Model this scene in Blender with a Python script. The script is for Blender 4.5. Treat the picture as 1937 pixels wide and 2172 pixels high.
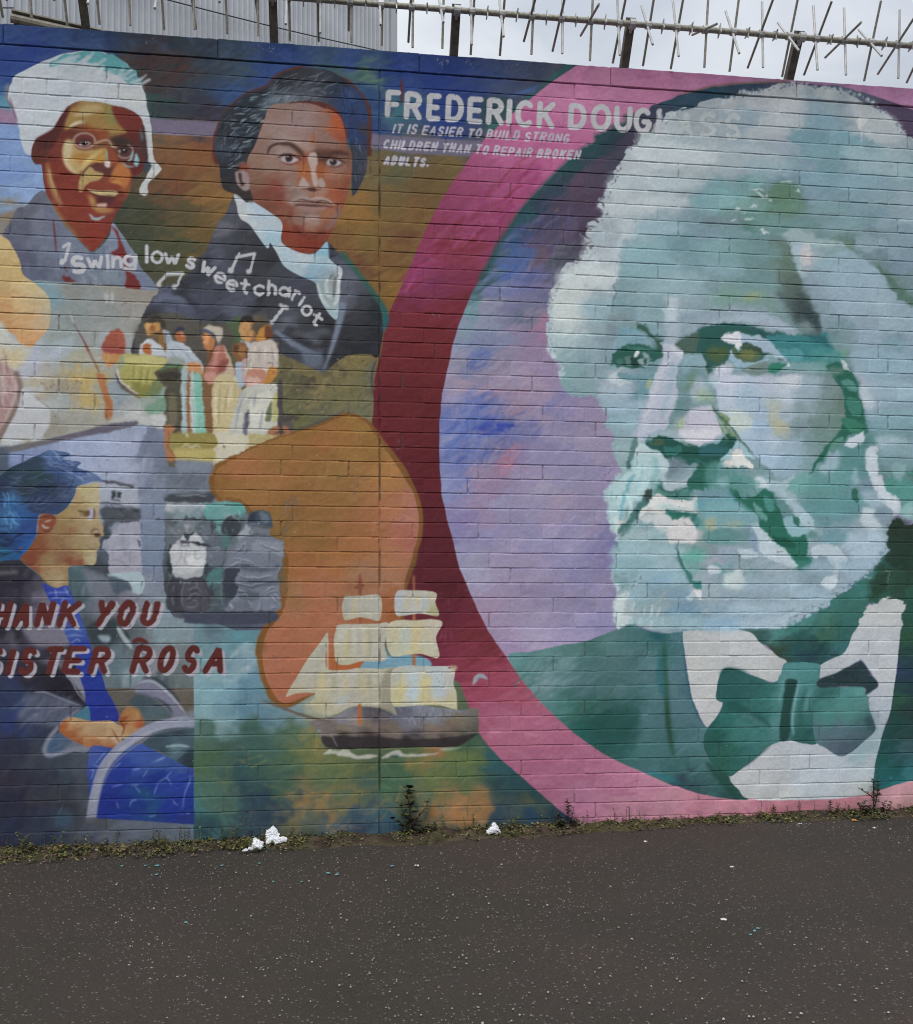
import bpy, bmesh, math, random
import numpy as np
from mathutils import Vector, Matrix, noise as mnoise
R = math.radians
for o in list(bpy.data.objects): bpy.data.objects.remove(o)
SC = bpy.context.scene; COL = SC.collection
# ---------------------------------------------------------------- camera
YAW = math.atan(0.1215)                     # the wall runs a little away to the right
cam = bpy.data.cameras.new('camera'); CAM = bpy.data.objects.new('camera', cam); COL.objects.link(CAM)
CAM.location = (-4.70*math.sin(YAW), -4.70*math.cos(YAW), 1.11); CAM.rotation_euler = (R(90), 0, -YAW)
cam.sensor_fit = 'AUTO'; cam.sensor_width = 36; cam.lens = 36*2000/2172; cam.shift_y = (1300-1086)/2172
cam.clip_start = .05; cam.clip_end = 3000; SC.camera = CAM
# ---------------------------------------------------------------- overcast sky
SUN_EL, SUN_ROT = R(52), R(205)             # behind the viewer, a little to the left
W = bpy.data.worlds.new('World'); SC.world = W; W.use_nodes = True
nt = W.node_tree; nt.nodes.clear(); N = nt.nodes.new; LK = nt.links.new
sky = N('ShaderNodeTexSky'); sky.sky_type = 'NISHITA'; sky.sun_disc = False; sky.sun_elevation = SUN_EL; sky.sun_rotation = SUN_ROT
bg1 = N('ShaderNodeBackground'); bg1.inputs[1].default_value = .10; LK(sky.outputs[0], bg1.inputs[0])
tc = N('ShaderNodeTexCoord'); mp = N('ShaderNodeMapping'); mp.inputs['Scale'].default_value = (1.6, 1.6, 4.2); LK(tc.outputs['Generated'], mp.inputs[0])
nz = N('ShaderNodeTexNoise'); nz.inputs['Scale'].default_value = 2.6; nz.inputs['Detail'].default_value = 7; nz.inputs['Roughness'].default_value = .55; nz.inputs['Distortion'].default_value = .6; LK(mp.outputs[0], nz.inputs[0])
cr = N('ShaderNodeValToRGB'); cr.color_ramp.elements[0].position = .33; cr.color_ramp.elements[0].color = (.56, .61, .69, 1); cr.color_ramp.elements[1].position = .66; cr.color_ramp.elements[1].color = (.82, .855, .90, 1); LK(nz.outputs[0], cr.inputs[0])
sep = N('ShaderNodeSeparateXYZ'); LK(tc.outputs['Generated'], sep.inputs[0])
mr = N('ShaderNodeMapRange'); mr.inputs[1].default_value = .25; mr.inputs[2].default_value = 1.0; mr.inputs[3].default_value = .86; mr.inputs[4].default_value = 1.5; LK(sep.outputs[2], mr.inputs[0])   # brighter towards the zenith, as under cloud
bg2 = N('ShaderNodeBackground'); LK(cr.outputs[0], bg2.inputs[0]); LK(mr.outputs[0], bg2.inputs[1])
mx = N('ShaderNodeMixShader'); mx.inputs[0].default_value = .93; LK(bg1.outputs[0], mx.inputs[1]); LK(bg2.outputs[0], mx.inputs[2])
wo = N('ShaderNodeOutputWorld'); LK(mx.outputs[0], wo.inputs[0])
sl = bpy.data.lights.new('sun', 'SUN'); sl.energy = 1.95; sl.angle = R(28); sl.color = (1, .97, .93)
SUN = bpy.data.objects.new('sun', sl); COL.objects.link(SUN)
az = SUN_ROT; sd = Vector((math.sin(az)*math.cos(SUN_EL), math.cos(az)*math.cos(SUN_EL), math.sin(SUN_EL)))
SUN.rotation_euler = sd.to_track_quat('Z', 'Y').to_euler(); SUN.location = (-3, -8, 10)
vs = SC.view_settings; vs.view_transform = 'Standard'; vs.look = 'None'; vs.exposure = 0; vs.gamma = 1
SC.cycles.pixel_filter_type = 'BLACKMAN_HARRIS'; SC.cycles.filter_width = 1.1
# ---------------------------------------------------------------- mural painter
# The wall painting is laid out in wall coordinates (metres along the wall, metres up) and
# ends up as a colour attribute on the brick mesh: flat paint on a real brick wall.
THETA = math.atan(0.1215); FPX = 2000.0; D0 = 4.70; HCAM = 1.11; YH = 1300.0; XC = 968.5
CAMX = -D0*math.sin(THETA); CAMY = -D0*math.cos(THETA)
def wall_xz(px, py):
    a = (np.asarray(px, float)-XC)/FPX; b = -(np.asarray(py, float)-YH)/FPX
    t = D0*math.cos(THETA)/(math.cos(THETA)-a*math.sin(THETA))
    return CAMX+t*(math.sin(THETA)+a*math.cos(THETA)), HCAM+t*b
RES = 0.0024; X0, X1, Z0, Z1 = -3.10, 3.30, -0.16, 3.96
CW = int((X1-X0)/RES); CH = int((Z1-Z0)/RES)
rng = np.random.default_rng(7)
ALB = 1.0/0.80                                   # paint albedo = seen brightness / light on the wall
def lin(c):
    c = np.asarray(c, float)/255.0
    return np.where(c <= .04045, c/12.92, ((c+.055)/1.055)**2.4)
CV = np.zeros((CH, CW, 3), np.float32); CV[:] = (62, 66, 84)
FR = [0, 0, 500/1820]
FRAMES = {l+n: (x, y, 500/1820) for l, x in zip('ABCD', (0, 480, 960, 1437)) for n, y in zip('1234', (0, 480, 900, 1340))}
def F(k): FR[:] = FRAMES[k]
def px_of(s, fr=None):
    ox, oy, sc = FRAMES[fr] if fr else FR
    out = []
    for tok in s.split():
        if tok in FRAMES: ox, oy, sc = FRAMES[tok]; continue
        x, y = tok.split(','); out.append((ox+float(x)*sc, oy+float(y)*sc))
    p = np.array(out)
    X, Z = wall_xz(p[:, 0], p[:, 1])
    return np.stack([(X-X0)/RES, (Z1-Z)/RES], 1)
def spline(p, closed=True, n=8):
    if closed: q = np.concatenate([p[-1:], p, p[:2]])
    else: q = np.concatenate([2*p[:1]-p[1:2], p, 2*p[-1:]-p[-2:-1]])
    t = np.linspace(0, 1, n, endpoint=False)[:, None]; o = []
    for i in range(1, len(q)-2):
        a, b, c, d = q[i-1], q[i], q[i+1], q[i+2]
        o.append(.5*(2*b+(c-a)*t+(2*a-5*b+4*c-d)*t*t+(3*b-a-3*c+d)*t**3))
    o = np.concatenate(o)
    return o if closed else np.concatenate([o, q[-2:-1]])
def smooth_noise(n, k):
    v = rng.normal(size=max(3, n//k+3)); x = np.linspace(0, len(v)-1.001, n); i = x.astype(int); f = x-i
    f = f*f*(3-2*f)
    return v[i]*(1-f)+v[np.minimum(i+1, len(v)-1)]*f
def densify(p, step=3.0):
    d = np.linalg.norm(np.roll(p, -1, 0)-p, axis=1); o = []
    for i in range(len(p)):
        m = max(1, int(d[i]/step)); t = np.arange(m)[:, None]/m
        o.append(p[i]*(1-t)+p[(i+1) % len(p)]*t)
    return np.concatenate(o)
def roughen(p, r, k=3):
    p = densify(p); t = np.roll(p, -1, 0)-np.roll(p, 1, 0); t /= (np.linalg.norm(t, axis=1, keepdims=True)+1e-6)
    nrm = np.stack([-t[:, 1], t[:, 0]], 1)
    return p+nrm*(smooth_noise(len(p), k)*r*.6+smooth_noise(len(p), 9)*r*.6)[:, None]
def box(a, r, ax):
    r = int(r)
    if r < 1: return a
    pad = [(0, 0)]*a.ndim; pad[ax] = (r+1, r); b = np.cumsum(np.pad(a, pad, mode='edge'), axis=ax, dtype=np.float64)
    n = a.shape[ax]; hi = [slice(None)]*a.ndim; lo = list(hi); hi[ax] = slice(2*r+1, 2*r+1+n); lo[ax] = slice(0, n)
    return ((b[tuple(hi)]-b[tuple(lo)])/(2*r+1)).astype(np.float32)
def blur(a, s):
    r = max(1, int(round(s*.9)))
    for _ in range(2): a = box(box(a, r, 0), r, 1)
    return a
SUB = 3
def raster(p, pad):
    x0, y0 = np.floor(p.min(0)).astype(int)-pad; x1, y1 = np.ceil(p.max(0)).astype(int)+pad
    x0 = max(x0, 0); y0 = max(y0, 0); x1 = min(x1, CW); y1 = min(y1, CH)
    if x1 <= x0 or y1 <= y0: return None
    w, h = x1-x0, y1-y0
    buf = np.zeros((h, w+2), np.float32)
    a = p; b = np.roll(p, -1, 0)
    ys = (np.arange(h*SUB)+.5)/SUB+y0
    for (ax, ay), (bx, by) in zip(a, b):
        if ay == by: continue
        s = 1.0 if by > ay else -1.0
        lo, hi = (ay, by) if by > ay else (by, ay)
        i0 = max(0, int(math.ceil((lo-y0)*SUB-.5))); i1 = min(h*SUB, int(math.ceil((hi-y0)*SUB-.5)))
        if i1 <= i0: continue
        y = ys[i0:i1]; x = np.clip(ax+(y-ay)*(bx-ax)/(by-ay)-x0, 0, w-.001)
        xi = x.astype(int); f = x-xi; r = np.arange(i0, i1)//SUB
        np.add.at(buf, (r, xi), s*(1-f)/SUB); np.add.at(buf, (r, xi+1), s*f/SUB)
    m = np.clip(np.abs(np.cumsum(buf, 1)[:, :w]), 0, 1)
    return x0, y0, m.astype(np.float32)
def put(ras, col, b=0, o=1.0):
    if ras is None: return
    x0, y0, m = ras
    if b: m = blur(m, b)
    h, w = m.shape; m = (m*o)[..., None]
    v = CV[y0:y0+h, x0:x0+w]
    v += (np.asarray(col, np.float32)-v)*m
def shape(s, k=0, r=0):
    p = px_of(s); p = densify(p, 12) if k else spline(p)
    return roughen(p, r) if r else roughen(p, .55, 5)
def P(c, s, b=0, r=0, o=1.0, k=0):
    pad = int(b*3)+2
    put(raster(shape(s, k, r), pad), c, b, o)
def outline(q, w, taper):
    n = len(q); t = np.gradient(q, axis=0); t /= (np.linalg.norm(t, axis=1, keepdims=True)+1e-6)
    nr = np.stack([-t[:, 1], t[:, 0]], 1); u = np.linspace(0, 1, n)
    if taper == 0: ww = np.ones(n)
    elif taper == 1: ww = np.sqrt(np.clip(1-np.abs(2*u-1)**2.2, 0, 1))*.95+.05
    elif taper == 2: ww = 1-.85*u
    elif taper == 3: ww = .15+.85*u
    hw = (ww*w/2)[:, None]
    L = q+nr*hw; R = q-nr*hw
    if taper == 0:
        cap = lambda c, d: np.array([c+w/2*(math.cos(a)*d+math.sin(a)*np.array([-d[1], d[0]])) for a in np.linspace(math.pi/2, -math.pi/2, 6)])
        return np.concatenate([L, cap(q[-1], t[-1]), R[::-1], cap(q[0], -t[0])])
    return np.concatenate([L, R[::-1]])
def S(c, w, s, t=0, b=0, o=1.0, k=0):
    p = px_of(s); q = densify(p, 4)[:0] if 0 else (spline(p, False, 6) if not k else np.concatenate([np.linspace(p[i], p[i+1], 5) for i in range(len(p)-1)]))
    put(raster(outline(q, w*FR[2], t), int(b*3)+2), c, b, o)
def E(c, x, y, rx, ry, b=0, o=1.0):
    s = ' '.join('%f,%f' % (x+rx*math.cos(a), y+ry*math.sin(a)) for a in np.linspace(0, 2*math.pi, 12, endpoint=False))
    P(c, s, b, 0, o)
def vnoise(h, w, cx, cy, ang=0.0):
    yy, xx = np.mgrid[0:h, 0:w].astype(np.float32)
    ca, sa = math.cos(ang), math.sin(ang)
    u = (xx*ca+yy*sa)/cx; v = (-xx*sa+yy*ca)/cy
    u -= u.min(); v -= v.min()
    g = rng.random((int(v.max())+3, int(u.max())+3)).astype(np.float32)
    i = v.astype(int); j = u.astype(int); fv = v-i; fu = u-j
    fu = fu*fu*(3-2*fu); fv = fv*fv*(3-2*fv)
    return (g[i, j]*(1-fu)+g[i, j+1]*fu)*(1-fv)+(g[i+1, j]*(1-fu)+g[i+1, j+1]*fu)*fv
def G(s, dabs, k=0, b=0, r=0, amp=8, streak=(26, 6), ang=-.5, e=14, pw=1.7, var=5.0):
    """fill an outline with colours blended between the given dabs, broken up like brushwork"""
    ras = raster(shape(s, k, r), int(b*3)+2)
    if ras is None: return
    x0, y0, m = ras
    h, w = m.shape
    pts, cols = [], []
    fr = None
    for tok in dabs.split():
        if tok in FRAMES: fr = tok; continue
        xy, c = tok.split(':'); pts.append(px_of(xy, fr)[0]); cols.append([int(v) for v in c.split(',')])
    pts = np.array(pts); cols = np.array(cols, float)
    st = 5
    gy, gx = np.mgrid[0:h+2*st:st, 0:w+2*st:st]
    num = np.zeros(gy.shape+(3,)); den = np.zeros(gy.shape)
    for (px, py), c in zip(pts, cols):
        wt = 1.0/((gx+x0-px)**2+(gy+y0-py)**2+e*e)**pw
        num += wt[..., None]*c; den += wt
    fld = (num/den[..., None]).astype(np.float32)
    n1 = vnoise(h, w, streak[0], streak[1], ang)-.5; n2 = vnoise(h, w, streak[0]*2.1, streak[1]*2.3, ang+.6)-.5
    n3 = vnoise(h, w, streak[0], streak[1], ang+.2)-.5
    yy, xx = np.mgrid[0:h, 0:w]
    fx = np.clip((xx+amp*(n1*2.4+n2*3))/st, 0, fld.shape[1]-1.01); fy = np.clip((yy+amp*(n3*2.4-n2*2.5))/st, 0, fld.shape[0]-1.01)
    i = fy.astype(int); j = fx.astype(int); a = (fx-j)[..., None]; c = (fy-i)[..., None]
    col = (fld[i, j]*(1-a)+fld[i, j+1]*a)*(1-c)+(fld[i+1, j]*(1-a)+fld[i+1, j+1]*a)*c
    n4 = vnoise(h, w, streak[0]*.7, streak[1]*.5, ang)-.5
    col = col+(var*(n1+n4)*.9)[..., None]
    if b: m = blur(m, b)
    v = CV[y0:y0+h, x0:x0+w]; v += (col-v)*m[..., None]
def H(cols, s, n, ln, w, ang, ja=.25, o=.8, t=None, jc=8, curve=.12):
    """n short brush strokes scattered inside an outline"""
    p = spline(px_of(s)); ras = raster(p, 0)
    if ras is None: return
    wide = w > 13
    if t is None: t = 0 if wide else 1
    x0, y0, m = ras; ys, xs = np.nonzero(m > .5)
    if not len(xs): return
    for k in range(n):
        i = rng.integers(len(xs)); a = math.radians(ang)+rng.normal()*ja; L = ln*FR[2]*(.6+.8*rng.random())
        c = np.array([xs[i]+x0, ys[i]+y0], float); u = np.linspace(-.5, .5, 6)[:, None]
        d = np.array([math.cos(a), math.sin(a)]); nn = np.array([-d[1], d[0]])
        q = c+d*L*u+nn*(u*u-.1)*L*curve*rng.normal()*2
        col = np.array(cols[rng.integers(len(cols))], float)+rng.normal()*jc
        put(raster(outline(q, w*FR[2]*(.6+.8*rng.random()), t), 4 if wide else 2), np.clip(col, 5, 250), 1.4 if wide else 0, o*(.8 if wide else 1)*(.5+.7*rng.random()))
# a plain stroke alphabet for the sign-writing, x 0..1, y 0 (foot) .. 1 (cap)
def arc(cx, cy, rx, ry, a0, a1, n=9):
    return [(cx+rx*math.cos(math.radians(a0+(a1-a0)*i/n)), cy+ry*math.sin(math.radians(a0+(a1-a0)*i/n))) for i in range(n+1)]
GL = {
 'A': [[(0, 0), (.5, 1), (1, 0)], [(.2, .33), (.8, .33)]], 'B': [[(0, 0), (0, 1)]+[(.5, 1)]+arc(.5, .76, .4, .24, 90, -90, 6)+[(0, .52)], [(.5, .52)]+arc(.5, .26, .5, .26, 90, -90, 6)+[(0, 0)]],
 'C': [arc(.52, .5, .52, .5, 50, 310, 12)], 'D': [[(0, 0), (0, 1), (.45, 1)]+arc(.45, .5, .55, .5, 90, -90)+[(0, 0)]],
 'E': [[(1, 1), (0, 1), (0, 0), (1, 0)], [(0, .5), (.85, .5)]], 'F': [[(1, 1), (0, 1), (0, 0)], [(0, .48), (.85, .48)]],
 'G': [arc(.52, .5, .52, .5, 50, 330, 12)+[(1, .45), (.6, .45)]], 'H': [[(0, 0), (0, 1)], [(1, 0), (1, 1)], [(0, .5), (1, .5)]],
 'I': [[(.5, 0), (.5, 1)]], 'K': [[(0, 0), (0, 1)], [(1, 1), (.05, .42)], [(.35, .6), (1, 0)]], 'L': [[(0, 1), (0, 0), (1, 0)]],
 'N': [[(0, 0), (0, 1), (1, 0), (1, 1)]], 'O': [arc(.5, .5, .5, .5, 90, 450, 16)], 'P': [[(0, 0), (0, 1), (.5, 1)]+arc(.5, .73, .5, .27, 90, -90, 6)+[(0, .46)]],
 'R': [[(0, 0), (0, 1), (.5, 1)]+arc(.5, .74, .46, .26, 90, -90, 6)+[(0, .48)], [(.5, .48), (1, 0)]],
 'S': [arc(.5, .74, .45, .26, 30, 270, 9)+arc(.5, .24, .48, .24, 90, -150, 9)], 'T': [[(0, 1), (1, 1)], [(.5, 1), (.5, 0)]],
 'U': [[(0, 1), (0, .4)]+arc(.5, .4, .5, .4, 180, 360)+[(1, 1)]], 'Y': [[(0, 1), (.45, .5)], [(1, 1), (.15, 0)]], '.': [[(.3, .02), (.32, .04)]],
 's': [arc(.5, .74, .42, .25, 40, 270, 8)+arc(.5, .25, .46, .25, 90, -150, 8)], 'w': [[(0, 1), (.25, 0), (.5, .75), (.75, 0), (1, 1)]],
 'i': [[(.5, 0), (.5, .72)], [(.5, 1.02), (.5, 1.05)]], 'n': [[(0, 0), (0, 1)], [(0, .6)]+arc(.5, .6, .5, .38, 160, 0, 6)+[(1, 0)]],
 'g': [arc(.48, .66, .48, .34, 20, 380, 14), [(1, 1), (1, .18)]+arc(.5, .18, .5, .18, 0, -150, 7)], 'l': [[(.5, 0), (.5, 1)]],
 'o': [arc(.5, .5, .5, .5, 90, 450, 14)], 'e': [[(0, .52), (1, .52)]+arc(.5, .5, .5, .5, 5, 310, 12)], 't': [[(.45, 1.05), (.45, .2)]+arc(.7, .2, .25, .2, 180, 300, 5), [(.05, .72), (.95, .72)]],
 'c': [arc(.5, .5, .5, .5, 50, 310, 12)], 'h': [[(0, 0), (0, 1.35)], [(0, .6)]+arc(.5, .6, .5, .38, 160, 0, 6)+[(1, 0)]],
 'a': [arc(.48, .45, .48, .45, 60, 420, 14), [(1, .95), (1, 0)]], 'r': [[(0, 0), (0, 1)], [(0, .6)]+arc(.5, .6, .5, .38, 160, 50, 5)],
}
def L(ch, c, x, y, w, h, t, rot=0, slant=0, butt=0, dx=0, dy=0, o=1.0):
    """one letter: foot-left corner x,y in frame units, width, height, stroke; rot in degrees clockwise"""
    ca, sa = math.cos(math.radians(rot)), math.sin(math.radians(rot))
    for st in GL[ch]:
        q = []
        for u, v in st:
            if not butt: u += rng.normal()*.012; v += rng.normal()*.012
            lx = t/2+u*(w-t)+slant*v*h; ly = -(t/2+v*(h-t))
            q.append('%f,%f' % (x+dx+lx*ca-ly*sa, y+dy+lx*sa+ly*ca))
        p = px_of(' '.join(q))
        p = np.concatenate([np.linspace(p[i], p[i+1], 4) for i in range(len(p)-1)])
        put(raster(outline(p, t*FR[2], 0), 2), c, 0, o)
def TXT(txt, c, x, y, x2, y2, h, t, slant=.2):
    n = len(txt); wts = [.45 if ch in ' I.' else 1.0 for ch in txt]; tot = sum(wts); xx = 0
    for ch, wt in zip(txt, wts):
        f = xx/tot
        if ch != ' ':
            cw = (x2-x)*wt/tot*(.80 if ch != 'I' else .6)
            L(ch, np.array(c)+rng.normal()*5, x+(x2-x)*f, y+(y2-y)*f+rng.normal()*1.5, cw, h*(1+rng.normal()*.03), t*(1+rng.normal()*.08), math.degrees(math.atan2(y2-y, x2-x)), slant)
        xx += wt
# ---- left half: background
F('A1')
G('-1500,20 -900,100 2100,260 B1 1810,420 C1 950,512 C1 0,1500 B3 1600,700 B4 1000,1900 A4 2000,2200 -1500,2200 A1 -1500,100',
 'A1 70,220:52,78,130 400,270:50,76,126 750,290:46,70,115 900,310:44,60,90 1050,330:48,60,72 1450,345:46,58,68 1700,400:44,58,82 70,400:32,52,122 300,400:34,55,125 70,560:36,60,125 30,660:40,70,125 '
 '1100,470:72,42,38 1350,510:74,46,42 1200,620:62,45,44 1570,470:50,58,62 1700,540:44,54,64 1130,730:38,74,68 1450,730:46,52,64 1690,660:40,58,92 1240,840:44,58,62 1560,880:44,42,58 1140,870:40,74,72 '
 '1280,1120:120,80,48 1530,1200:130,82,45 1600,1130:126,72,46 1270,1270:117,76,45 1560,1450:128,90,48 1700,1530:138,98,48 1350,1440:112,64,42 1080,1560:62,65,48 1450,1600:78,72,48 950,1710:58,62,50 1200,1750:66,66,48 1530,1820:100,78,42 1680,1680:112,86,48 1090,1890:62,70,52 1380,1930:68,72,50 '
 '10,1000:125,145,192 60,1100:118,150,202 150,1200:132,160,208 70,1380:114,146,202 220,1530:140,170,215 30,1560:130,160,200 40,790:70,140,150 30,1650:132,104,66 '
 'B1 0,400:62,78,88 120,480:60,76,90 430,400:42,66,125 300,560:40,68,128 980,440:48,72,132 1450,440:40,62,125 1310,600:30,52,125 940,590:62,90,85 1110,600:92,128,95 1020,730:38,64,110 1130,860:38,66,115 1320,850:60,100,115 1150,960:36,60,112 1650,640:30,52,122 1700,980:30,54,120 40,700:48,80,130 '
 '1160,1270:108,88,55 1530,1360:100,78,48 1270,1420:108,90,52 1300,1330:84,86,60 1240,1640:112,88,48 1520,1560:108,74,45 1380,1860:100,60,42 1020,1670:140,98,45 1120,1820:118,94,48 1700,1240:110,90,50 1640,1500:105,86,48 1470,1700:118,90,45 900,2000:120,80,45 '
 'B2 1340,290:110,74,40 1270,440:130,95,45 1340,570:130,92,40 1040,330:96,62,42 1130,480:122,90,45 1420,200:112,88,45 1100,1300:112,94,58', k=1, amp=13, var=5, e=22)
H([(62,88,140),(40,62,118),(75,98,140),(50,70,105)], 'A1 0,200 B1 0,320 B1 1500,430 B1 1500,560 B1 0,460 A1 0,320', 130, 90, 16, 10, .5, .3)
H([(55,60,66),(40,48,60),(66,46,46),(44,58,70)], '1000,350 1800,420 1700,700 1250,880 1150,700', 90, 120, 20, -30, .5, .3)
P((108,99,119), '-100,800 60,845 150,965 -100,950', 2, k=1, o=.75); P((150,112,142), '-50,840 90,850 150,960 -50,945', 3, o=.8, k=1)
P((106,97,118), '1155,915 1690,945 1650,1055 1170,1035', 1, k=1)
F('B1'); P((100,95,116), '1080,1030 1420,1060 C1 230,1090 C1 140,1210 B1 1420,1185 1090,1145', 1, k=1); P((120,110,130), '1105,1050 1170,1050 1180,1130 1090,1130', 4, o=.6)
S((88,40,38), 20, '1360,600 1355,800', 1, 1); S((50,105,115), 50, '1310,900 1370,820', 1, 3, .8); S((48,92,105), 40, '1320,900 1400,930', 1, 3, .6)
F('C1'); S((52,92,92), 55, '905,520 740,640 620,750 500,860 430,960 330,1010', 0, 2)
P((70,95,140), '420,745 600,680 680,650 640,710 480,745', 2, k=1); P((36,66,66), '250,760 480,780 440,980 250,1000', 3, o=.75); S((55,105,100), 40, '250,1010 330,970 360,1000', 1, 3, .7)
# ---- the ring
ring_out = '960,512 790,620 760,640 600,770 460,885 340,990 240,1090 140,1215 0,1410 B1 1650,1560 1560,1740 1480,1920 B2 1420,310 1340,500 1290,600 1250,700 1220,830 1195,1000 1160,1100 1145,1180 1130,1350 1128,1500 1160,1900 B3 1200,900 B4 1300,100 1560,500 C4 100,640 195,780 270,870 400,1010 530,1120 690,1260 830,1380 970,1480 1150,1560 D4 200,1800 1820,1800 3500,1800'
G('C1 '+ring_out+' D1 3500,560 1820,560 900,520 0,500',
 'C1 1230,620:186,118,153 900,760:192,116,156 1500,640:184,112,150 690,1100:186,100,146 420,1200:176,92,136 330,1400:150,70,108 250,1640:138,58,88 700,1230:178,88,132 110,1880:128,48,62 550,1500:152,66,106 500,1330:160,74,116 120,1700:142,60,98 330,1850:140,56,92 '
 'D1 100,600:178,112,150 330,620:175,108,150 700,620:150,108,142 1000,630:146,106,140 1600,700:174,118,158 1780,740:176,120,160 '
 'B2 1640,200:135,50,72 1560,320:142,56,98 1480,420:128,52,90 1600,500:112,44,68 1420,560:118,46,72 1500,700:110,36,42 1640,460:120,46,80 1300,760:112,40,44 1700,600:108,36,44 1450,1000:106,36,40 1600,900:104,35,38 1400,1350:98,34,38 1580,1300:98,34,38 1500,1600:94,32,38 1600,1800:92,30,36 1300,1560:98,34,38 '
 'B3 1500,300:92,31,37 1560,700:88,30,38 1680,900:86,30,38 1650,1150:86,30,38 1700,1250:84,29,38 1690,1500:96,34,48 1750,1650:106,38,54 1600,1650:100,34,50 1750,1800:118,42,62 C4 100,60:108,40,44 60,150:120,46,60 250,150:112,42,50 200,280:134,52,68 100,280:130,50,66 380,350:148,62,82 300,450:150,66,86 160,480:152,66,90 540,480:158,72,92 300,600:166,88,116 600,600:172,92,118 400,700:168,96,122 700,700:174,96,124 500,850:168,96,120 800,850:170,96,124 600,1000:164,92,122 900,1000:172,100,130 1000,1080:172,100,130 700,1150:168,96,128 1000,1250:175,112,142 1300,1150:182,112,142 1500,1250:190,124,148 1300,1400:186,128,146 1700,1300:196,136,154 D4 100,1250:200,132,148 150,1360:196,126,146 500,1370:200,132,146 900,1360:192,118,134 1300,1350:196,124,140 1700,1260:206,150,160 1750,1330:205,152,152',
 k=1, amp=12, e=20, var=4)
H([(150,52,110),(120,40,50),(165,80,120),(140,50,80)], 'C1 400,1300 700,1300 400,1700 B2 1500,450 1350,450', 90, 150, 26, -38, .2, .45)
H([(170,92,140),(190,120,160),(150,80,125)], 'C1 900,550 D1 800,620 C1 1500,800 C1 850,1250 C1 400,1200', 60, 170, 30, -20, .3, .25)
H([(165,92,120),(185,112,140),(150,80,115),(196,130,150)], 'C4 200,600 600,600 1000,980 1700,1230 D4 1000,1330 C4 900,1400', 80, 170, 30, -5, .4, .28)
S((100,84,60), 16, 'D1 0,745 300,668 600,645 850,640', 0, 1, .8)
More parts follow.
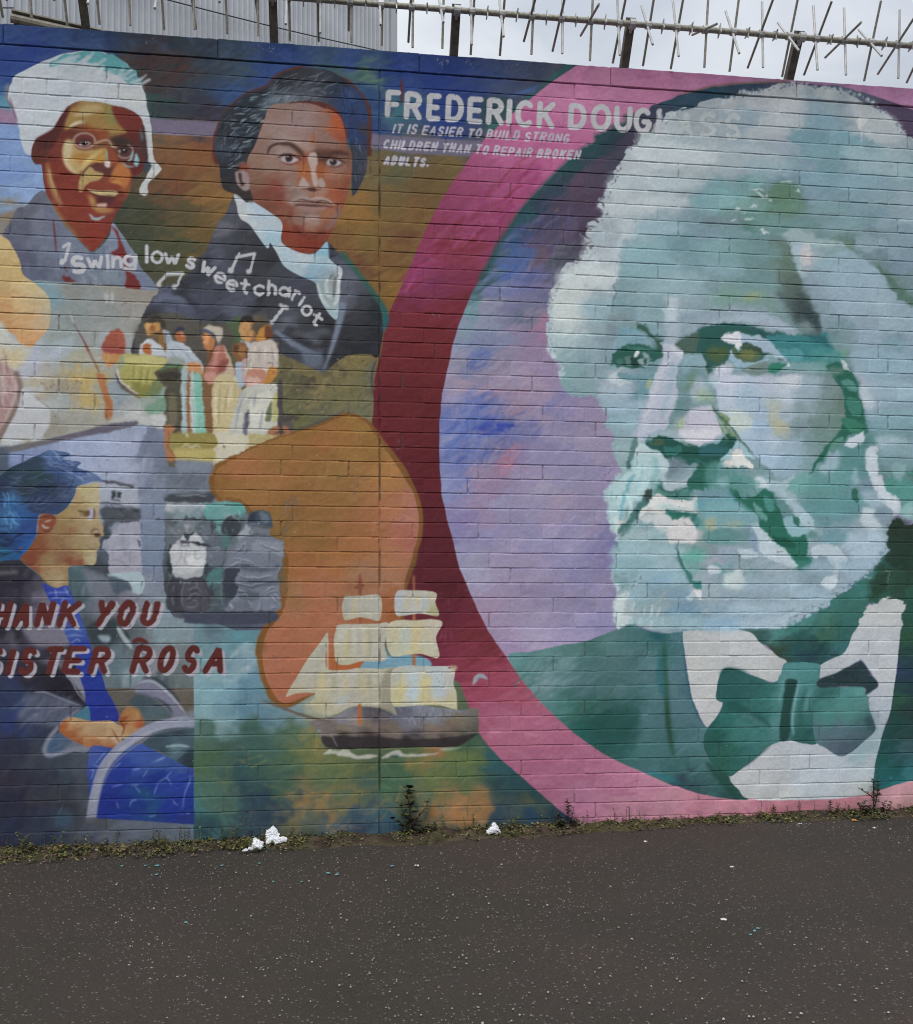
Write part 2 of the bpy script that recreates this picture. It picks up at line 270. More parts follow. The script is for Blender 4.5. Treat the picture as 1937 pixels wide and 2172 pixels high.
# ---- inside the ring
circ = 'D1 -50,770 0,742 300,672 600,648 900,642 1250,668 1500,742 1820,850 3500,1500 3500,2000 D4 3500,700 1820,1150 1700,1180 1500,1230 1250,1285 900,1300 500,1290 200,1250 0,1185 C4 1700,1180 1500,1090 1240,970 1000,820 800,650 600,440 430,215 280,0 C3 220,1480 140,1310 60,1120 0,880 B3 1760,920 1700,700 1665,550 1650,350 1645,0 B2 1650,1500 1670,1300 1700,1150 1750,920 1820,700 C2 60,740 150,510 300,250 450,0 C1 430,1770 540,1610 700,1440 850,1290 1050,1130 1200,1010 1400,890 1600,800'
G(circ, 'D1 250,700:42,72,88 600,680:52,66,84 800,660:70,64,92 1400,760:84,98,116 1700,880:76,64,88 1780,1000:72,60,84 100,790:50,72,92 C1 1700,800:44,72,86 1600,870:54,58,78 1250,1020:32,62,68 1100,1160:36,76,80 900,1280:36,72,74 1150,1250:70,54,74 1300,1100:62,54,72 1400,1060:62,58,72 1000,1400:80,62,82 1100,1500:72,56,74 780,1440:50,66,80 850,1600:76,58,82 650,1600:48,62,80 1000,1640:72,62,82 700,1720:66,62,88 900,1750:92,82,110 1000,1800:60,46,62 560,1700:42,82,84 450,1900:55,85,130 600,1850:66,66,110 750,1900:80,78,105 900,1950:68,66,84 '
 'C2 400,30:44,76,96 600,60:72,84,128 700,130:86,60,78 900,50:76,66,84 850,130:74,70,86 980,120:60,52,66 450,200:78,96,140 550,190:84,108,158 700,230:98,80,92 850,230:76,84,92 920,250:82,84,98 300,330:46,80,82 430,320:70,100,165 550,330:96,115,165 700,340:90,100,150 800,360:84,84,106 220,450:60,92,96 330,440:114,124,165 450,470:112,116,160 600,480:104,106,150 720,450:116,104,134 700,580:98,100,132 450,580:118,112,146 260,590:146,140,166 180,560:80,120,128 130,680:110,150,155 250,660:140,144,168 400,680:128,130,156 560,690:96,110,130 650,670:130,124,146 700,720:158,116,142 100,820:130,146,166 350,800:130,138,164 550,800:140,124,156 680,820:152,116,148 60,900:128,144,164 300,880:122,132,162 200,1000:98,114,168 280,960:120,128,166 450,1000:146,132,156 650,950:146,124,154 60,1020:142,138,158 170,1080:126,130,168 450,1100:150,138,162 680,1080:148,130,162 60,1200:168,146,166 300,1180:158,138,160 600,1160:164,142,166 800,1180:148,130,162 100,1270:162,140,160 400,1280:158,130,152 700,1290:160,138,160 150,1360:96,112,176 350,1360:124,122,162 500,1380:160,130,150 800,1360:126,124,168 1000,1400:152,136,170 200,1480:84,104,172 50,1480:110,124,180 500,1450:150,134,158 700,1480:158,140,168 900,1480:140,132,172 1100,1500:152,136,166 80,1560:88,108,180 270,1560:48,64,150 400,1570:82,98,164 600,1560:116,122,172 800,1600:156,148,180 1100,1600:154,144,172 200,1640:124,136,178 500,1650:110,118,168 100,1720:96,112,176 350,1720:124,122,164 500,1700:142,122,160 750,1720:140,134,172 1100,1720:156,144,172 60,1820:98,110,172 250,1830:152,134,162 450,1790:176,116,136 620,1820:150,144,180 1000,1820:146,142,178 400,1870:158,122,150 600,1930:152,138,172 900,1940:146,142,178 1150,1940:148,136,170 '
 'B2 1720,1450:112,122,180 1740,1550:90,105,176 1760,1700:104,118,180 1700,1650:140,150,190 1720,1850:120,130,182 1720,1990:140,146,190 1760,1150:160,150,178 1740,1280:156,146,174 1790,950:150,150,180 '
 'C3 50,450:120,130,178 250,480:152,124,152 200,570:156,130,162 500,480:150,140,172 700,520:160,154,178 1000,500:148,138,168 100,620:140,134,176 400,630:152,148,182 800,640:164,146,172 1050,640:146,134,166 100,750:140,126,170 300,740:156,136,166 600,740:154,146,180 800,730:162,146,176 1100,740:150,142,174 60,830:128,120,166 300,850:146,140,180 600,850:140,136,172 900,850:144,138,174 1150,860:132,126,166 100,960:146,142,178 400,970:156,146,178 700,970:146,142,176 900,980:152,146,180 1180,980:116,116,160 150,1080:158,156,182 400,1080:158,144,174 650,1080:156,144,176 900,1080:138,134,174 1150,1080:122,114,158 200,1180:164,158,186 600,1180:158,144,174 850,1180:146,140,176 1000,1190:130,126,166 1160,1190:140,130,162 300,1300:152,136,166 600,1300:140,122,156 900,1300:142,132,164 1180,1300:146,136,168 250,1420:166,140,170 500,1420:160,146,174 800,1420:148,138,170 1150,1430:140,134,172 350,1530:168,148,178 650,1540:162,150,180 1000,1540:150,142,180 1200,1520:142,136,178 450,1640:168,148,182 800,1640:162,150,184 1000,1640:164,152,188 450,1740:160,138,176 700,1700:170,154,184',
 k=1, amp=12, e=13, streak=(30, 7), ang=-.75, var=4)
S((40,76,74), 42, 'C1 1400,890 1200,1010 1050,1140 850,1300 700,1450 545,1620 435,1780 350,1900 C2 300,265 220,400', 0, 3, .75)
H([(60,82,150),(112,130,190),(160,150,185),(86,104,170)], 'C2 40,1300 450,1330 500,1600 300,1800 0,1800 B2 1700,1500', 100, 110, 26, -50, .35, .35)
H([(46,62,155),(60,80,165)], 'C2 210,1540 420,1530 380,1600 220,1620', 14, 90, 22, -10, .3, .6)
H([(180,120,140),(170,130,155)], 'C2 380,1750 560,1720 500,1850 380,1900', 16, 90, 16, -55, .3, .4)
H([(160,150,175),(88,92,130),(120,108,150),(66,80,140),(110,70,90)], 'C1 600,1700 1000,1650 950,1900 C2 800,400 400,500 350,250', 80, 130, 24, -55, .35, .2)
H([(172,164,186),(150,140,176),(164,140,166),(140,138,180)], 'C2 200,700 700,900 800,1200 1000,1700 C3 1150,500 1150,1400 700,1650 300,1500 100,900 50,300', 200, 170, 26, -30, .35, .25)
H([(70,90,160),(60,84,150)], 'C2 160,960 340,980 320,1060 150,1090', 12, 90, 22, -35, .3, .4)
S((196,190,206), 14, 'C3 850,1000 950,960', 1, 2, .5); S((200,196,210), 16, 'C3 905,755 960,715', 1, 1, .6)
# ---- white-capped woman
F('A1')
P((92,100,116), '70,640 40,680 35,740 90,830 130,870 75,740', 2)
P((192,199,205), '545,410 400,450 250,510 130,580 80,660 65,740 100,840 130,920 150,1000 165,1100 195,1170 240,1200 275,1150 330,1060 420,1010 480,930 600,800 720,790 830,800 960,835 1060,890 1120,1000 1145,1200 1190,1240 1178,1130 1160,930 1130,780 1090,650 1020,540 940,470 830,410 700,395', 0, 1.2)
P((196,198,196), '1120,1000 1150,1190 1140,1255 1165,1300 1130,1370 1090,1440 1085,1490 1115,1510 1145,1490 1150,1420 1235,1330 1240,1290 1190,1220 1165,1000', 0, .8)
P((82,150,155), '560,408 700,395 850,420 950,475 1045,565 1090,645 980,625 900,580 760,530 640,490 500,500 390,512 460,460', 0, 2.5)
H([(192,200,205),(175,190,196)], '420,500 640,450 780,520 620,560', 16, 150, 22, -28, .15, .9); H([(192,199,205)], '700,520 1060,580 1090,660 800,600', 18, 100, 20, -35, .25, .9)
H([(205,210,214),(178,188,196),(186,190,200)], '150,620 900,620 1050,760 500,780 150,800', 60, 150, 26, -20, .25, .3); P((184,188,200), '100,700 220,840 160,1000 120,850', 6, o=.5); P((198,198,186), '820,700 1080,690 1110,850 900,760', 6, o=.4)
S((110,48,60), 14, '75,745 110,860 140,950', 1, 1, .7)
FACE = '540,812 620,783 720,785 830,803 1000,850 1090,910 1112,1000 1132,1150 1140,1250 1100,1330 1030,1390 1000,1500 920,1620 865,1720 840,1800 720,1940 640,1880 540,1760 450,1650 390,1560 350,1460 330,1330 320,1272 270,1262 242,1190 275,1080 400,1005 480,890'
G(FACE, '560,880:104,56,40 650,850:150,124,74 800,840:146,122,70 700,930:142,108,58 900,960:126,98,52 960,880:106,42,34 1050,950:98,36,30 460,1000:92,40,34 420,1150:112,46,36 330,1130:78,38,32 290,1200:84,40,34 400,1300:116,46,32 420,1400:110,44,32 520,1450:118,46,34 620,1500:118,44,36 560,1600:122,50,36 700,1650:122,48,36 900,1550:108,44,40 960,1450:134,74,44 1040,1320:90,34,32 1090,1150:74,42,40 1000,1050:88,36,32 720,1800:130,48,36 600,1780:124,56,38', amp=5, e=8, streak=(14,4), var=4)
P((72,32,30), '280,1072 400,1000 455,940 500,860 540,830 500,960 440,1080 390,1160 300,1130', 2); P((54,44,46), '1090,985 1120,1010 1148,1230 1130,1260 1100,1130', 2, o=.8); P((50,60,68), '1125,1255 1175,1285 1110,1345', 1)
P((146,112,58), '565,830 700,800 830,812 870,870 905,950 985,1022 880,1040 820,1000 760,1000 700,1012 620,960 520,1012 500,980 530,900', 2, 1)
P((172,148,98), '620,835 720,808 800,830 770,862 640,878', 4); P((120,124,66), '820,815 880,850 900,940 840,960 810,880', 4, o=.7); P((104,40,33), '870,832 1000,850 1090,930 1085,1010 985,1010 905,930', 2)
S((196,180,146), 24, '530,985 600,950 660,942', 1, 1); S((190,172,130), 18, '560,895 640,885 720,880', 1, 2); P((128,62,36), '640,960 760,1000 830,1010 820,1080 730,1090 640,1030', 5); P((98,40,30), '480,1020 620,1010 740,1040 740,1080 560,1040 490,1080', 4)
P((176,146,90), '500,1100 570,1085 600,1150 680,1165 800,1150 760,1200 700,1270 640,1320 600,1345 540,1310 490,1220', 2, 1); P((194,176,132), '500,1110 550,1100 560,1180 530,1230 560,1300 600,1342 540,1318 495,1240', 2); P((168,118,52), '560,1200 640,1180 720,1200 640,1270 590,1240', 3)
P((176,128,54), '745,1170 825,1150 820,1240 740,1262 690,1270', 1.5); P((198,170,104), '640,1262 720,1190 790,1160 720,1230 650,1310', 2); P((134,62,36), '832,1150 900,1185 905,1265 860,1285 838,1240', 2)
P((84,44,38), '690,1285 760,1258 830,1290 905,1310 885,1385 800,1345 720,1315', 2)
P((170,142,86), '640,1335 690,1292 760,1330 800,1345 770,1392 700,1412 660,1450 625,1485 608,1430', 1.5, 1); S((78,50,40), 12, '700,1275 650,1330 640,1370', 1, 1)
P((168,98,48), '925,1262 1000,1300 1012,1390 960,1460 915,1405 880,1380 830,1425 870,1340', 2, 1); P((186,124,58), '860,1400 930,1400 940,1455 890,1450', 2)
P((126,54,38), '665,1445 760,1408 850,1412 930,1430 945,1462 880,1472 780,1450', 1); P((188,168,114), '678,1458 760,1474 860,1474 918,1486 870,1522 770,1512 700,1482', 1, .8); P((80,36,38), '738,1524 870,1520 892,1552 830,1592 770,1582', 3); S((56,28,30), 9, '680,1480 760,1515 880,1520', 1, 1)
P((164,122,66), '680,1502 732,1535 752,1600 850,1612 885,1632 780,1642 715,1600', 3); P((198,154,134), '755,1578 828,1570 815,1602 758,1598', 1.5)
S((152,176,180), 16, '688,1652 740,1692 820,1668', 1, 1); S((170,180,186), 10, '700,1690 780,1698', 1, 1)
S((154,114,72), 34, '368,1250 390,1400 440,1520 480,1600', 1, 3); S((132,96,60), 34, '400,1545 450,1650 540,1770 630,1870', 1, 3, .85); S((176,144,96), 12, '380,1300 400,1400 450,1520', 1, 1)
# glasses and eyes
E((98,42,36), 655,1090, 78,58, 2); P((176,160,152), '610,1112 650,1085 700,1105 690,1122 640,1130', 1); E((38,26,28), 656,1108, 24,20, 1); E((190,180,180), 664,1104, 6,6); S((44,26,24), 10, '600,1110 650,1080 710,1100', 1, .7)
s = ' '.join('%d,%d' % (655+82*math.cos(a), 1088+58*math.sin(a)) for a in np.linspace(.6, 6.4, 14)); S((172,150,142), 11, s, 0, .6, .9)
P((52,40,35), '860,1072 950,1062 1010,1100 1012,1130 900,1122', 3); E((76,46,42), 965,1172, 62,52, 2); E((36,26,28), 955,1165, 34,22, 1.5); E((160,150,148), 962,1160, 7,7); P((150,138,130), '910,1165 935,1160 930,1185', 1); S((36,26,26), 10, '905,1150 960,1135 1020,1160', 1, 1)
s = ' '.join('%d,%d' % (968+62*math.cos(a), 1170+54*math.sin(a)) for a in np.linspace(-1.2, 2.6, 12)); S((156,146,142), 10, s, 0, .6, .8)
S((182,160,140), 11, '735,1112 790,1088 840,1088 870,1132 900,1140', 0, .6, .9)
S((112,168,172), 11, '822,1150 832,1250', 1, .8); P((206,198,192), '815,1245 855,1252 850,1292 815,1285', 1.2); P((130,178,184), '1052,1190 1078,1240 1062,1292 1040,1270', 1.5, .8); S((140,176,182), 14, '1030,1170 1015,1230 985,1250', 1, 1); S((120,170,178), 10, '945,1255 985,1285 1040,1290', 1, 1); P((90,130,136), '1085,1000 1105,1040 1100,1090', 2)
# coat of the capped woman
G('A1 345,1480 400,1580 480,1720 600,1850 720,1950 840,1830 870,1720 920,1780 990,1880 1060,1990 A2 1090,320 1160,400 1215,490 1180,540 100,560 -100,300 A1 20,1830 50,1760 80,1720 130,1610 200,1590 280,1500',
 'A1 320,1540:92,94,106 220,1640:86,88,102 300,1700:104,108,124 420,1650:98,104,124 150,1800:86,90,106 350,1900:110,116,136 550,1900:112,122,142 900,1780:130,140,158 950,1900:118,130,152 A2 200,250:80,84,104 300,350:86,92,112 420,280:100,106,124 700,300:98,108,130 560,440:92,100,118 750,420:120,130,142 900,420:116,126,140 1120,440:112,122,146 1050,260:110,122,144 860,180:118,130,150 250,450:92,98,118', amp=8, var=6, e=10, streak=(10,22), ang=0)
P((58,24,24), 'A1 345,1480 400,1590 455,1690 425,1640 380,1560', 1.5, o=.5)
F('A2'); H([(150,158,168),(80,88,110),(125,134,150)], '480,200 900,220 950,470 500,470', 60, 70, 14, 85, .2, .5)
S((96,42,44), 13, '410,-60 425,60 438,210', 1, 1); P((112,42,42), '860,0 905,40 930,100 990,250 1005,340 1060,405 1085,490 968,492 975,390 950,280 905,235 855,205 915,170 905,80', 1, 1)
P((106,42,42), '498,310 540,390 625,470 575,512 482,504 512,450 478,390 530,385', 1, 1.2)
# ---- lower left pale field
G('A2 -200,520 1180,495 1190,540 1120,660 1040,900 1090,1000 1300,1300 1290,1560 900,1540 0,1750 -200,1750',
 'A2 420,540:118,150,160 560,530:136,136,130 900,560:148,142,132 1080,560:148,140,130 600,660:138,148,146 800,680:142,146,142 1000,680:152,150,144 500,800:148,156,154 700,850:148,153,150 750,950:162,168,172 1000,900:150,156,156 450,950:158,174,180 300,1000:182,188,204 250,1100:178,184,204 500,1050:162,168,168 560,1100:174,156,102 650,1200:180,158,98 700,1320:182,160,94 400,1230:160,148,126 500,1250:146,136,116 270,1150:172,158,122 480,1350:152,162,162 600,1420:166,162,148 300,1350:188,190,198 250,1500:198,200,200 600,1500:152,150,140 900,1300:146,158,166 950,1250:130,144,154 1000,1400:158,162,162 1000,1500:172,172,160 1200,1520:178,178,174 850,1000:160,160,158', amp=12, var=6, e=12, streak=(12,22), ang=.3)
H([(184,152,80),(170,140,90),(190,170,120)], '470,1080 600,1070 760,1350 560,1420 540,1200', 40, 60, 18, 60, .5, .55); H([(110,96,84),(130,110,90)], '330,1200 620,1190 600,1260 350,1260', 40, 26, 8, 20, .9, .5)
S((205,208,210), 26, '825,500 830,600', 1, 2, .7); S((205,208,210), 22, '870,500 875,605', 1, 2, .7)
G('A2 -200,20 40,90 100,160 150,260 180,370 260,430 340,500 385,580 392,700 370,800 300,880 240,940 150,900 80,820 -200,700',
 'A2 60,180:204,176,120 100,330:200,170,108 20,280:196,164,104 200,500:206,180,130 320,560:196,178,138 150,600:208,176,122 60,620:190,146,94 300,700:206,172,128 200,760:206,158,104 350,680:186,176,150 60,720:188,138,84 200,850:204,154,102 250,900:206,150,98', amp=7, var=4, e=12)
P((196,196,186), '-100,740 20,740 120,900 240,945 180,1060 80,1110 -100,1060', 3); P((212,190,140), '-100,930 100,960 200,960 150,1080 60,1100 -100,1040', 8, o=.8); S((176,110,60), 10, '-20,610 60,615 110,630', 1, 2, .7); S((170,110,62), 14, '-10,720 60,790 130,820', 1, 3, .7)
P((170,136,132), '-100,1060 60,1085 130,1140 160,1220 165,1290 130,1390 80,1490 30,1600 -100,1760', 1); S((124,106,98), 38, '130,1140 160,1240 140,1350 90,1470 30,1580 -20,1660', 0, 2); S((196,180,176), 20, '110,1160 125,1260 90,1400 20,1540', 1, 2, .8); H([(190,165,160),(140,104,102),(205,190,186)], '0,1080 100,1130 100,1350 0,1500', 24, 170, 16, 75, .15, .6)
P((196,198,200), '185,1250 300,1350 392,1430 392,1500 340,1620 200,1665 20,1690 60,1560 140,1420', 1.5); P((150,146,132), '392,1430 450,1480 540,1560 500,1600 335,1640 390,1520', 2); S((140,140,140), 9, '180,1250 400,1420 560,1580', 1, 1, .8)
# ---- the man in the dark coat
G('B1 20,1600 A1 1740,1660 1680,1730 1650,1810 1600,1930 1560,1980 A2 1590,210 1540,235 1500,310 1400,420 1260,475 1195,545 1130,640 1080,760 1040,880 1030,1000 1300,1100 1800,1000 B2 100,1000 380,900 400,1000 560,1060 740,1130 790,1110 900,1060 930,1000 1110,990 1170,1010 1215,830 1210,700 1190,600 1150,520 1050,400 940,265 850,185 790,120 700,60 400,0 150,-180 B1 75,1500',
 'B1 60,1650:72,74,84 120,1800:56,58,64 40,1950:62,64,72 250,1900:52,54,60 A1 1750,1750:98,98,106 1700,1900:66,68,78 1780,1850:76,78,88 A2 1700,250:84,88,104 1620,300:62,64,74 1780,100:48,50,58 1500,420:54,56,64 1700,380:70,74,88 1400,470:44,46,50 1550,560:66,70,84 1300,560:78,84,104 1220,560:86,90,106 1350,620:90,94,118 1700,520:62,64,74 1600,640:64,66,80 1750,640:74,78,94 1450,640:78,82,102 1150,700:56,58,70 1120,800:40,42,50 1060,930:42,44,52 1250,640:62,66,80 1450,760:48,50,58 1650,760:46,48,56 1250,750:48,50,58 '
 'B2 100,150:50,52,58 300,250:46,48,52 200,400:56,58,64 380,380:64,66,74 550,460:66,70,82 400,600:54,56,62 600,560:62,64,74 100,600:76,80,92 250,600:44,45,50 50,680:80,84,98 300,660:60,62,70 450,760:96,100,110 600,780:58,60,64 700,850:84,88,98 700,760:40,41,44 800,800:42,43,46 600,880:50,51,54 750,900:42,43,46 450,850:50,52,58 600,950:62,66,78 700,1010:90,96,112 850,1000:46,48,52 950,950:40,41,45 1100,950:40,42,48 1000,820:48,50,54 1150,830:42,44,50 1000,650:52,54,60 1150,650:36,42,46 950,400:92,96,108 930,560:96,100,114 900,300:84,88,102 1020,480:72,74,84 1050,600:58,60,66 870,230:76,80,92 820,180:48,50,56',
 amp=7, e=10, var=5, streak=(22,7), ang=-.4)
F('B2')
S((44,86,78), 42, '900,215 1000,340 1100,470 1190,590 1230,660', 0, 2.5, .85); P((34,92,98), '1195,600 1255,690 1245,770 1215,820 1210,700', 2)
S((114,124,142), 58, '905,590 870,760 830,900 790,1020 755,1110', 2, 2); S((84,88,100), 50, '870,420 930,420 980,520 960,640', 1, 6, .7); S((60,40,40), 12, '880,410 880,500', 1, 1.5, .8)
S((104,112,130), 44, '370,810 430,850 520,910 640,970 740,1020', 1, 2); P((92,100,116), '590,960 740,1010 720,1080 660,1070 600,1030', 3); S((90,92,100), 30, '520,820 620,850 720,900', 1, 4, .8); S((36,36,40), 26, '480,850 600,900 700,940', 1, 4, .7)
F('A2'); S((104,110,134), 34, '1190,580 1280,545 1380,560 1450,610', 1, 4, .8); S((36,38,44), 28, '1380,520 1480,580 1540,660', 1, 5, .7); S((38,40,46), 26, '1200,620 1300,600 1400,650', 1, 4, .6); S((36,38,44), 40, '1640,200 1560,330 1640,420', 1, 7, .6)
# cravat
CR = 'B1 75,1500 250,1580 350,1650 445,1705 430,1780 430,1870 500,1925 620,1962 700,1950 780,1868 790,1980 B2 830,285 895,335 880,450 870,600 850,725 750,610 710,500 680,430 560,380 450,310 390,200 340,130 B1 320,1920 250,1830 180,1735 110,1690 85,1600'
G(CR, 'B1 100,1540:190,196,200 250,1620:170,190,204 350,1720:186,200,208 120,1650:196,200,200 220,1750:190,202,208 350,1850:160,192,208 400,1960:192,204,210 B2 450,220:176,200,212 600,260:196,206,212 700,260:168,196,208 550,340:180,200,210 650,380:134,172,192 800,300:176,200,210 740,350:140,172,190 750,450:150,172,176 820,420:132,130,124 850,400:190,200,206 720,500:170,194,198 780,560:168,186,188 800,600:150,166,164 850,680:160,190,196', amp=5, e=8, var=4)
P((138,186,204), 'B1 700,1950 780,1868 792,1985 740,1975', 2); F('B2'); S((204,210,214), 26, '885,335 870,450 862,560 830,620', 1, 1); S((150,164,164), 20, '760,400 740,480 780,570 830,580', 1, 1.5); S((108,112,112), 24, '845,385 838,460 830,560', 1, 1.5); S((192,204,206), 24, '700,430 740,560 800,630', 1, 1.5); S((190,202,204), 20, '800,380 770,450 790,530 820,540', 1, 1); S((96,120,124), 16, '830,370 790,410', 1, 1)
# hair
F('B1')
P((84,42,36), 'B1 600,518 470,540 370,590 300,660 150,720 40,805 A1 1800,790 1720,880 1680,970 1652,1085 1690,1270 B1 300,1000 700,900 1080,1200 1120,1100 1130,950 1100,790 1020,690 900,595', 1.5)
G('B1 600,528 480,550 380,600 310,670 150,732 40,820 A1 1820,790 1730,880 1692,970 1662,1080 1662,1170 1690,1260 1710,1400 1740,1470 B1 90,1510 180,1560 230,1300 300,900 600,780 860,850 960,1150 970,1480 1000,1492 1060,1380 1090,1250 1095,1100 1105,950 1075,790 1000,690 900,605 780,540',
 'B1 600,570:48,48,54 750,600:52,54,62 450,620:40,42,48 300,720:36,40,46 550,700:66,72,84 700,700:58,62,72 850,700:40,52,76 900,620:40,44,52 960,760:38,60,104 950,900:36,52,92 1050,900:40,58,98 1080,1000:58,50,58 1000,1050:36,52,96 980,1200:50,56,68 1050,1250:56,60,72 1000,1400:48,54,66 350,760:84,98,110 500,760:96,104,112 650,770:88,90,98 150,800:36,44,54 100,950:34,40,48 200,950:38,44,52 120,1150:36,40,46 50,1300:38,42,48 150,1250:44,48,56 60,1450:48,44,46 A1 1720,1150:56,64,78 1750,1050:38,42,50 1760,1300:42,44,50 1780,900:44,48,54', amp=4, e=10, var=4, streak=(18,4), ang=-.5)
H([(124,142,150),(88,104,118),(150,162,166),(66,78,92)], '40,860 200,740 340,740 300,900 200,1100 60,1180', 70, 60, 9, -25, .25, .75); H([(124,142,150),(88,104,118),(70,78,92)], '30,1100 200,1080 150,1240 40,1300', 26, 60, 9, -30, .3, .6)
H([(96,104,118),(74,80,92),(110,116,126)], '400,620 620,560 800,600 850,740 700,760 480,760 350,760', 70, 70, 9, -30, .3, .6); H([(30,32,36),(40,42,48)], '420,590 800,580 1000,800 500,740', 40, 70, 9, -30, .3, .5); H([(130,142,150),(110,120,130)], '340,770 480,740 620,770 500,800 370,800', 24, 60, 8, -25, .3, .6)
H([(48,70,116),(60,72,100),(34,46,80)], '880,680 1000,740 1080,900 1060,1080 950,1080 900,880', 36, 90, 12, 75, .2, .5); H([(96,104,120),(70,76,90)], '990,1080 1080,1120 1070,1330 1000,1440 980,1200', 24, 70, 9, 80, .2, .5)
F('A1'); H([(96,108,124),(70,78,92)], '1680,1000 1820,860 1820,1250 1690,1220', 34, 60, 8, -45, .3, .6)
F('B1')
# face
G('350,818 500,800 640,800 750,832 870,890 915,1000 932,1130 968,1180 972,1300 952,1450 905,1600 855,1720 812,1800 760,1880 690,1950 600,1960 500,1922 432,1865 432,1720 340,1640 220,1560 190,1480 160,1300 170,1220 220,1130 262,1020 300,920',
 '400,850:134,106,96 600,850:140,113,106 400,1000:146,119,112 600,950:149,123,118 740,930:134,104,94 770,1050:132,100,90 820,900:164,78,42 850,960:170,76,40 890,1050:146,70,42 870,870:134,66,44 300,1100:132,102,92 450,1080:152,130,124 650,1050:142,112,102 800,1100:134,100,90 250,1250:132,100,84 350,1280:142,114,100 500,1300:142,114,102 400,1400:128,80,66 380,1440:132,62,52 250,1400:122,88,68 300,1500:116,62,48 400,1550:118,60,46 500,1450:146,121,112 600,1240:160,92,58 600,1330:160,92,56 740,1310:152,82,48 720,1200:84,52,42 850,1310:142,108,98 820,1340:160,102,80 880,1400:134,80,54 920,1420:124,62,42 860,1500:140,66,42 820,1440:134,78,54 560,1500:148,123,115 700,1500:150,112,92 600,1650:137,110,100 700,1690:144,119,110 540,1700:130,96,80 780,1650:146,92,64 650,1760:152,108,90 740,1740:134,84,62 480,1650:124,72,54 460,1780:128,50,32 560,1780:124,52,36 600,1870:125,48,31 700,1860:118,44,30 760,1800:120,52,38 300,1600:106,62,48 900,1200:112,74,58 830,1220:104,68,54 450,1150:144,120,112', amp=4, e=8, var=4, streak=(14,5))
P((176,152,142), '490,1090 560,1075 640,1110 690,1130 650,1180 600,1160', 5, o=.6); P((146,122,122), '480,900 620,880 700,940 640,1000 500,980', 7, o=.5); P((158,86,50), '660,1030 685,1060 680,1120 655,1100', 3, o=.7)
S((64,42,38), 20, '318,1200 340,1140 400,1112 480,1112', 1, 1, .9); S((70,46,40), 34, '420,1115 500,1118 570,1170 610,1220', 1, 2); P((120,56,40), '540,1190 600,1210 640,1170 620,1250 570,1260', 3, o=.8)
S((74,46,38), 34, '680,1190 760,1205 850,1178 965,1195', 1, 2); P((84,54,44), '710,1200 800,1200 760,1260 720,1290', 3)
P((160,138,130), '400,1165 500,1165 560,1200 480,1190 400,1205', 2.5, o=.7)
P((172,164,168), '425,1235 470,1205 540,1225 560,1240 520,1260 460,1262', 1); E((46,32,30), 487,1224, 30,28, 1); E((180,175,175), 478,1208, 7,7, .5); S((60,38,36), 14, '395,1220 450,1195 520,1200 590,1242', 1, 1); S((116,48,42), 11, '425,1250 490,1272 565,1255', 1, 1); S((130,98,88), 10, '430,1290 520,1310 580,1280', 1, 1.5)
P((172,166,170), '775,1258 815,1225 890,1255 860,1282 800,1278', 1); E((42,28,28), 828,1254, 27,27, 1); E((190,182,180), 818,1240, 7,7, .5); S((62,40,36), 14, '730,1245 800,1218 870,1232 925,1265', 1, 1); S((96,58,48), 9, '780,1285 850,1292 910,1275', 1, 1)
P((184,160,148), '640,1195 668,1175 695,1190 708,1260 696,1330 712,1400 692,1445 668,1405 650,1300 632,1235', 1, .6); P((162,92,54), '585,1240 628,1260 648,1330 640,1400 600,1390 575,1440 560,1400', 3, o=.85); P((150,80,46), '705,1280 745,1250 755,1330 745,1390 715,1390', 3, o=.85)
P((176,156,146), '562,1432 592,1368 622,1400 642,1440 600,1452', 1.5); P((172,150,140), '708,1400 738,1378 768,1432 735,1452', 1.5); S((108,60,46), 15, '575,1455 640,1462 680,1475 750,1450', 1, 1.5); P((60,38,36), '630,1455 680,1450 700,1470 650,1475', 1.5)
S((156,78,50), 26, '780,1400 830,1480 850,1560', 1, 3, .7); S((120,84,72), 12, '560,1420 510,1500 470,1560', 1, 2, .6); P((150,84,58), '660,1500 710,1500 700,1540 665,1535', 3, o=.7)
P((152,126,118), '500,1590 540,1530 620,1500 650,1540 700,1520 780,1545 840,1585 700,1560', 2, o=.8)
P((126,88,78), '530,1580 610,1552 700,1570 790,1580 700,1594 600,1590', 1); S((76,48,44), 11, '502,1580 560,1540 630,1548 690,1562 760,1552 835,1590', 1, .8); S((176,156,146), 11, '498,1575 575,1527 645,1540 700,1532 780,1545 838,1584', 1, .8); S((50,32,32), 11, '520,1585 650,1590 830,1600', 1, .8); P((148,112,102), '560,1597 680,1602 780,1602 730,1632 640,1637', 1.2); S((98,68,58), 16, '590,1648 660,1655 720,1645', 1, 2); P((172,148,138), '640,1650 690,1650 720,1720 640,1730 590,1720', 6, o=.6); S((96,44,36), 20, '490,1600 500,1700 560,1790 640,1820', 1, 3, .6); S((122,102,108), 22, '880,1590 835,1700 770,1790', 1, 2.5, .8); S((88,38,34), 14, '520,1770 640,1830 760,1790', 1, 3, .7)
P((130,66,50), '110,1270 160,1260 165,1330 100,1320', 3); P((152,130,128), '72,1345 110,1320 160,1332 182,1400 182,1462 140,1477 92,1432', 1); P((72,52,50), '98,1345 118,1340 128,1400 145,1420 118,1440', 1.5); P((52,44,44), '55,1440 95,1440 140,1482 188,1480 205,1565 80,1502', 2)
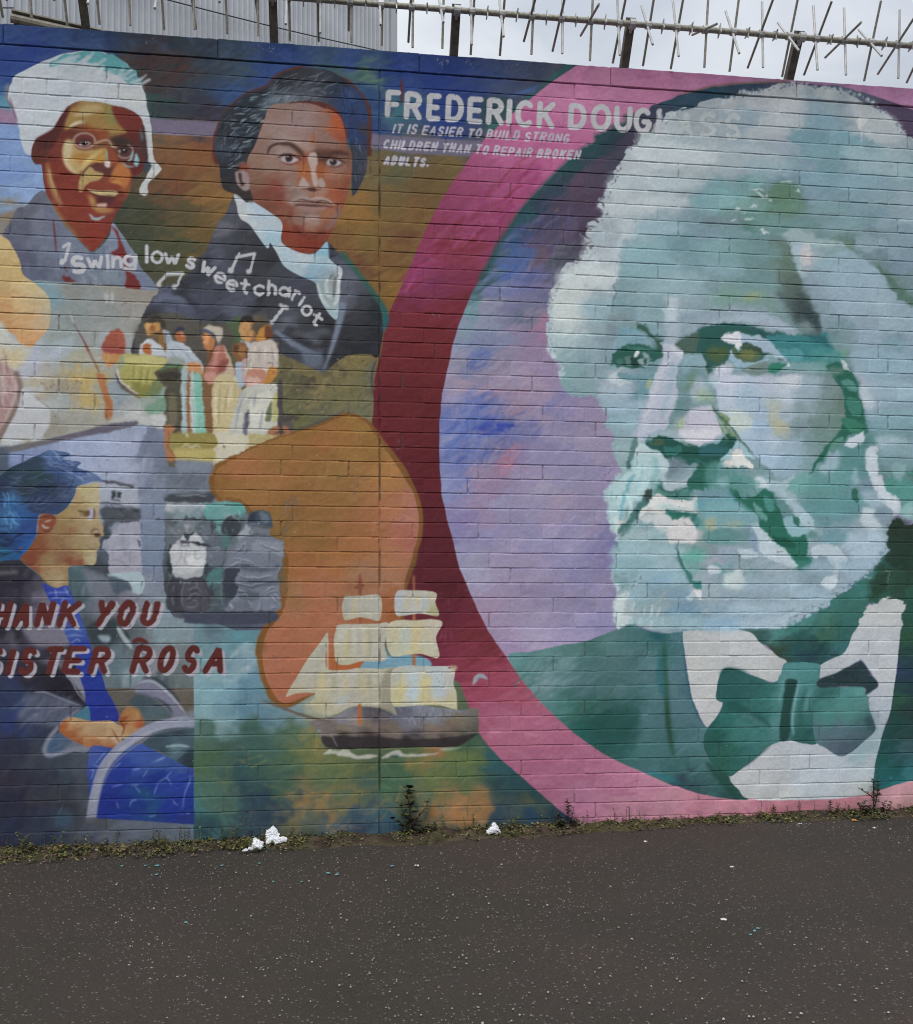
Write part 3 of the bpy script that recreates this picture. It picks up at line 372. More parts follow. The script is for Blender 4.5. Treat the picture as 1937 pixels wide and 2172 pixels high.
# stone ground under the coat
G('B2 400,1000 560,1050 745,1130 790,1105 850,1050 930,1010 1080,990 1140,1040 1130,1200 1120,1500 900,1490 510,1590 400,1560 380,1200', 'B2 440,1100:96,90,62 600,1100:116,102,68 700,1150:112,100,64 820,1120:96,88,62 1000,1050:118,104,62 1100,1150:98,96,70 500,1200:92,88,62 600,1230:80,74,58 750,1220:128,114,76 900,1250:116,106,66 1050,1280:104,98,68 480,1330:100,98,64 700,1350:112,102,66 900,1360:104,100,66 1050,1400:104,102,78 550,1430:96,96,66 750,1430:92,92,70 950,1420:106,102,72 450,1500:72,66,62 600,1530:104,100,62 1090,1480:108,104,72', amp=12, var=10, streak=(9,6), e=8)
H([(84,78,60),(128,116,78),(66,64,60),(140,126,80)], 'B2 430,1080 1120,1020 1110,1400 430,1450', 110, 34, 12, -20, .9, .5)
F('B2'); S((58,66,84), 16, '1160,1030 1130,1130 1128,1300', 1, 1.5); S((64,68,80), 18, '520,1590 650,1545 790,1490 930,1425', 1, 2)
# staff bearer, basket and company
F('A2')
S((196,190,180), 10, '540,660 570,750', 1, 1); S((116,60,66), 18, '570,750 640,870 690,970', 3, 1); S((130,100,80), 16, '690,970 770,1130', 0, 1)
P((170,108,66), '750,1150 790,1145 822,1175 835,1280 872,1380 862,1485 822,1490 808,1380 780,1260', 1, 1); P((140,82,52), '800,1300 870,1390 860,1480 840,1400', 3, o=.6)
P((150,76,58), '905,790 850,830 815,880 790,965 860,1000 945,1012 972,930 950,830', 1.5, 1); P((128,56,56), '800,930 960,950 945,1010 800,975', 4, o=.7); P((186,128,76), '795,985 860,985 930,1000 928,1045 842,1092 805,1045', 1.5, 1); P((200,150,90), '800,1000 850,1000 850,1060 815,1050', 3, o=.6)
P((80,82,80), 'A2 1060,770 1300,680 1640,760 1820,760 1600,1000 1560,1120 1300,1120 1080,1000', 6, o=.9); 
P((172,178,186), '1290,1000 1300,860 1350,868 1440,905 1530,990 1572,1065 1560,1150 1420,1080 1290,1030', 1, 1); H([(150,160,172),(190,194,200)], '1300,900 1440,930 1540,1040 1400,1050 1300,1000', 16, 80, 14, 40, .4, .5)
P((84,112,76), '1270,1100 1400,1062 1422,1112 1300,1132 1235,1118', 1.5)
P((158,146,78), '930,1000 1100,990 1250,1012 1290,1050 1250,1105 1180,1132 1260,1222 1220,1282 1100,1332 1020,1282 950,1200 920,1090', 1, 1); H([(176,168,100),(136,130,66),(150,150,96)], '940,1020 1240,1030 1150,1130 1240,1230 1090,1310 960,1180', 46, 90, 16, -50, .3, .55)
S((92,84,76), 30, '905,1100 930,1200 1000,1270 1080,1325', 1, 1.5); S((192,190,192), 20, '905,1080 925,1180 990,1262 1070,1310', 1, .8)
P((106,140,122), '1130,1345 1200,1290 1270,1230 1276,1440 1150,1455', 2, 1); P((176,180,178), '940,1440 1080,1360 1075,1470 950,1470', 3); P((186,186,182), '900,1480 1270,1450 1280,1560 1100,1545 880,1520', 4)
G('A2 1195,1130 1395,1130 1402,1300 1402,1560 1270,1560 1272,1260', 'A2 1300,1160:70,62,54 1330,1300:86,82,72 1340,1450:72,72,60 1330,1540:98,84,62 1290,1400:72,66,54', var=6)
P((166,114,78), '1275,1560 1365,1560 1345,1660 1335,1720 1378,1790 1290,1800', 1, 1); S((110,80,60), 10, '1345,1580 1325,1700 1370,1790', 1, 1)
P((52,48,48), '1105,705 1150,660 1210,650 1270,690 1285,770 1250,800 1230,740 1120,745', 2, 1); P((190,142,80), '1125,735 1230,725 1255,790 1200,850 1150,850 1125,800', 1); P((96,74,58), '1150,820 1210,830 1260,760 1280,820 1200,870', 3, o=.8); E((150,96,60), 1175,785, 20,22, 2, .7)
P((132,98,56), '1205,860 1275,830 1290,990 1235,935', 1.5); P((178,182,190), '1080,995 1100,915 1155,870 1200,880 1290,1000 1150,1000', 1, 1); P((164,96,58), '1110,930 1140,900 1168,930 1172,985 1112,980', 1)
P((156,160,168), '1262,820 1320,800 1352,862 1320,900 1285,890', 1.5); P((46,56,76), '1330,800 1400,775 1400,830 1350,855', 1.5); P((164,98,62), '1358,840 1420,812 1442,872 1400,912 1355,872', 1, .8); P((190,128,90), '1395,830 1425,830 1430,860 1400,860', 1.5)
P((186,132,86), '1415,1072 1540,1062 1548,1110 1562,1172 1430,1118', 1, .8)
for x, w, c in ((1425,60,(140,160,162)), (1462,44,(142,96,66)), (1500,50,(168,180,178)), (1550,70,(122,172,156)), (1600,60,(128,90,58))):
    S(c, w, '%d,1130 %d,1350 %d,1590' % (x-6, x, x+14), 0, 1.5)
H([(190,196,196),(140,170,165)], '1410,1150 1580,1150 1600,1560 1420,1560', 26, 170, 10, 90, .06, .5)
P((172,162,146), '1568,795 1622,766 1710,790 1724,850 1682,912 1632,852', 1, 1); S((58,74,112), 24, '1572,800 1612,820 1652,862', 0, 1); P((178,116,72), '1565,850 1640,850 1680,905 1660,975 1600,970 1568,915', 1, .8); P((122,84,50), '1570,1000 1640,980 1600,1110 1570,1080', 3)
G('A2 1650,1190 1810,1145 1870,1300 1840,1600 1850,1820 1640,1830 1650,1500', 'A2 1700,1300:192,178,138 1780,1300:182,166,120 1700,1500:186,178,150 1780,1600:180,172,150 1700,1750:196,188,160 1800,1780:198,190,172', var=5, streak=(5,24), ang=0)
P((166,106,92), '1690,922 1750,932 1790,1050 1812,1150 1740,1190 1655,1195 1598,1110 1640,985', 1, 1); P((178,128,124), '1680,930 1700,1000 1650,1120 1610,1110 1650,990', 4, o=.7); P((176,118,98), '1590,1120 1660,1180 1640,1220 1600,1200', 1.5)
G('A2 1340,1600 1640,1600 1640,1830 1450,1845 1340,1790', 'A2 1400,1620:112,104,60 1550,1620:130,116,58 1450,1720:156,140,78 1580,1750:170,152,86 1450,1800:180,168,120 1600,1810:182,166,104', var=7)
S((196,196,186), 16, '1410,1700 1450,1680 1480,1700 1520,1680 1560,1700', 1, 1); P((176,170,140), '1400,1800 1640,1810 1640,1870 1450,1860', 6, o=.8)
F('B2')
P((72,88,60), 'A2 1710,790 B2 20,735 110,700 115,800 210,900 80,1060 30,1000 A2 1790,1000', 3)
P((46,42,42), '103,745 130,700 200,688 226,750 216,790 200,755 110,760', 1.2); P((184,144,98), '110,752 205,752 222,830 200,892 145,892 115,835', 1); S((96,66,48), 8, '120,785 150,780', 1, .6); S((96,66,48), 8, '170,785 205,782', 1, .6); S((120,84,58), 8, '160,790 155,830 175,835', 1, .6); S((150,90,78), 9, '150,855 190,850', 1, .6)
E((96,86,72), 250,730, 80,50, 6, .8); P((176,122,62), '262,790 300,745 335,770 330,820 295,885 240,905 255,840', 1.5, 1); P((104,62,40), '290,770 335,770 370,850 300,880', 4, o=.6)
P((128,86,56), '52,925 90,902 140,905 182,925 172,1010 115,1052 62,1012', 1.5); E((76,54,42), 75,940, 26,32, 3, .6)
P((166,176,190), '80,1052 150,1040 150,1120 140,1230 85,1222', 1.5, 1)
P((186,178,170), '175,960 215,905 300,888 330,870 390,932 402,1082 330,1112 300,1240 160,1240 140,1120 130,1050', 1.5, 1); H([(204,198,190),(160,154,150),(198,170,156)], '200,920 360,910 380,1060 300,1120 170,1080', 36, 70, 14, -65, .4, .55)
P((184,132,112), '170,1112 260,1108 300,1170 280,1215 220,1262 158,1235', 2.5); P((160,126,118), 'A2 1700,1120 B2 0,1040 40,1100 0,1190', 3, o=.7)
P((178,124,62), '330,1092 402,1110 388,1155 300,1240 262,1285 225,1338 195,1295 225,1250 300,1190', 1.2, .8)
G('150,1245 260,1225 380,1225 400,1300 390,1540 330,1605 130,1605 20,1610 40,1480 70,1380 110,1285', '150,1300:172,172,168 100,1450:168,170,166 60,1570:178,178,172 230,1350:190,184,160 220,1500:196,192,178 330,1280:184,178,150 350,1450:164,158,112 280,1580:190,186,172 300,1400:186,184,160', amp=5, e=7, streak=(5,24), ang=.2)
P((112,110,118), '150,1440 190,1420 180,1590 135,1600', 2); P((108,112,84), '330,1400 350,1380 345,1500 305,1510', 2.5); P((178,172,112), '355,1360 390,1345 388,1490 360,1500', 2); H([(206,206,200),(150,152,150)], '60,1380 300,1300 300,1590 40,1590', 36, 150, 10, -75, .12, .5)
G('A2 1640,1600 B2 -50,1590 135,1600 150,1720 60,1780 A2 1700,1840', 'A2 1700,1700:196,190,168 B2 0,1620:192,190,176 80,1700:190,186,170 A2 1720,1790:188,180,150', var=6); P((178,164,112), '138,1605 400,1610 330,1660 150,1722', 2.5)
P((154,98,68), '325,1570 420,1530 500,1560 512,1602 380,1606 318,1592', 1.5); S((60,44,40), 20, '370,1588 440,1585', 1, 2); P((84,78,74), '402,1240 425,1500 505,1500 512,1580 430,1545 395,1530', 2)
F('A2'); P((126,116,84), '1400,1800 1600,1830 1640,1880 1500,1870', 5, o=.6)
# notes of the song
W_ = (190,190,194)
F('A2')
for ch, x, y, w, h, rot in (('s',558,380,118,140,-8),('w',684,345,120,98,-6),('i',820,330,36,100,-3),('n',866,328,82,92,0),('g',952,348,104,128,2),('l',1118,290,36,136,0),('o',1166,292,96,96,2),('w',1268,298,118,88,4),('s',1424,318,80,92,18),('w',1532,350,112,92,28),('e',1640,424,92,90,26),('e',1738,492,90,88,14),):
    L(ch, W_, x-3, y, w+6, h+8, 21 if ch in 'eo' else 25 if h < 132 or ch == 'l' else 32, rot)
F('B2')
for ch, x, y, w, h, rot in (('e',-9,492,90,88,14),('t',100,520,78,110,8),('c',214,540,90,86,2),('h',316,538,70,92,4),('a',402,544,90,86,8),('r',498,568,62,86,24),('i',546,606,40,82,32),('o',566,676,86,86,24),('t',634,734,92,100,34)):
    L(ch, W_, x-3, y, w+6, h+6, 20 if ch in 'eao' else 22, rot)
def note(pts, w, heads):
    S(W_, w, pts, 0, 0, .95, 1)
    for x, y in heads: E(W_, x, y, 22, 20, .4)
F('A2'); note('492,160 540,130 505,270', 22, []); E(W_, 482,278, 24,24,.4); note('1235,440 1292,365 1415,362 1365,460', 18, [(1232,452),(1352,466)]); S(W_, 26, '1290,370 1415,368', 0, .4, .9, 1)
note('1800,330 1850,210', 14, [(1786,340)])
F('B2'); note('45,330 85,240 222,212 188,345', 17, [(36,345),(176,350)]); S(W_, 22, '85,238 222,214', 0, .4, .9, 1); note('350,740 460,615', 20, []); E(W_, 352,748, 20,18,.5,.7); S(W_, 34, '425,610 470,630', 0, .4, .9, 1)
F('A2')
# ---- the bus panel and the seated woman
G('A3 0,180 80,190 350,130 700,55 1050,0 1280,30 1300,330 1640,340 1700,640 1300,660 1310,1350 1500,1480 1510,2038 600,2038 300,900 0,420',
 'A3 150,230:132,146,188 300,200:140,152,186 500,130:150,160,188 700,100:152,164,192 900,80:158,168,194 1000,150:162,170,196 600,220:152,164,196 850,200:158,170,198 1000,350:164,172,196 700,320:158,168,194 900,380:162,172,196 750,380:150,160,188 1030,550:166,172,192 950,600:160,166,182 100,300:92,110,150 1150,100:104,112,134 1200,250:108,116,136 1150,450:110,118,140 1180,700:118,130,154 1150,900:112,126,148 1200,1100:108,122,146 1150,1250:128,136,152 1250,600:120,134,150 1240,450:124,134,152 1350,350:100,108,122 1550,330:124,130,132 1400,430:88,92,106 1550,450:92,98,112 1350,520:104,112,124 1600,540:118,128,138 '
 '580,1200:60,84,90 620,1350:62,80,86 700,1220:112,120,132 750,1350:106,110,122 850,1220:100,100,112 950,1260:76,82,92 1000,1300:140,142,158 800,1400:100,104,114 950,1450:108,104,114 720,1600:54,62,68 850,1620:58,66,70 1000,1650:78,88,92 1100,1500:118,128,134 1250,1500:124,146,156 1350,1420:112,120,130 1300,1650:126,146,152 1150,1850:136,132,142 900,1850:86,106,114 1400,1800:110,120,122 1450,1580:128,148,154 1450,1950:96,106,106 900,2000:82,96,100 1000,1950:130,150,158 1250,1950:66,78,82', k=1, amp=10, var=5, e=14, streak=(8,22), ang=.05)
F('A3'); P((74,86,102), '-50,175 72,168 70,400 -50,420', 2, k=1); P((112,116,128), '0,510 35,510 30,600 -20,600', 3)
P((94,90,102), '60,178 300,130 600,62 850,0 A2 1050,1508 1052,1540 850,1592 A3 600,105 330,165 150,205 60,215', 1.5); S((130,110,90), 14, '160,125 230,130 160,200', 1, 2, .8); P((112,118,104), '90,180 350,120 380,140 120,205', 3, o=.5)
P((164,170,184), '775,440 1060,480 1072,640 930,622 768,600', 1, k=1); S((72,74,84), 22, '785,440 900,455 1020,480', 0, .8); S((86,90,104), 18, '768,608 860,615 960,628', 1, 1); P((54,58,64), '866,522 895,522 896,572 866,570', .8, k=1); P((54,58,64), '906,524 940,524 938,574 906,572', .8, k=1); S((60,64,72), 9, '865,582 928,592', 0, .6)
P((72,76,84), '775,650 900,640 1075,650 1078,752 1020,770 900,765 830,795 800,740', 2); H([(100,104,114),(54,58,64)], '780,650 1070,655 1060,750 830,780', 26, 50, 12, 20, .8, .5)
P((60,66,72), '800,760 860,850 850,950 840,1180 640,1110 740,1040', 3); P((70,80,92), '780,950 850,950 840,1080 780,1040', 3)
G('840,885 900,795 1000,762 1082,785 1098,1100 1092,1160 1000,1170 850,1150 840,1000 788,950 805,890', '900,850:156,158,174 1000,830:150,150,166 1060,900:166,168,182 900,1000:160,160,174 1000,1000:144,142,158 1050,1080:160,158,172 880,1100:156,152,166 820,930:140,142,158', amp=8, streak=(6,20), ang=0, var=6)
S((110,112,122), 8, '840,1060 920,1050 1000,1110', 1, 1, .8); S((120,120,132), 14, '960,830 950,950 1010,1060', 1, 3, .6); S((64,70,80), 16, '1070,890 1085,950', 1, 1.5); P((166,186,192), '850,1160 1095,1155 1108,1302 1030,1308 1000,1225 900,1190', 1.5)
P((70,84,96), '840,1180 960,1210 1020,1280 960,1290 900,1320 860,1260', 2); P((118,116,130), '900,1320 1000,1290 1030,1330 980,1360', 3, o=.8); P((104,110,122), '640,1110 830,1185 860,1300 750,1380 680,1240', 3, o=.7)
P((50,60,66), '680,1560 900,1500 890,1690 720,1720 690,1640', 4); P((140,156,166), '760,1630 850,1640 840,1680 790,1680', 2); S((150,164,170), 34, '905,1560 960,1650 1030,1740', 1, 1.5); S((44,54,60), 20, '960,1600 1010,1660', 1, 2)
# soldiers
G('A3 1295,640 1450,620 1640,625 1820,690 B3 0,600 110,620 170,690 360,800 440,910 450,1000 400,1200 420,1340 400,1445 200,1455 0,1455 A3 1310,1445', 'A3 1340,700:112,124,132 1330,850:84,90,98 1400,780:78,84,90 1550,700:118,136,142 1600,780:70,76,82 1700,680:94,146,146 1650,850:84,96,104 1700,950:78,86,96 1750,800:56,64,68 1750,1100:92,98,108 1350,1250:60,60,66 1420,1350:80,80,88 1550,1300:88,88,96 1600,1150:76,112,112 1680,1130:88,120,122 1650,1300:62,72,76 1720,1250:66,94,96 1750,1400:76,82,88 B3 30,640:92,150,150 60,720:104,124,130 60,800:74,84,90 120,780:120,124,132 150,700:96,104,112 100,850:150,154,162 30,900:82,100,102 40,1000:110,114,124 30,1100:84,88,98 20,1200:52,60,66 60,1350:76,80,88 30,1420:66,72,80', amp=6, e=8, var=6, streak=(10,7))
P((64,66,72), '1300,560 1500,545 1630,560 1600,600 1310,600', 4, o=.8); S((150,160,166), 10, '1480,620 1570,625 1610,690 1600,790', 1, 1.5, .8); S((50,56,60), 8, '1310,745 1340,735 1390,770', 1, 1)
E((70,76,82), 1350,820, 34,34, 2); E((104,108,116), 1355,830, 18,24, 2); E((58,62,68), 1765,830, 55,70, 3)
P((44,48,54), '1295,930 1340,930 1310,1010 1335,1090 1310,1150', 2)
P((182,184,186), '1420,865 1450,900 1470,880 1500,828 1545,850 1590,940 1603,1000 1590,1100 1560,1172 1480,1197 1350,1172 1338,1105 1312,1010 1340,935', 1, 1)
P((112,114,120), '1430,752 1490,742 1512,800 1485,845 1445,835 1428,790', 1.2); P((58,60,64), '1425,755 1440,705 1490,710 1510,770 1490,745', 2); S((60,62,68), 9, '1425,840 1440,890', 1, 1); S((58,60,66), 7, '1440,785 1500,780', 1, .8); P((80,84,90), '1450,820 1500,810 1480,850', 1.5)
S((50,52,58), 26, '1480,912 1560,922 1630,945', 1, 1); S((80,82,90), 10, '1330,930 1400,920 1500,925', 0, 1); S((60,62,70), 8, '1400,905 1450,910 1455,945 1400,942', 0, .8)
P((70,70,76), '1322,1182 1560,1192 1612,1310 1580,1442 1315,1442', 2)
P((62,66,74), '1600,960 1680,940 1720,980 1620,1090 1595,1050', 3); P((78,118,118), '1625,1120 1735,1112 1700,1190 1690,1225 1600,1222', 2); S((160,168,174), 8, '1735,1120 1720,1250 1700,1400', 1, 1.2)
P((98,104,114), '1345,1350 1500,1340 1570,1440 1350,1442', 5, o=.5)
F('B3'); P((64,70,76), '0,730 60,690 130,720 160,780 120,850 30,860', 3, o=.7)
P((60,68,80), '165,772 178,705 238,665 312,680 352,742 357,802 300,806 200,790', 1); P((96,106,118), '190,790 335,802 308,852 205,850', 1.5); E((190,194,200), 255,758, 15,13, 1); S((130,138,146), 9, '170,772 260,790 355,802', 1, .8); P((80,90,102), '250,680 330,700 340,770 280,760', 4, o=.6); P((150,156,164), '170,800 200,850 120,880 100,850', 3)
G('190,872 300,852 440,908 452,980 430,1080 402,1200 422,1335 385,1445 20,1445 20,1380 95,1260 75,1190 100,1080 20,1080 0,1040 60,960 130,880', '250,900:124,130,140 380,920:116,122,132 400,1000:122,128,138 250,1000:112,118,128 150,950:84,90,98 60,1000:98,104,112 150,1080:124,130,140 300,1080:104,110,120 200,1180:96,100,110 350,1150:114,120,130 150,1250:116,122,132 330,1250:100,106,116 300,1330:88,94,104 120,1380:98,104,114 300,1420:96,102,112', amp=5, e=8, var=5)
for s in ('130,900 160,940 140,1000', '160,1000 230,940 300,920', '50,1060 110,1040 150,1050', '110,1060 200,1050 260,1100 330,1120', '90,1150 180,1170 300,1160 370,1130', '85,1200 200,1230 330,1200', '100,1270 200,1310 330,1290 390,1250', '20,1340 120,1310 200,1340', '280,1290 350,1260 390,1240', '330,1290 390,1340', '40,1400 60,1440', '180,1400 240,1360 330,1380'):
    S((170,175,184), 10, s, 1, 1, .8)
    s2 = ' '.join('%f,%f' % (float(a.split(',')[0])+6, float(a.split(',')[1])+18) for a in s.split()); S((66,72,82), 11, s2, 1, 1.2, .7)
G('A3 1430,1462 1820,1452 B3 0,1452 395,1447 330,1485 265,1590 0,1595 A3 1600,1590 1500,1500', 'A3 1500,1500:68,72,80 1700,1500:70,74,84 B3 100,1520:70,76,92 300,1480:84,88,104', var=4)
# seated woman: hair
F('A3')
G('-80,430 0,400 80,340 200,280 300,235 380,198 450,208 545,232 480,270 625,295 600,335 700,370 790,425 785,445 700,452 600,480 582,540 530,632 470,682 430,702 320,692 290,752 282,850 232,932 182,1000 150,1055 0,1052 -80,1040',
 '100,380:40,56,72 300,300:46,62,80 400,240:78,104,150 300,400:40,60,66 450,350:48,70,110 200,500:40,50,60 400,500:40,50,68 600,420:70,92,132 520,560:60,76,108 300,600:44,56,90 500,480:48,56,84 80,600:52,96,140 80,750:56,104,150 150,680:44,84,140 200,800:38,62,120 50,900:32,44,76 150,950:36,66,120 200,930:34,84,152 100,1020:34,86,130 0,1000:36,96,126 -20,600:46,70,110 20,500:40,50,76 700,420:84,104,142', amp=6, e=9, var=5, streak=(20,4), ang=-.3)
H([(112,136,184),(70,94,146),(132,150,190)], '330,220 540,240 600,330 760,420 560,420 420,340', 60, 80, 7, 25, .35, .7); H([(34,44,56),(58,74,100),(90,106,136)], '100,380 560,440 560,580 420,680 300,660 100,560', 80, 110, 7, -15, .4, .5); H([(86,146,190),(48,84,140),(60,110,160)], '50,540 140,560 130,760 80,860 40,800', 34, 70, 11, 70, .4, .65); H([(30,36,56),(40,60,110)], '-20,860 260,860 180,980 0,1000', 26, 90, 11, -10, .4, .5)
S((34,90,160), 30, '270,870 220,950 160,1030', 1, 2.5, .8)
for i in range(7): S((46,62,110), 7, '%d,%d %d,%d %d,%d' % (410+i*26,330+i*8,470+i*26,300+i*12,530+i*24,285+i*17), 1, .8, .8)
G('600,482 700,466 760,460 770,600 765,680 782,760 806,842 790,866 766,880 772,930 766,960 745,985 752,1050 722,1090 660,1092 540,1105 532,1200 522,1250 440,1266 360,1222 300,1150 210,1085 163,1042 200,990 262,900 292,830 302,735 330,692 430,704 530,640 582,560',
 '680,530:182,168,122 620,560:166,142,98 740,560:186,172,134 700,620:176,156,112 620,640:166,142,96 560,660:158,132,86 500,720:144,120,76 680,760:168,148,102 600,760:160,138,96 550,820:134,92,60 480,800:138,108,70 650,850:166,146,112 600,900:158,136,94 740,800:168,148,112 740,850:162,138,104 400,900:134,104,68 300,950:122,68,44 350,830:126,72,48 500,960:128,94,66 550,930:150,124,84 650,980:154,138,94 700,1000:164,148,106 700,1050:172,162,128 620,1020:150,130,90 400,1050:150,124,82 340,1060:146,118,76 280,1040:118,58,38 450,1040:132,88,60 520,1060:116,60,42 600,1075:126,66,46 230,1030:116,56,36 280,1130:118,58,40 330,1130:142,110,76 370,1160:158,136,98 450,1200:168,148,112 500,1150:146,118,80 520,1230:140,116,74 420,1120:154,128,88', amp=4, e=8, var=4, streak=(12,5))
P((126,66,46), '298,762 328,700 400,700 442,740 412,800 365,832 318,812', 2); S((184,166,158), 15, '325,775 350,798 385,800', 1, .8); S((180,160,150), 11, '345,755 400,742', 1, .8); S((84,40,32), 10, '320,720 400,705 430,740', 1, 1); S((92,46,36), 9, '330,815 370,830 410,800', 1, 1)
S((104,82,54), 24, '600,668 660,680 700,668', 1, 1.5); P((172,166,184), '690,652 728,655 728,712 700,742 680,722', 1); P((96,68,48), '640,700 690,665 695,700 670,715', 1.5); S((70,46,36), 10, '725,645 732,690 722,730', 1, .8); S((110,86,64), 8, '610,700 680,700', 1, 1); S((190,178,150), 14, '690,650 745,640', 1, 2, .6)
S((104,72,54), 10, '708,855 715,822 745,812 770,830', 1, 1); P((74,46,36), '725,850 760,838 778,862 742,872', 1.2); P((180,160,130), '735,822 765,830 760,845 735,842', 1.5, o=.7)
S((112,88,68), 9, '665,945 700,925 765,925', 1, .8); P((170,152,118), '670,925 735,900 768,925 700,938', 1.5, o=.7); S((120,98,76), 10, '670,950 720,965 765,955', 1, 1.5, .7)
# coat, dress, chair
G('A3 -100,1060 0,1058 150,1052 200,1092 300,1170 340,1235 400,1390 480,1560 560,1700 640,1960 A4 660,500 690,700 700,900 690,1640 500,1670 -100,1720', 'A3 50,1100:46,46,52 150,1200:38,36,50 280,1250:60,58,70 350,1320:108,104,118 250,1350:58,56,68 50,1400:44,42,54 100,1550:34,34,42 80,1650:66,62,74 200,1700:60,58,72 300,1900:44,40,50 100,1900:42,40,54 A4 100,420:40,48,80 300,400:34,32,42 450,420:30,28,38 550,500:32,30,40 100,600:42,54,86 200,620:52,60,82 100,700:40,52,98 100,900:42,44,62 300,1000:52,58,68 500,1000:54,60,68 650,1000:64,72,84 100,1150:44,42,56 300,1150:44,48,62 450,1100:50,64,76 550,1250:52,52,60 100,1350:36,36,52 300,1300:48,46,56 500,1380:44,44,52 650,1300:66,72,84 100,1550:36,44,66 300,1500:46,52,70 450,1500:52,76,98 550,1560:58,64,78 50,1650:32,34,60 300,1620:40,48,72 600,1420:60,64,72', amp=12, var=5, e=14, streak=(12,20), ang=.5)
F('A3'); P((84,84,88), '-50,1130 140,1128 142,1162 -50,1165', 2, k=1); P((112,108,122), '170,1570 250,1550 480,1560 550,1700 350,1725 250,1690', 4); P((88,84,96), '55,1590 95,1590 125,1720 100,1760', 4, o=.7); P((120,118,132), '300,1830 480,1800 520,1850 500,1900 420,1870', 4, o=.6); P((120,120,136), 'A3 515,1940 620,1950 660,2038 A4 665,560 620,470 545,360', 2); S((150,150,160), 8, 'A3 510,1945 560,1990 A4 600,470 655,540', 1, 1)
G('A3 328,1230 430,1266 520,1243 570,1340 620,1460 680,1640 712,1740 790,1940 A4 820,440 880,550 912,690 690,695 660,480 A3 620,1960 580,1850 540,1700 480,1560 400,1390', 'A3 400,1290:44,60,150 500,1320:50,68,150 560,1440:52,72,156 600,1600:60,84,150 640,1700:36,54,140 700,1850:34,52,140 A4 740,400:30,48,132 800,550:32,48,136 780,650:34,46,134', var=4)
for s in ('360,1310 420,1300 500,1300 540,1290', '390,1350 450,1340 560,1350', '430,1270 440,1340', '500,1260 540,1330', '480,1600 560,1580 640,1600', '500,1640 580,1630 660,1640', '540,1700 600,1660 620,1690', '560,1560 600,1500', '470,1380 500,1340'): S((160,180,220), 6, s, 1, .5, .8)
F('A4')
P((92,98,118), '180,520 260,475 330,470 450,500 640,575 560,640 480,730 440,740 330,720 200,690 120,640', 6, o=.75); H([(70,78,98),(108,112,130),(54,62,84)], '180,520 500,520 480,720 300,760 150,680', 40, 110, 20, -50, .3, .35); S((38,52,100), 34, '90,690 150,590 200,540', 1, 5, .8); S((130,134,150), 12, '260,470 350,470 480,520 640,580', 1, 1.5, .8)
G('640,600 560,660 470,760 380,850 345,920 380,960 560,930 700,905 690,600', '560,800:90,98,114 450,880:62,84,112 400,920:58,80,108 650,640:54,110,130 600,640:60,100,120 600,890:112,114,126', var=4)
S((122,126,142), 30, '635,585 500,690 400,800 350,890 352,940 400,955 560,915 700,895', 1, 2)
G('455,742 545,660 700,692 850,686 920,722 962,742 945,820 925,880 875,902 700,895 600,862 500,805', '550,700:182,148,104 700,740:182,150,108 850,720:178,148,108 920,760:172,140,100 800,820:172,138,98 900,840:182,160,132 650,820:166,122,78 560,800:150,84,48 480,750:152,78,40 600,850:140,72,38 750,880:146,84,46 870,885:136,66,34', amp=4, e=8, var=4)
G('985,582 1060,578 1112,640 1112,720 1062,780 1000,812 940,822 955,760 920,690 940,640', '1000,620:152,104,60 1050,640:160,118,72 1090,700:146,72,38 1000,720:168,126,80 960,690:128,60,32 1030,780:166,124,80 960,800:176,140,100', amp=3, e=7, var=4); S((120,56,30), 10, '865,752 900,810 930,860', 1, .8); S((96,50,30), 10, '925,690 960,740 940,810', 1, 1)
P((110,110,130), '1040,460 1080,380 1180,388 1300,468 1392,582 1440,662 1345,655 1200,520 1100,490', 2.5); S((156,160,174), 20, '1060,400 1180,385 1320,490 1440,640', 1, 1.5); S((36,46,54), 20, '1090,360 1200,365 1330,470 1400,560', 1, 2, .8); S((38,48,54), 14, '1180,500 1280,560 1340,640', 1, 2)
P((60,74,82), '1000,572 1050,490 1150,502 1250,580 1310,665 1118,668 1080,600', 3); P((72,92,96), '1130,580 1290,590 1310,670 1120,700', 4, o=.7)
G('700,905 905,900 1100,862 1200,920 1490,1052 1505,1065 1502,1490 1100,1462 740,1442 690,1230', '750,950:66,84,150 800,1000:44,64,140 900,950:40,60,136 1100,950:52,78,150 1250,1000:56,84,148 1400,1050:50,76,138 950,1100:30,48,136 1200,1150:26,46,132 1400,1150:30,50,136 1150,1250:30,74,120 1100,1350:24,40,124 1350,1350:26,44,132 850,1300:26,42,128 1450,1450:30,46,120 1150,1370:30,72,112', amp=8, var=4)
for s in ('740,1020 790,960 830,920', '720,1030 780,1040 830,950', '1180,1010 1280,975', '1210,1000 1290,960', '880,1060 940,1010', '1020,1070 1090,1060', '1100,1130 1150,1060', '1280,1130 1330,1080', '1210,1180 1290,1130 1330,1190', '1460,1110 1470,1150 1430,1250 1410,1380', '1010,1190 1080,1180', '860,1200 950,1180', '900,1310 920,1370', '1330,1300 1380,1350', '1150,1430 1210,1420', '1440,1410 1470,1400', '1000,1360 1020,1310 1060,1300', '700,1080 730,1070 700,1150', '1190,1260 1220,1180', '1040,1190 1090,1250'): S((150,174,214), 6, s, 1, .5, .75)
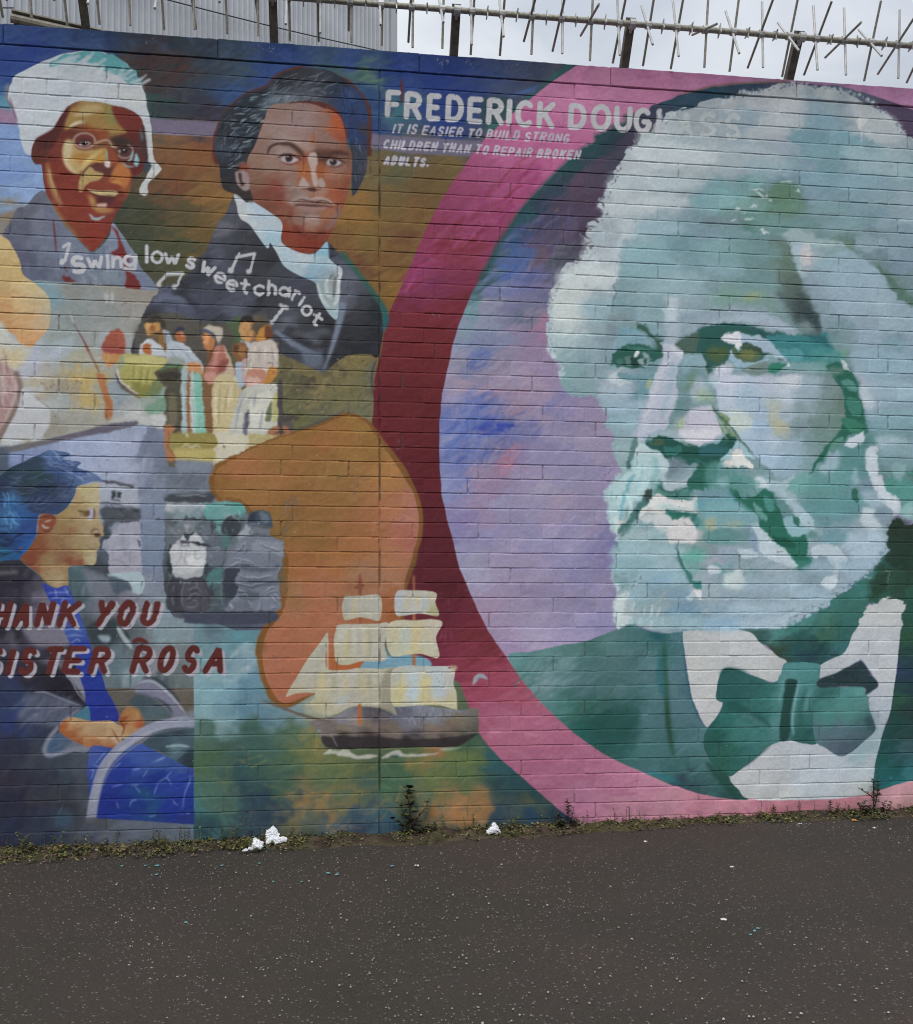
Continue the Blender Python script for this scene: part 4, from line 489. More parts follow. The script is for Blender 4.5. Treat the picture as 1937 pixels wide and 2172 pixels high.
G('1112,866 1180,790 1300,750 1510,742 1505,1052 1250,930', '1200,820:52,66,76 1350,780:44,56,66 1400,880:70,92,104 1350,920:92,120,130 1250,880:50,70,80 1450,980:32,44,54 1480,820:66,86,96', var=4, amp=6); S((140,164,172), 18, '1275,890 1380,880 1470,890', 1, 1.5); S((140,150,166), 16, '1310,675 1400,665 1470,660', 1, 1.5); P((126,136,154), '1440,640 1500,600 1505,690 1450,690', 4, o=.7)
S((136,140,160), 70, '705,1445 735,1270 790,1080 890,940 1050,815 1200,735 1350,705 1505,705', 0, 1); S((160,162,176), 18, '720,1400 750,1240 815,1070 920,930 1080,815 1240,750 1500,712', 1, 2, .7); S((112,116,134), 14, '800,1200 840,1090 940,965 1100,850 1220,780 1500,742', 1, 1.5, .7)
G('672,1442 740,1440 1100,1462 1495,1492 1495,1680 500,1690 600,1560', '750,1480:70,74,82 1000,1490:80,86,98 1300,1500:82,92,108 1450,1510:88,104,122 700,1560:66,72,86 1000,1560:84,92,106 1300,1570:92,98,112 1450,1600:90,98,106 900,1620:90,98,114', k=1, var=4); P((88,90,98), '672,1430 755,1440 720,1480 660,1470', 3, o=.8)
# ---- sea, sky
G('A3 1500,1480 1820,1590 B3 0,1590 270,1590 B4 600,100 1300,150 C4 60,400 205,780 270,875 400,1010 530,1120 690,1260 830,1380 970,1480 1140,1560 1100,1750 B4 1000,1800 A4 1500,1800',
 'A3 1560,1560:110,140,148 1700,1600:78,92,104 1650,1680:96,124,134 1780,1650:84,140,150 1700,1850:120,166,168 1750,1960:150,180,186 1600,1960:140,168,172 A4 1600,420:116,160,172 1750,500:114,156,170 1600,600:130,168,176 1750,640:120,158,168 1700,690:136,164,168 1600,760:66,96,84 1700,900:58,84,70 1600,1000:66,94,64 1700,1150:78,98,74 1600,1300:68,96,78 1750,1250:74,96,80 1650,1420:52,84,80 1600,1550:40,64,74 1760,1400:72,98,80 1540,1360:58,110,116 1560,1500:36,70,76 '
 'B3 100,1630:88,140,150 200,1620:84,134,144 120,1780:96,136,150 60,1720:86,128,142 150,1830:118,150,162 100,2000:84,126,144 B4 40,280:136,164,172 150,160:136,160,170 100,400:84,122,142 220,340:92,130,148 150,520:80,116,136 300,600:88,124,144 450,640:104,136,150 100,650:84,124,140 550,600:128,152,160 580,680:104,134,146 700,600:180,178,150 200,750:60,90,78 200,850:56,88,78 450,850:60,90,75 550,740:74,100,74 640,740:130,124,68 650,850:110,110,62 720,880:122,112,62 200,980:50,84,75 500,980:66,94,68 700,980:98,104,60 620,920:100,104,60 100,1090:43,74,75 500,1080:60,86,68 800,1090:86,104,65 900,1060:96,106,64 1050,980:78,92,60 100,1220:38,62,75 300,1200:43,74,70 420,1220:50,82,70 600,1220:112,102,66 850,1200:94,104,65 1100,1180:60,84,78 250,1300:40,60,75 480,1310:40,66,80 600,1310:144,110,64 780,1320:140,110,64 950,1300:108,104,64 1100,1280:74,94,70 100,1420:43,68,78 350,1420:39,60,78 560,1440:114,100,64 700,1440:80,92,80 860,1420:124,104,75 1000,1420:48,72,92 1100,1420:46,72,96 200,1550:39,62,80 600,1540:74,88,78 800,1550:50,72,88 1000,1550:40,58,82 1300,1080:60,88,65 1400,960:78,98,66 1600,1080:90,104,60 1750,980:92,110,60 1300,1200:58,95,68 1600,1180:84,100,60 1250,1420:44,86,106 1300,1300:73,95,70 1500,1280:92,98,66 1700,1280:118,104,66 1650,1420:165,114,66 1780,1420:166,116,70 1300,1540:40,70,96 1700,1530:78,80,68 1500,990:118,105,58 1620,920:150,104,64 '
 'C4 100,930:95,110,60 200,1000:84,100,58 290,950:38,80,86 150,840:52,82,66 100,1100:78,100,60 300,1100:46,80,75 400,1050:36,80,92 100,1200:76,95,62 350,1200:36,65,72 500,1200:36,72,80 100,1300:164,110,65 200,1290:140,104,65 100,1400:175,120,70 200,1400:158,112,68 330,1400:38,65,82 560,1320:90,88,65 700,1360:62,80,72 600,1280:34,70,80 600,1450:36,62,85 850,1430:34,60,80 900,1500:38,60,80 300,1500:38,62,86', k=1, amp=11, e=15, var=4, streak=(18,14), ang=0)
F('B4'); H([(150,172,180),(120,150,164),(166,180,184)], '90,130 210,130 230,330 20,330 20,250', 40, 80, 26, -30, .4, .4); H([(96,112,66),(60,96,74),(120,114,66),(48,84,84)], '0,740 640,740 1700,1000 1700,1250 500,1260 0,1000', 120, 120, 22, -8, .4, .3); H([(160,114,68),(130,104,66),(50,74,92),(80,96,76)], '500,1230 1820,1230 1820,1500 400,1500', 110, 90, 26, -30, .7, .3); H([(70,120,120),(40,80,90)], 'A4 1520,1240 1820,1240 1820,1600 1520,1600', 30, 90, 22, 60, .6, .3)
# THANK YOU SISTER ROSA
def BIG(txt):
    for ch, x, y, w, h in txt:
        L(ch, (166,162,172), x, y, w, h, 40, 0, .22, 0, 24, 20)
    for ch, x, y, w, h in txt:
        L(ch, (86,36,33), x, y, w, h, 44, 0, .22)
F('A3'); BIG((('H',-70,1572,130,205),('A',95,1572,130,200),('N',262,1572,130,205),('K',440,1568,150,205),('Y',722,1568,128,208),('O',890,1565,130,205),('U',1072,1562,130,198)))
BIG((('S',-110,1935,100,220),('I',36,1940,50,205),('S',132,1942,120,225),('T',318,1938,130,222),('E',475,1932,150,218),('R',680,1932,150,218),('R',1000,1930,150,222),('O',1200,1925,130,218),('S',1395,1928,115,220),('A',1565,1928,160,215)))
S((86,36,33), 36, '1020,1685 1080,1665 1150,1690', 1, .5)
# ---- Africa
AF = 'B2 150,1722 400,1622 700,1530 850,1462 960,1440 1080,1490 1160,1570 1215,1650 1295,1745 1375,1855 1435,1965 B3 1475,520 1508,620 1524,720 1512,880 1482,980 1462,1080 1422,1200 1395,1290 1380,1480 1250,1700 1060,1880 B4 900,380 700,475 600,532 490,582 430,582 350,540 300,440 260,330 236,200 B3 228,1780 240,1680 268,1600 330,1520 400,1445 440,1300 425,1000 320,840 190,690 150,640 110,610 0,580 A3 1740,640 1690,600 1640,550 1620,450 1640,350 1700,290 1820,240'
P((120,78,36), AF, .5)
G('B2 150,1740 400,1640 700,1550 870,1480 960,1462 1080,1512 1140,1590 1190,1670 1260,1760 1340,1880 1390,1970 B3 1440,520 1470,620 1488,720 1478,870 1448,980 1425,1080 1385,1200 1370,1290 1350,1480 1220,1690 1040,1870 B4 860,400 690,472 600,505 490,552 440,552 390,515 340,430 300,330 280,200 B3 275,1780 290,1680 320,1600 385,1520 440,1445 470,1300 470,1000 340,830 220,700 140,600 0,560 A3 1745,610 1720,580 1670,530 1655,450 1672,360 1725,310 1820,262',
 'A3 1740,450:132,90,42 B2 300,1720:140,98,48 600,1600:142,100,46 900,1500:140,98,46 1050,1560:142,104,50 900,1600:148,98,50 B3 300,250:146,100,52 600,200:142,97,50 700,120:150,92,52 200,350:150,98,56 80,380:158,98,62 800,380:138,100,52 600,500:135,92,48 100,500:138,98,48 1000,300:145,102,52 1100,200:135,96,46 1250,380:172,118,62 1300,450:166,112,64 900,550:135,95,50 600,720:132,92,48 420,700:132,94,46 400,850:124,90,44 1300,600:165,105,68 1430,700:166,104,88 1430,600:164,106,88 1350,880:168,100,76 1420,880:158,92,80 1000,850:148,98,56 1080,850:160,102,62 700,850:130,92,48 700,1000:140,92,48 900,1000:154,98,50 1050,1000:155,98,58 1280,1050:165,108,72 600,1150:155,95,55 560,1050:146,92,50 850,1160:160,98,54 1050,1170:150,108,82 950,1180:150,108,78 1280,1180:165,112,84 560,1300:150,105,72 700,1280:166,100,68 800,1300:165,102,72 900,1250:148,98,64 700,1450:165,98,68 500,1450:152,102,68 450,1350:140,98,56 1250,1420:150,88,50 1300,1500:140,80,46 600,1600:168,102,70 400,1750:165,100,72 600,1800:165,98,68 350,1950:165,100,72 950,1870:172,90,44 1100,1500:160,95,60 800,1520:170,104,72 450,1560:168,100,70 B4 420,500:168,98,70 600,300:165,98,68 1000,260:170,88,44', amp=9, e=15, var=4, streak=(28,9))
F('B3'); S((104,72,40), 26, '1480,980 1440,1100 1400,1230', 1, 3, .8); S((128,76,38), 30, '420,1200 440,1290 420,1400 350,1510 285,1600', 1, 2.5, .9); P((112,94,62), '440,1150 470,1200 460,1330 435,1330', 3, o=.6)
H([(160,92,66),(150,112,56),(170,104,64),(128,86,42)], '100,350 1100,250 1250,900 700,1100 500,700 200,500', 90, 190, 26, -40, .4, .22); H([(92,80,72),(100,88,76)], '440,640 540,570 560,740 430,870', 9, 110, 13, -50, .3, .5)
for s in ('420,640 480,600 540,570 545,640 560,750', '430,870 520,780 560,750', '480,600 500,640 540,640', '860,380 880,440', '1060,430 1120,425', '1010,440 1020,470 960,510'): S((98,84,74), 11, s, 1, 1.5, .55)
S((96,62,36), 20, '350,1490 345,1560 370,1580', 1, 2, .6); P((106,76,40), '240,1680 300,1690 280,1790 240,1800', 4, o=.6)
# ---- ship
P((112,158,178), '1055,1850 1100,1800 1215,1700 1260,1790 1400,1780 1540,1800 1572,1872 1300,1890 1060,1890', 1.2); S((96,140,160), 12, '1245,1560 1232,1640 1230,1700', 1, 1.2); P((100,36,46), '1385,1500 1440,1480 1640,1480 1655,1520 1380,1520', 1)
P((130,72,50), '1028,1160 1038,1160 1052,1225 1072,1250 1050,1275 1036,1325 1020,1280 985,1265 1018,1230', 1); S((128,72,50), 16, '1036,1180 1036,1340', 0, .8); P((134,84,58), '950,1240 970,1240 968,1290 950,1280', 2, o=.6)
S((146,84,60), 20, '1450,1180 1450,1300', 0, .8); S((166,92,52), 22, '1452,1460 1452,1530', 0, .8); S((166,96,54), 24, '1452,1790 1452,1880', 0, .8); S((130,74,44), 14, '1036,1490 1036,1550', 0, .8)
def sail(s, dabs, bands):
    G(s, dabs, e=7, amp=4, var=4, streak=(6,22), ang=0)
    for c, w, q in bands: S(c, w, q, 1, 3, .6)
Y_, B_, D_ = (204,186,128), (176,196,204), (150,146,118)
sail('930,1328 1060,1324 1190,1328 1190,1512 1100,1500 1030,1490 920,1510 898,1420 908,1350', '950,1400:172,172,160 1050,1400:180,176,160 1150,1400:184,180,164 1000,1480:188,180,150 1150,1490:180,176,156', [(Y_,26,'995,1330 995,1480'), (D_,14,'925,1350 920,1500')])
sail('1325,1290 1450,1284 1618,1302 1618,1380 1642,1482 1500,1464 1380,1477 1318,1478 1298,1385', '1350,1350:180,186,192 1420,1350:196,190,176 1500,1400:194,194,190 1580,1350:196,188,160 1400,1440:186,186,178 1600,1450:176,172,128', [(Y_,22,'1400,1300 1395,1450'), (B_,26,'1540,1320 1540,1440'), (Y_,26,'1480,1300 1480,1450')])
sail('870,1552 1040,1544 1180,1540 1255,1542 1225,1700 1232,1822 1050,1832 868,1856 836,1700 848,1600', '900,1600:186,182,166 1000,1600:196,190,176 1100,1600:188,182,160 1200,1600:182,178,160 900,1780:184,178,150 1050,1780:188,182,162 1180,1750:186,182,164', [(D_,22,'960,1560 950,1700 930,1800'), (Y_,26,'940,1570 930,1830'), (D_,26,'1100,1560 1110,1700 1090,1820'), (D_,18,'1025,1560 1030,1810'), (Y_,22,'1080,1560 1090,1820')])
sail('1262,1530 1450,1514 1664,1520 1622,1650 1642,1802 1500,1774 1400,1780 1280,1792 1240,1680', '1300,1600:196,190,160 1400,1620:190,192,172 1500,1620:204,188,140 1580,1600:198,188,170 1350,1740:192,192,166 1550,1720:198,192,168 1450,1760:200,188,140', [(Y_,34,'1455,1530 1460,1760'), (B_,30,'1380,1560 1390,1740'), (Y_,22,'1310,1540 1290,1760'), (B_,20,'1530,1560 1530,1740')])
F('B4'); sail('B3 786,1608 B4 785,100 785,290 1050,280 1200,288 1304,290 1270,450 1320,645 1200,600 1050,580 950,590 860,632 760,640 650,570 690,478 550,482 468,507 480,462 560,330 640,200 720,90', '700,200:180,176,156 650,350:182,178,162 540,450:184,176,150 740,400:190,180,146 850,350:184,180,160 950,350:190,184,172 1080,400:184,176,148 1150,350:188,184,164 850,520:188,184,166 1000,520:184,178,160 740,560:186,178,140 800,620:186,180,150 1150,540:188,182,158', [(Y_,40,'740,300 740,480'), (D_,24,'840,310 830,500'), (Y_,36,'930,320 920,520'), (D_,26,'1100,310 1110,460'), (Y_,24,'1060,310 1070,520'), (B_,40,'860,560 960,480'), (D_,10,'690,330 690,470')])
S((196,190,166), 10, '785,60 785,300', 0, 1); P((152,146,124), '1235,305 1302,290 1272,450 1320,645 1225,605 1195,560 1200,400', 2)
sail('C4 -30,278 B4 1780,268 1600,270 1310,282 1274,450 1300,580 1500,568 1650,570 1780,602 C4 40,595 30,470 10,400 20,300', 'B4 1340,330:190,188,172 1450,350:178,190,194 1530,400:200,190,140 1620,350:180,192,198 1720,350:190,190,182 1350,480:200,190,140 1450,480:184,196,202 1530,500:200,188,136 1650,480:188,194,198 1740,520:196,186,146 1600,560:196,184,138', [(Y_,40,'1530,300 1520,560'), (Y_,34,'1370,300 1340,560'), (B_,50,'1450,330 1450,540'), (B_,50,'1640,330 1640,520')])
P((202,192,150), 'B4 1730,275 C4 -20,268 35,270 20,310 0,330 B4 1745,300', 2, o=.8)
G('B4 640,690 860,650 960,590 1060,580 1200,602 1320,650 1300,582 1500,570 1780,602 C4 100,600 205,588 205,775 60,880 0,892 B4 1500,892 1200,902 900,906 765,892 730,810', 'B4 720,700:120,110,106 800,740:112,100,92 900,620:132,130,144 1000,620:118,116,130 1080,620:84,82,88 1150,640:76,72,80 1000,690:142,132,124 900,690:124,120,130 1100,700:120,104,88 1180,720:112,98,92 1350,620:92,94,112 1500,600:112,116,130 1650,600:118,122,134 1400,700:110,112,126 1600,680:124,128,142 900,750:118,104,84 1100,760:92,78,68 1300,750:112,96,80 1600,740:128,104,80 1750,700:124,106,84 1300,800:114,102,94 1600,800:106,94,88 1740,780:96,82,74 900,850:52,46,44 1100,850:56,46,46 1200,860:62,50,48 1400,860:44,40,44 1700,850:42,38,42 C4 0,600:128,128,136 100,600:110,108,112 50,700:118,108,92 150,640:104,100,88 180,700:96,92,82 30,780:96,90,76 170,770:86,84,76 60,850:40,38,42 0,860:40,37,40', k=1, amp=5, e=7, var=4, streak=(26,6), ang=0)
P((46,40,42), 'B4 735,812 820,805 1000,812 1200,815 1350,830 1550,832 1750,815 C4 0,818 190,790 130,840 60,880 0,892 B4 1500,892 1200,902 900,906 768,892', 1.5, 1, .85)
S((138,136,150), 8, '800,780 830,830 862,895', 1, .8, .8); S((130,160,176), 12, '700,760 740,775', 1, 1); S((176,96,52), 28, '1032,570 1032,710', 0, .8)
S((98,84,74), 20, '275,528 440,592 620,655 820,700', 1, 1.2); S((74,72,78), 26, '1060,590 1180,600 1300,645', 1, 2, .8); H([(156,160,172),(90,92,104)], '1320,600 1760,600 1780,640 1550,720 1330,700', 40, 50, 8, 80, .5, .5)
P((184,184,168), '755,945 800,912 870,920 940,910 1000,952 1100,952 1172,962 1062,987 960,976 880,952 800,935', 1.2, 1.5); P((178,178,164), '1200,977 1262,930 1332,918 1375,942 1500,950 1640,940 1560,962 1400,972 1290,962 1235,977', 1.2, 1.5); P((150,178,172), '1650,905 1780,898 C4 60,900 B4 1700,920', 1.5, o=.7); P((36,70,80), '1270,960 1330,955 1320,975', 2)
F('C4'); P((156,158,168), '158,412 172,350 205,324 245,330 277,372 225,362 192,382', .8); S((100,104,116), 8, '185,370 225,355', 1, .8)
for s in ('B3 1650,1670 1680,1570', 'B3 1700,1560 1690,1700', 'B3 1730,1590 1750,1690', 'B3 1640,1640 1720,1640', 'B3 1640,1310 1670,1305', 'B3 1715,1350 1720,1400'): S((150,80,90), 6, s, 1, .6, .6)
# ---- the white-haired portrait inside the ring
HEAD = 'C1 1800,830 1690,862 1640,910 1560,960 1540,1035 1465,1050 1400,1110 1330,1220 1285,1300 1250,1380 1195,1470 1130,1570 1140,1680 1060,1760 1050,1850 1000,1930 C2 1015,180 960,245 885,300 840,340 822,430 780,480 770,560 740,600 762,650 750,740 735,800 752,880 745,950 785,1020 835,1090 830,1160 850,1230 900,1290 1000,1320 1120,1345 1160,1420 1200,1540 1238,1650 1252,1780 1275,1860 C3 1292,405 1250,450 1215,500 1200,560 1205,680 1230,780 1265,848 1262,900 1280,990 1250,1080 1225,1160 1232,1230 1285,1310 1245,1400 1255,1500 1285,1572 1380,1530 1450,1572 1600,1602 D3 100,1620 480,1600 800,1578 900,1510 1110,1432 1250,1310 1330,1232 1430,1165 1500,1095 1582,1000 1612,900 1640,780 1655,710 1750,700 1900,760 2900,760 D1 2900,1700 1950,1250 1820,1085 1780,1040 1700,960 1600,880 1450,800 1330,732 1150,682 950,655 800,652 700,690 550,716 400,752 200,792 40,842'
G(HEAD,
 'D1 100,850:172,182,188 400,800:182,188,190 700,720:186,190,192 900,750:184,188,192 1150,730:180,188,190 1400,820:182,188,194 1600,920:180,190,194 1720,1040:180,188,192 50,960:172,184,188 250,950:176,184,188 350,900:164,178,188 700,800:168,180,194 800,900:180,186,190 560,900:150,172,184 1040,830:150,170,184 1100,930:130,160,174 1000,1000:134,162,174 950,900:178,186,192 1250,930:150,170,180 1400,950:176,186,192 1500,1000:170,184,188 800,1010:176,182,190 1000,1070:124,158,170 1100,1080:118,154,166 1300,1070:126,160,172 1450,1110:126,158,168 1550,1080:160,178,186 1700,1120:164,180,186 100,1120:164,180,186 300,1150:168,182,188 500,1130:160,178,188 800,1150:168,182,194 900,1170:160,178,190 1050,1190:128,164,172 1200,1200:130,164,172 1400,1200:142,172,182 1550,1180:128,160,168 1650,1230:130,156,152 1750,1170:158,176,184 '
 '100,1280:172,182,184 250,1260:176,184,186 600,1260:172,184,196 900,1300:142,172,180 1000,1260:150,172,188 1150,1300:128,166,174 1300,1310:138,168,180 1500,1300:146,172,182 1700,1310:150,174,182 1800,1300:134,164,168 100,1350:174,184,184 450,1350:160,178,188 600,1380:110,150,152 750,1380:126,158,172 950,1380:134,162,178 1150,1400:126,158,166 1400,1400:138,166,178 1600,1420:144,170,182 1800,1400:144,170,178 '
 '80,1440:166,182,188 200,1480:140,170,180 350,1470:128,166,172 500,1480:122,160,162 700,1480:112,142,134 820,1500:86,122,94 900,1530:100,134,128 1050,1480:150,174,190 1150,1510:138,166,180 1400,1530:134,164,174 1600,1550:146,172,178 1750,1560:158,178,188 60,1560:164,178,186 200,1580:120,160,166 400,1580:124,156,156 550,1600:130,160,160 750,1580:106,144,138 850,1630:98,130,108 1000,1620:126,150,158 1200,1620:128,152,164 1400,1620:138,166,176 1550,1640:134,164,176 1750,1650:154,176,186 50,1680:140,166,176 250,1690:122,142,148 400,1690:126,156,158 550,1720:92,132,124 750,1720:122,154,154 900,1720:124,148,158 1200,1720:124,152,156 1400,1730:126,156,162 1600,1740:150,174,184 1750,1700:160,182,190 '
 '100,1810:136,164,178 300,1820:138,166,178 500,1820:130,162,168 650,1820:120,154,158 850,1830:138,168,176 1100,1820:120,152,152 1280,1850:114,136,122 1500,1850:124,148,156 1700,1850:138,166,180 40,1930:122,158,166 300,1930:126,158,166 550,1930:118,152,152 800,1930:112,144,136 950,1940:186,192,196 1100,1940:138,170,170 1300,1940:148,176,182 1600,1950:116,146,148 1750,1960:126,150,164 '
 'C1 1700,950:182,192,196 1600,1080:174,188,190 1750,1100:168,184,190 1500,1200:184,192,196 1400,1330:184,192,196 1600,1400:172,186,190 1300,1500:184,192,196 1500,1550:176,188,192 1700,1550:166,182,190 1250,1650:178,190,194 1450,1700:166,182,190 1650,1680:160,182,190 1200,1800:176,188,194 1350,1800:176,188,194 1550,1800:150,174,184 1750,1800:138,166,178 1150,1920:180,188,194 1300,1950:178,190,194 1450,1930:140,172,178 1700,1930:130,168,172 '
 'C2 1100,100:174,188,194 1300,100:172,186,192 1450,100:158,182,186 1700,120:132,168,174 1800,150:126,162,168 1050,260:194,202,206 1200,230:190,198,204 1400,250:144,174,182 1600,260:142,172,180 1750,260:146,174,182 920,400:192,202,204 1100,400:198,206,206 1220,400:180,194,202 1330,380:140,172,178 1500,400:148,178,184 1700,400:152,176,188 850,500:194,204,204 1050,500:200,206,206 1200,530:168,186,194 1330,530:144,174,180 1500,500:156,182,188 1700,480:150,178,186 860,600:200,208,206 1000,600:192,200,204 1100,600:168,184,194 1300,600:138,168,176 1500,600:150,178,186 1620,620:140,172,178 1700,600:176,190,198 1780,620:158,180,188 850,700:198,208,206 1000,720:184,200,202 1150,700:172,192,196 1200,720:146,168,176 1350,700:144,172,180 1500,680:152,180,188 1800,700:150,172,184 850,820:194,206,204 1000,820:186,202,204 1120,800:162,184,188 1250,820:150,172,182 1350,820:130,164,178 1420,820:122,164,176 1500,900:140,172,182 850,900:178,200,202 1000,900:164,188,194 1080,950:160,182,190 1200,930:142,168,180 1260,940:152,176,188 850,1000:158,186,190 1000,1040:142,168,178 1100,1040:160,182,190 1180,1060:142,168,178 900,1130:144,178,180 1050,1150:150,176,182 1200,1110:150,180,188 1550,1060:124,158,166 900,1250:138,172,178 1050,1280:148,180,184 1200,1220:172,186,198 1350,1280:164,182,196 1450,1250:130,168,178 1180,1340:158,182,190 1350,1380:150,176,190 1300,1450:136,168,178 1450,1350:164,184,194 1500,1180:140,172,178 1350,1550:158,184,194 1280,1650:156,182,188 1320,1750:164,190,192 1800,1250:126,158,160 1780,1400:112,148,150 1720,1450:146,172,186 1760,1520:162,184,178 '
 'C3 1300,200:166,192,198 1350,300:162,190,194 1300,480:160,192,195 1400,450:164,190,192 1450,540:150,184,186 1280,560:172,200,202 1300,640:128,170,174 1360,600:164,194,196 1240,620:182,206,206 1280,740:178,200,200 1350,760:160,188,188 1500,800:152,176,178 1400,850:146,176,178 1600,880:160,186,190 1350,980:150,182,188 1600,1000:165,190,195 1750,950:150,180,184 1300,1060:150,184,190 1350,1200:154,184,192 1600,1180:148,177,190 1300,1280:136,172,178 1500,1300:142,170,182 1300,1400:186,196,196 1350,1330:180,194,196 1500,1400:150,178,182 1650,1400:150,174,182 1350,1520:174,188,190 1600,1500:160,180,185 1750,1420:130,158,176 1500,1540:170,186,190 '
 'D3 100,850:192,196,198 60,950:170,194,194 200,780:158,172,150 300,850:122,158,160 430,760:164,182,176 400,900:142,168,170 600,850:142,160,178 550,980:150,172,180 100,1050:124,174,168 150,1000:120,170,164 280,1050:154,160,174 300,970:148,166,172 400,1080:150,172,184 400,1130:126,166,172 450,1180:184,196,200 700,950:182,192,200 650,850:176,192,202 800,1050:182,196,206 700,1100:164,184,194 850,1150:172,192,200 250,1180:168,186,198 550,1180:150,180,186 300,1300:168,184,192 180,1280:170,188,196 600,1300:158,180,192 900,1200:160,186,196 1000,1250:152,176,188 1000,1320:164,188,198 100,1420:126,158,174 250,1430:172,192,200 380,1430:152,176,192 500,1420:166,188,200 800,1400:162,186,196 1050,1380:172,192,202 300,1530:150,182,194 100,1530:136,166,178 600,1530:158,182,195 850,1480:172,190,200 1100,970:180,196,204 1200,1000:160,182,190 1300,950:176,196,208 1500,900:168,190,204 1500,1000:174,194,206 1230,1080:190,202,208 1200,1200:180,198,210 1350,1150:166,184,200 1050,1130:140,168,178 1150,1070:136,160,176 1100,1180:146,176,184 1300,1080:150,170,184 1400,1080:170,190,206 1150,880:130,165,175 1050,900:160,186,190 1100,560:108,154,155 1250,600:104,151,155 1000,450:116,165,162 900,420:146,182,180 1150,700:112,154,160 1300,700:126,164,172 1300,350:104,144,145 1400,430:132,160,172 1400,250:96,142,142 1480,680:152,176,190 1550,700:146,166,180 1480,780:168,186,195 1350,870:158,180,192 1400,580:120,158,164 600,420:130,160,164 800,430:150,182,190 300,420:110,152,154 750,600:112,150,150 200,600:126,162,176 450,600:118,166,178 400,680:124,170,182 520,720:118,162,172 300,640:124,166,184 100,620:150,178,186',
 amp=7, e=9, streak=(22, 7), ang=-.5, var=3.5, r=2.6)
H([(196,202,204),(180,192,196),(170,186,192)], 'C1 1650,950 C1 1150,1600 C2 850,500 800,900 1000,900 1250,300 C1 1600,1300', 110, 110, 24, -60, .3, .35)
H([(178,190,196),(160,178,188),(150,172,182)], 'D1 100,900 800,720 1500,900 1750,1200 1300,1300 400,1250', 90, 150, 30, -15, .4, .28)
F('D1'); H([(90,118,100),(100,130,112),(110,150,150)], '560,1450 900,1450 960,1560 800,1660 560,1560', 34, 110, 16, -20, .4, .5); P((100,128,110), '740,1470 860,1480 900,1550 800,1590 700,1540', 5, o=.6); P((104,132,116), '700,1620 950,1610 850,1690 740,1660', 6, o=.5)
for s in ('545,1495 590,1465 640,1455', '580,1510 640,1520 700,1505', '500,1640 560,1610', '530,1690 600,1695', '430,1630 500,1590', '640,1770 720,1790', '810,1410 880,1405', '690,1545 720,1535', '560,1590 640,1580'): S((188,204,204), 14, s, 1, .8, .75)
P((96,132,124), '500,1680 700,1660 700,1740 520,1770', 5, o=.6); S((204,206,200), 9, '1410,920 1412,1000 1405,1080', 2, .8, .8); P((200,202,196), '1395,920 1450,925 1420,990', 3, o=.6)
P((196,192,198), '945,1910 1030,1910 D2 1020,260 960,240', 4, o=.8)
# forehead and temples
F('C2'); S((126,160,168), 40, '1335,100 1325,220 1295,400 1265,640', 1, 5, .6); P((176,188,198), '1270,60 1330,70 1310,250 1280,400 1250,560 1180,560 1230,300', 7, o=.45)
P((184,196,206), '1650,560 1745,570 1745,840 1735,890 1640,885 1645,700', 5, o=.7)
F('D2')
BAND = '760,60 830,130 880,230 920,310 970,380 965,480 1035,570 1080,690 1105,800 1200,935 1050,870 940,820 880,690 800,560 800,450 830,340 760,200'
P((98,120,118), BAND, 10, o=.7); P((52,66,72), '880,460 970,470 1035,570 1085,700 1105,810 1050,800 960,690 870,600 850,520', 12, o=.8); P((84,104,100), '830,230 900,300 965,390 965,470 860,440 820,330', 7, o=.6); P((60,70,82), '760,520 900,520 980,590 880,610', 8, o=.5)
S((70,96,92), 16, '870,220 920,320 968,390 965,480 1035,575 1075,690 1105,810 1190,930', 1, 2, .7)
G('860,120 1000,90 1260,120 1480,260 1600,400 1720,520 1820,590 1900,700 1900,1500 1810,1500 1500,1500 1440,1400 1400,1220 1350,1080 1290,960 1200,930 1110,800 1080,690 1040,575 970,480 975,385 920,310', '950,200:182,188,194 1000,130:140,168,178 1200,160:140,168,170 900,260:150,178,188 1000,220:196,198,200 1150,280:154,182,192 1300,280:158,186,198 1050,430:152,172,184 1300,400:162,186,200 1500,400:164,188,202 1050,540:146,166,178 1300,560:164,186,200 1550,560:168,190,202 1750,650:160,184,196 1150,700:150,174,184 1400,720:162,184,196 1650,750:166,188,200 1200,830:122,152,156 1300,830:142,168,176 1500,850:164,186,200 1250,900:112,144,146 1450,950:158,182,196 1600,950:154,178,192 1680,900:128,152,164 1750,1000:150,176,190 1450,1100:172,188,202 1600,1100:140,168,182 1750,1150:150,174,188 1430,1230:184,192,206 1600,1200:148,176,190 1480,1330:184,192,204 1650,1350:156,182,196 1780,1350:150,176,190 1500,1480:164,186,198 1700,1450:144,170,178 1850,800:160,182,194 1850,400:150,170,178', amp=8, b=3, var=3)
G('1240,50 1400,60 1500,40 1900,30 1900,680 1820,620 1700,510 1600,400 1480,265 1340,170', '1300,110:108,138,130 1400,180:128,156,164 1550,150:132,154,164 1700,150:146,168,180 1500,230:124,150,152 1600,250:120,144,156 1750,300:134,154,172 1600,370:106,132,128 1700,430:118,142,140 1800,550:110,138,132 1800,450:128,154,160 1850,200:134,160,170', amp=8, b=3, var=4); S((90,120,112), 16, '1480,265 1600,400 1700,512 1830,610', 1, 3, .6)
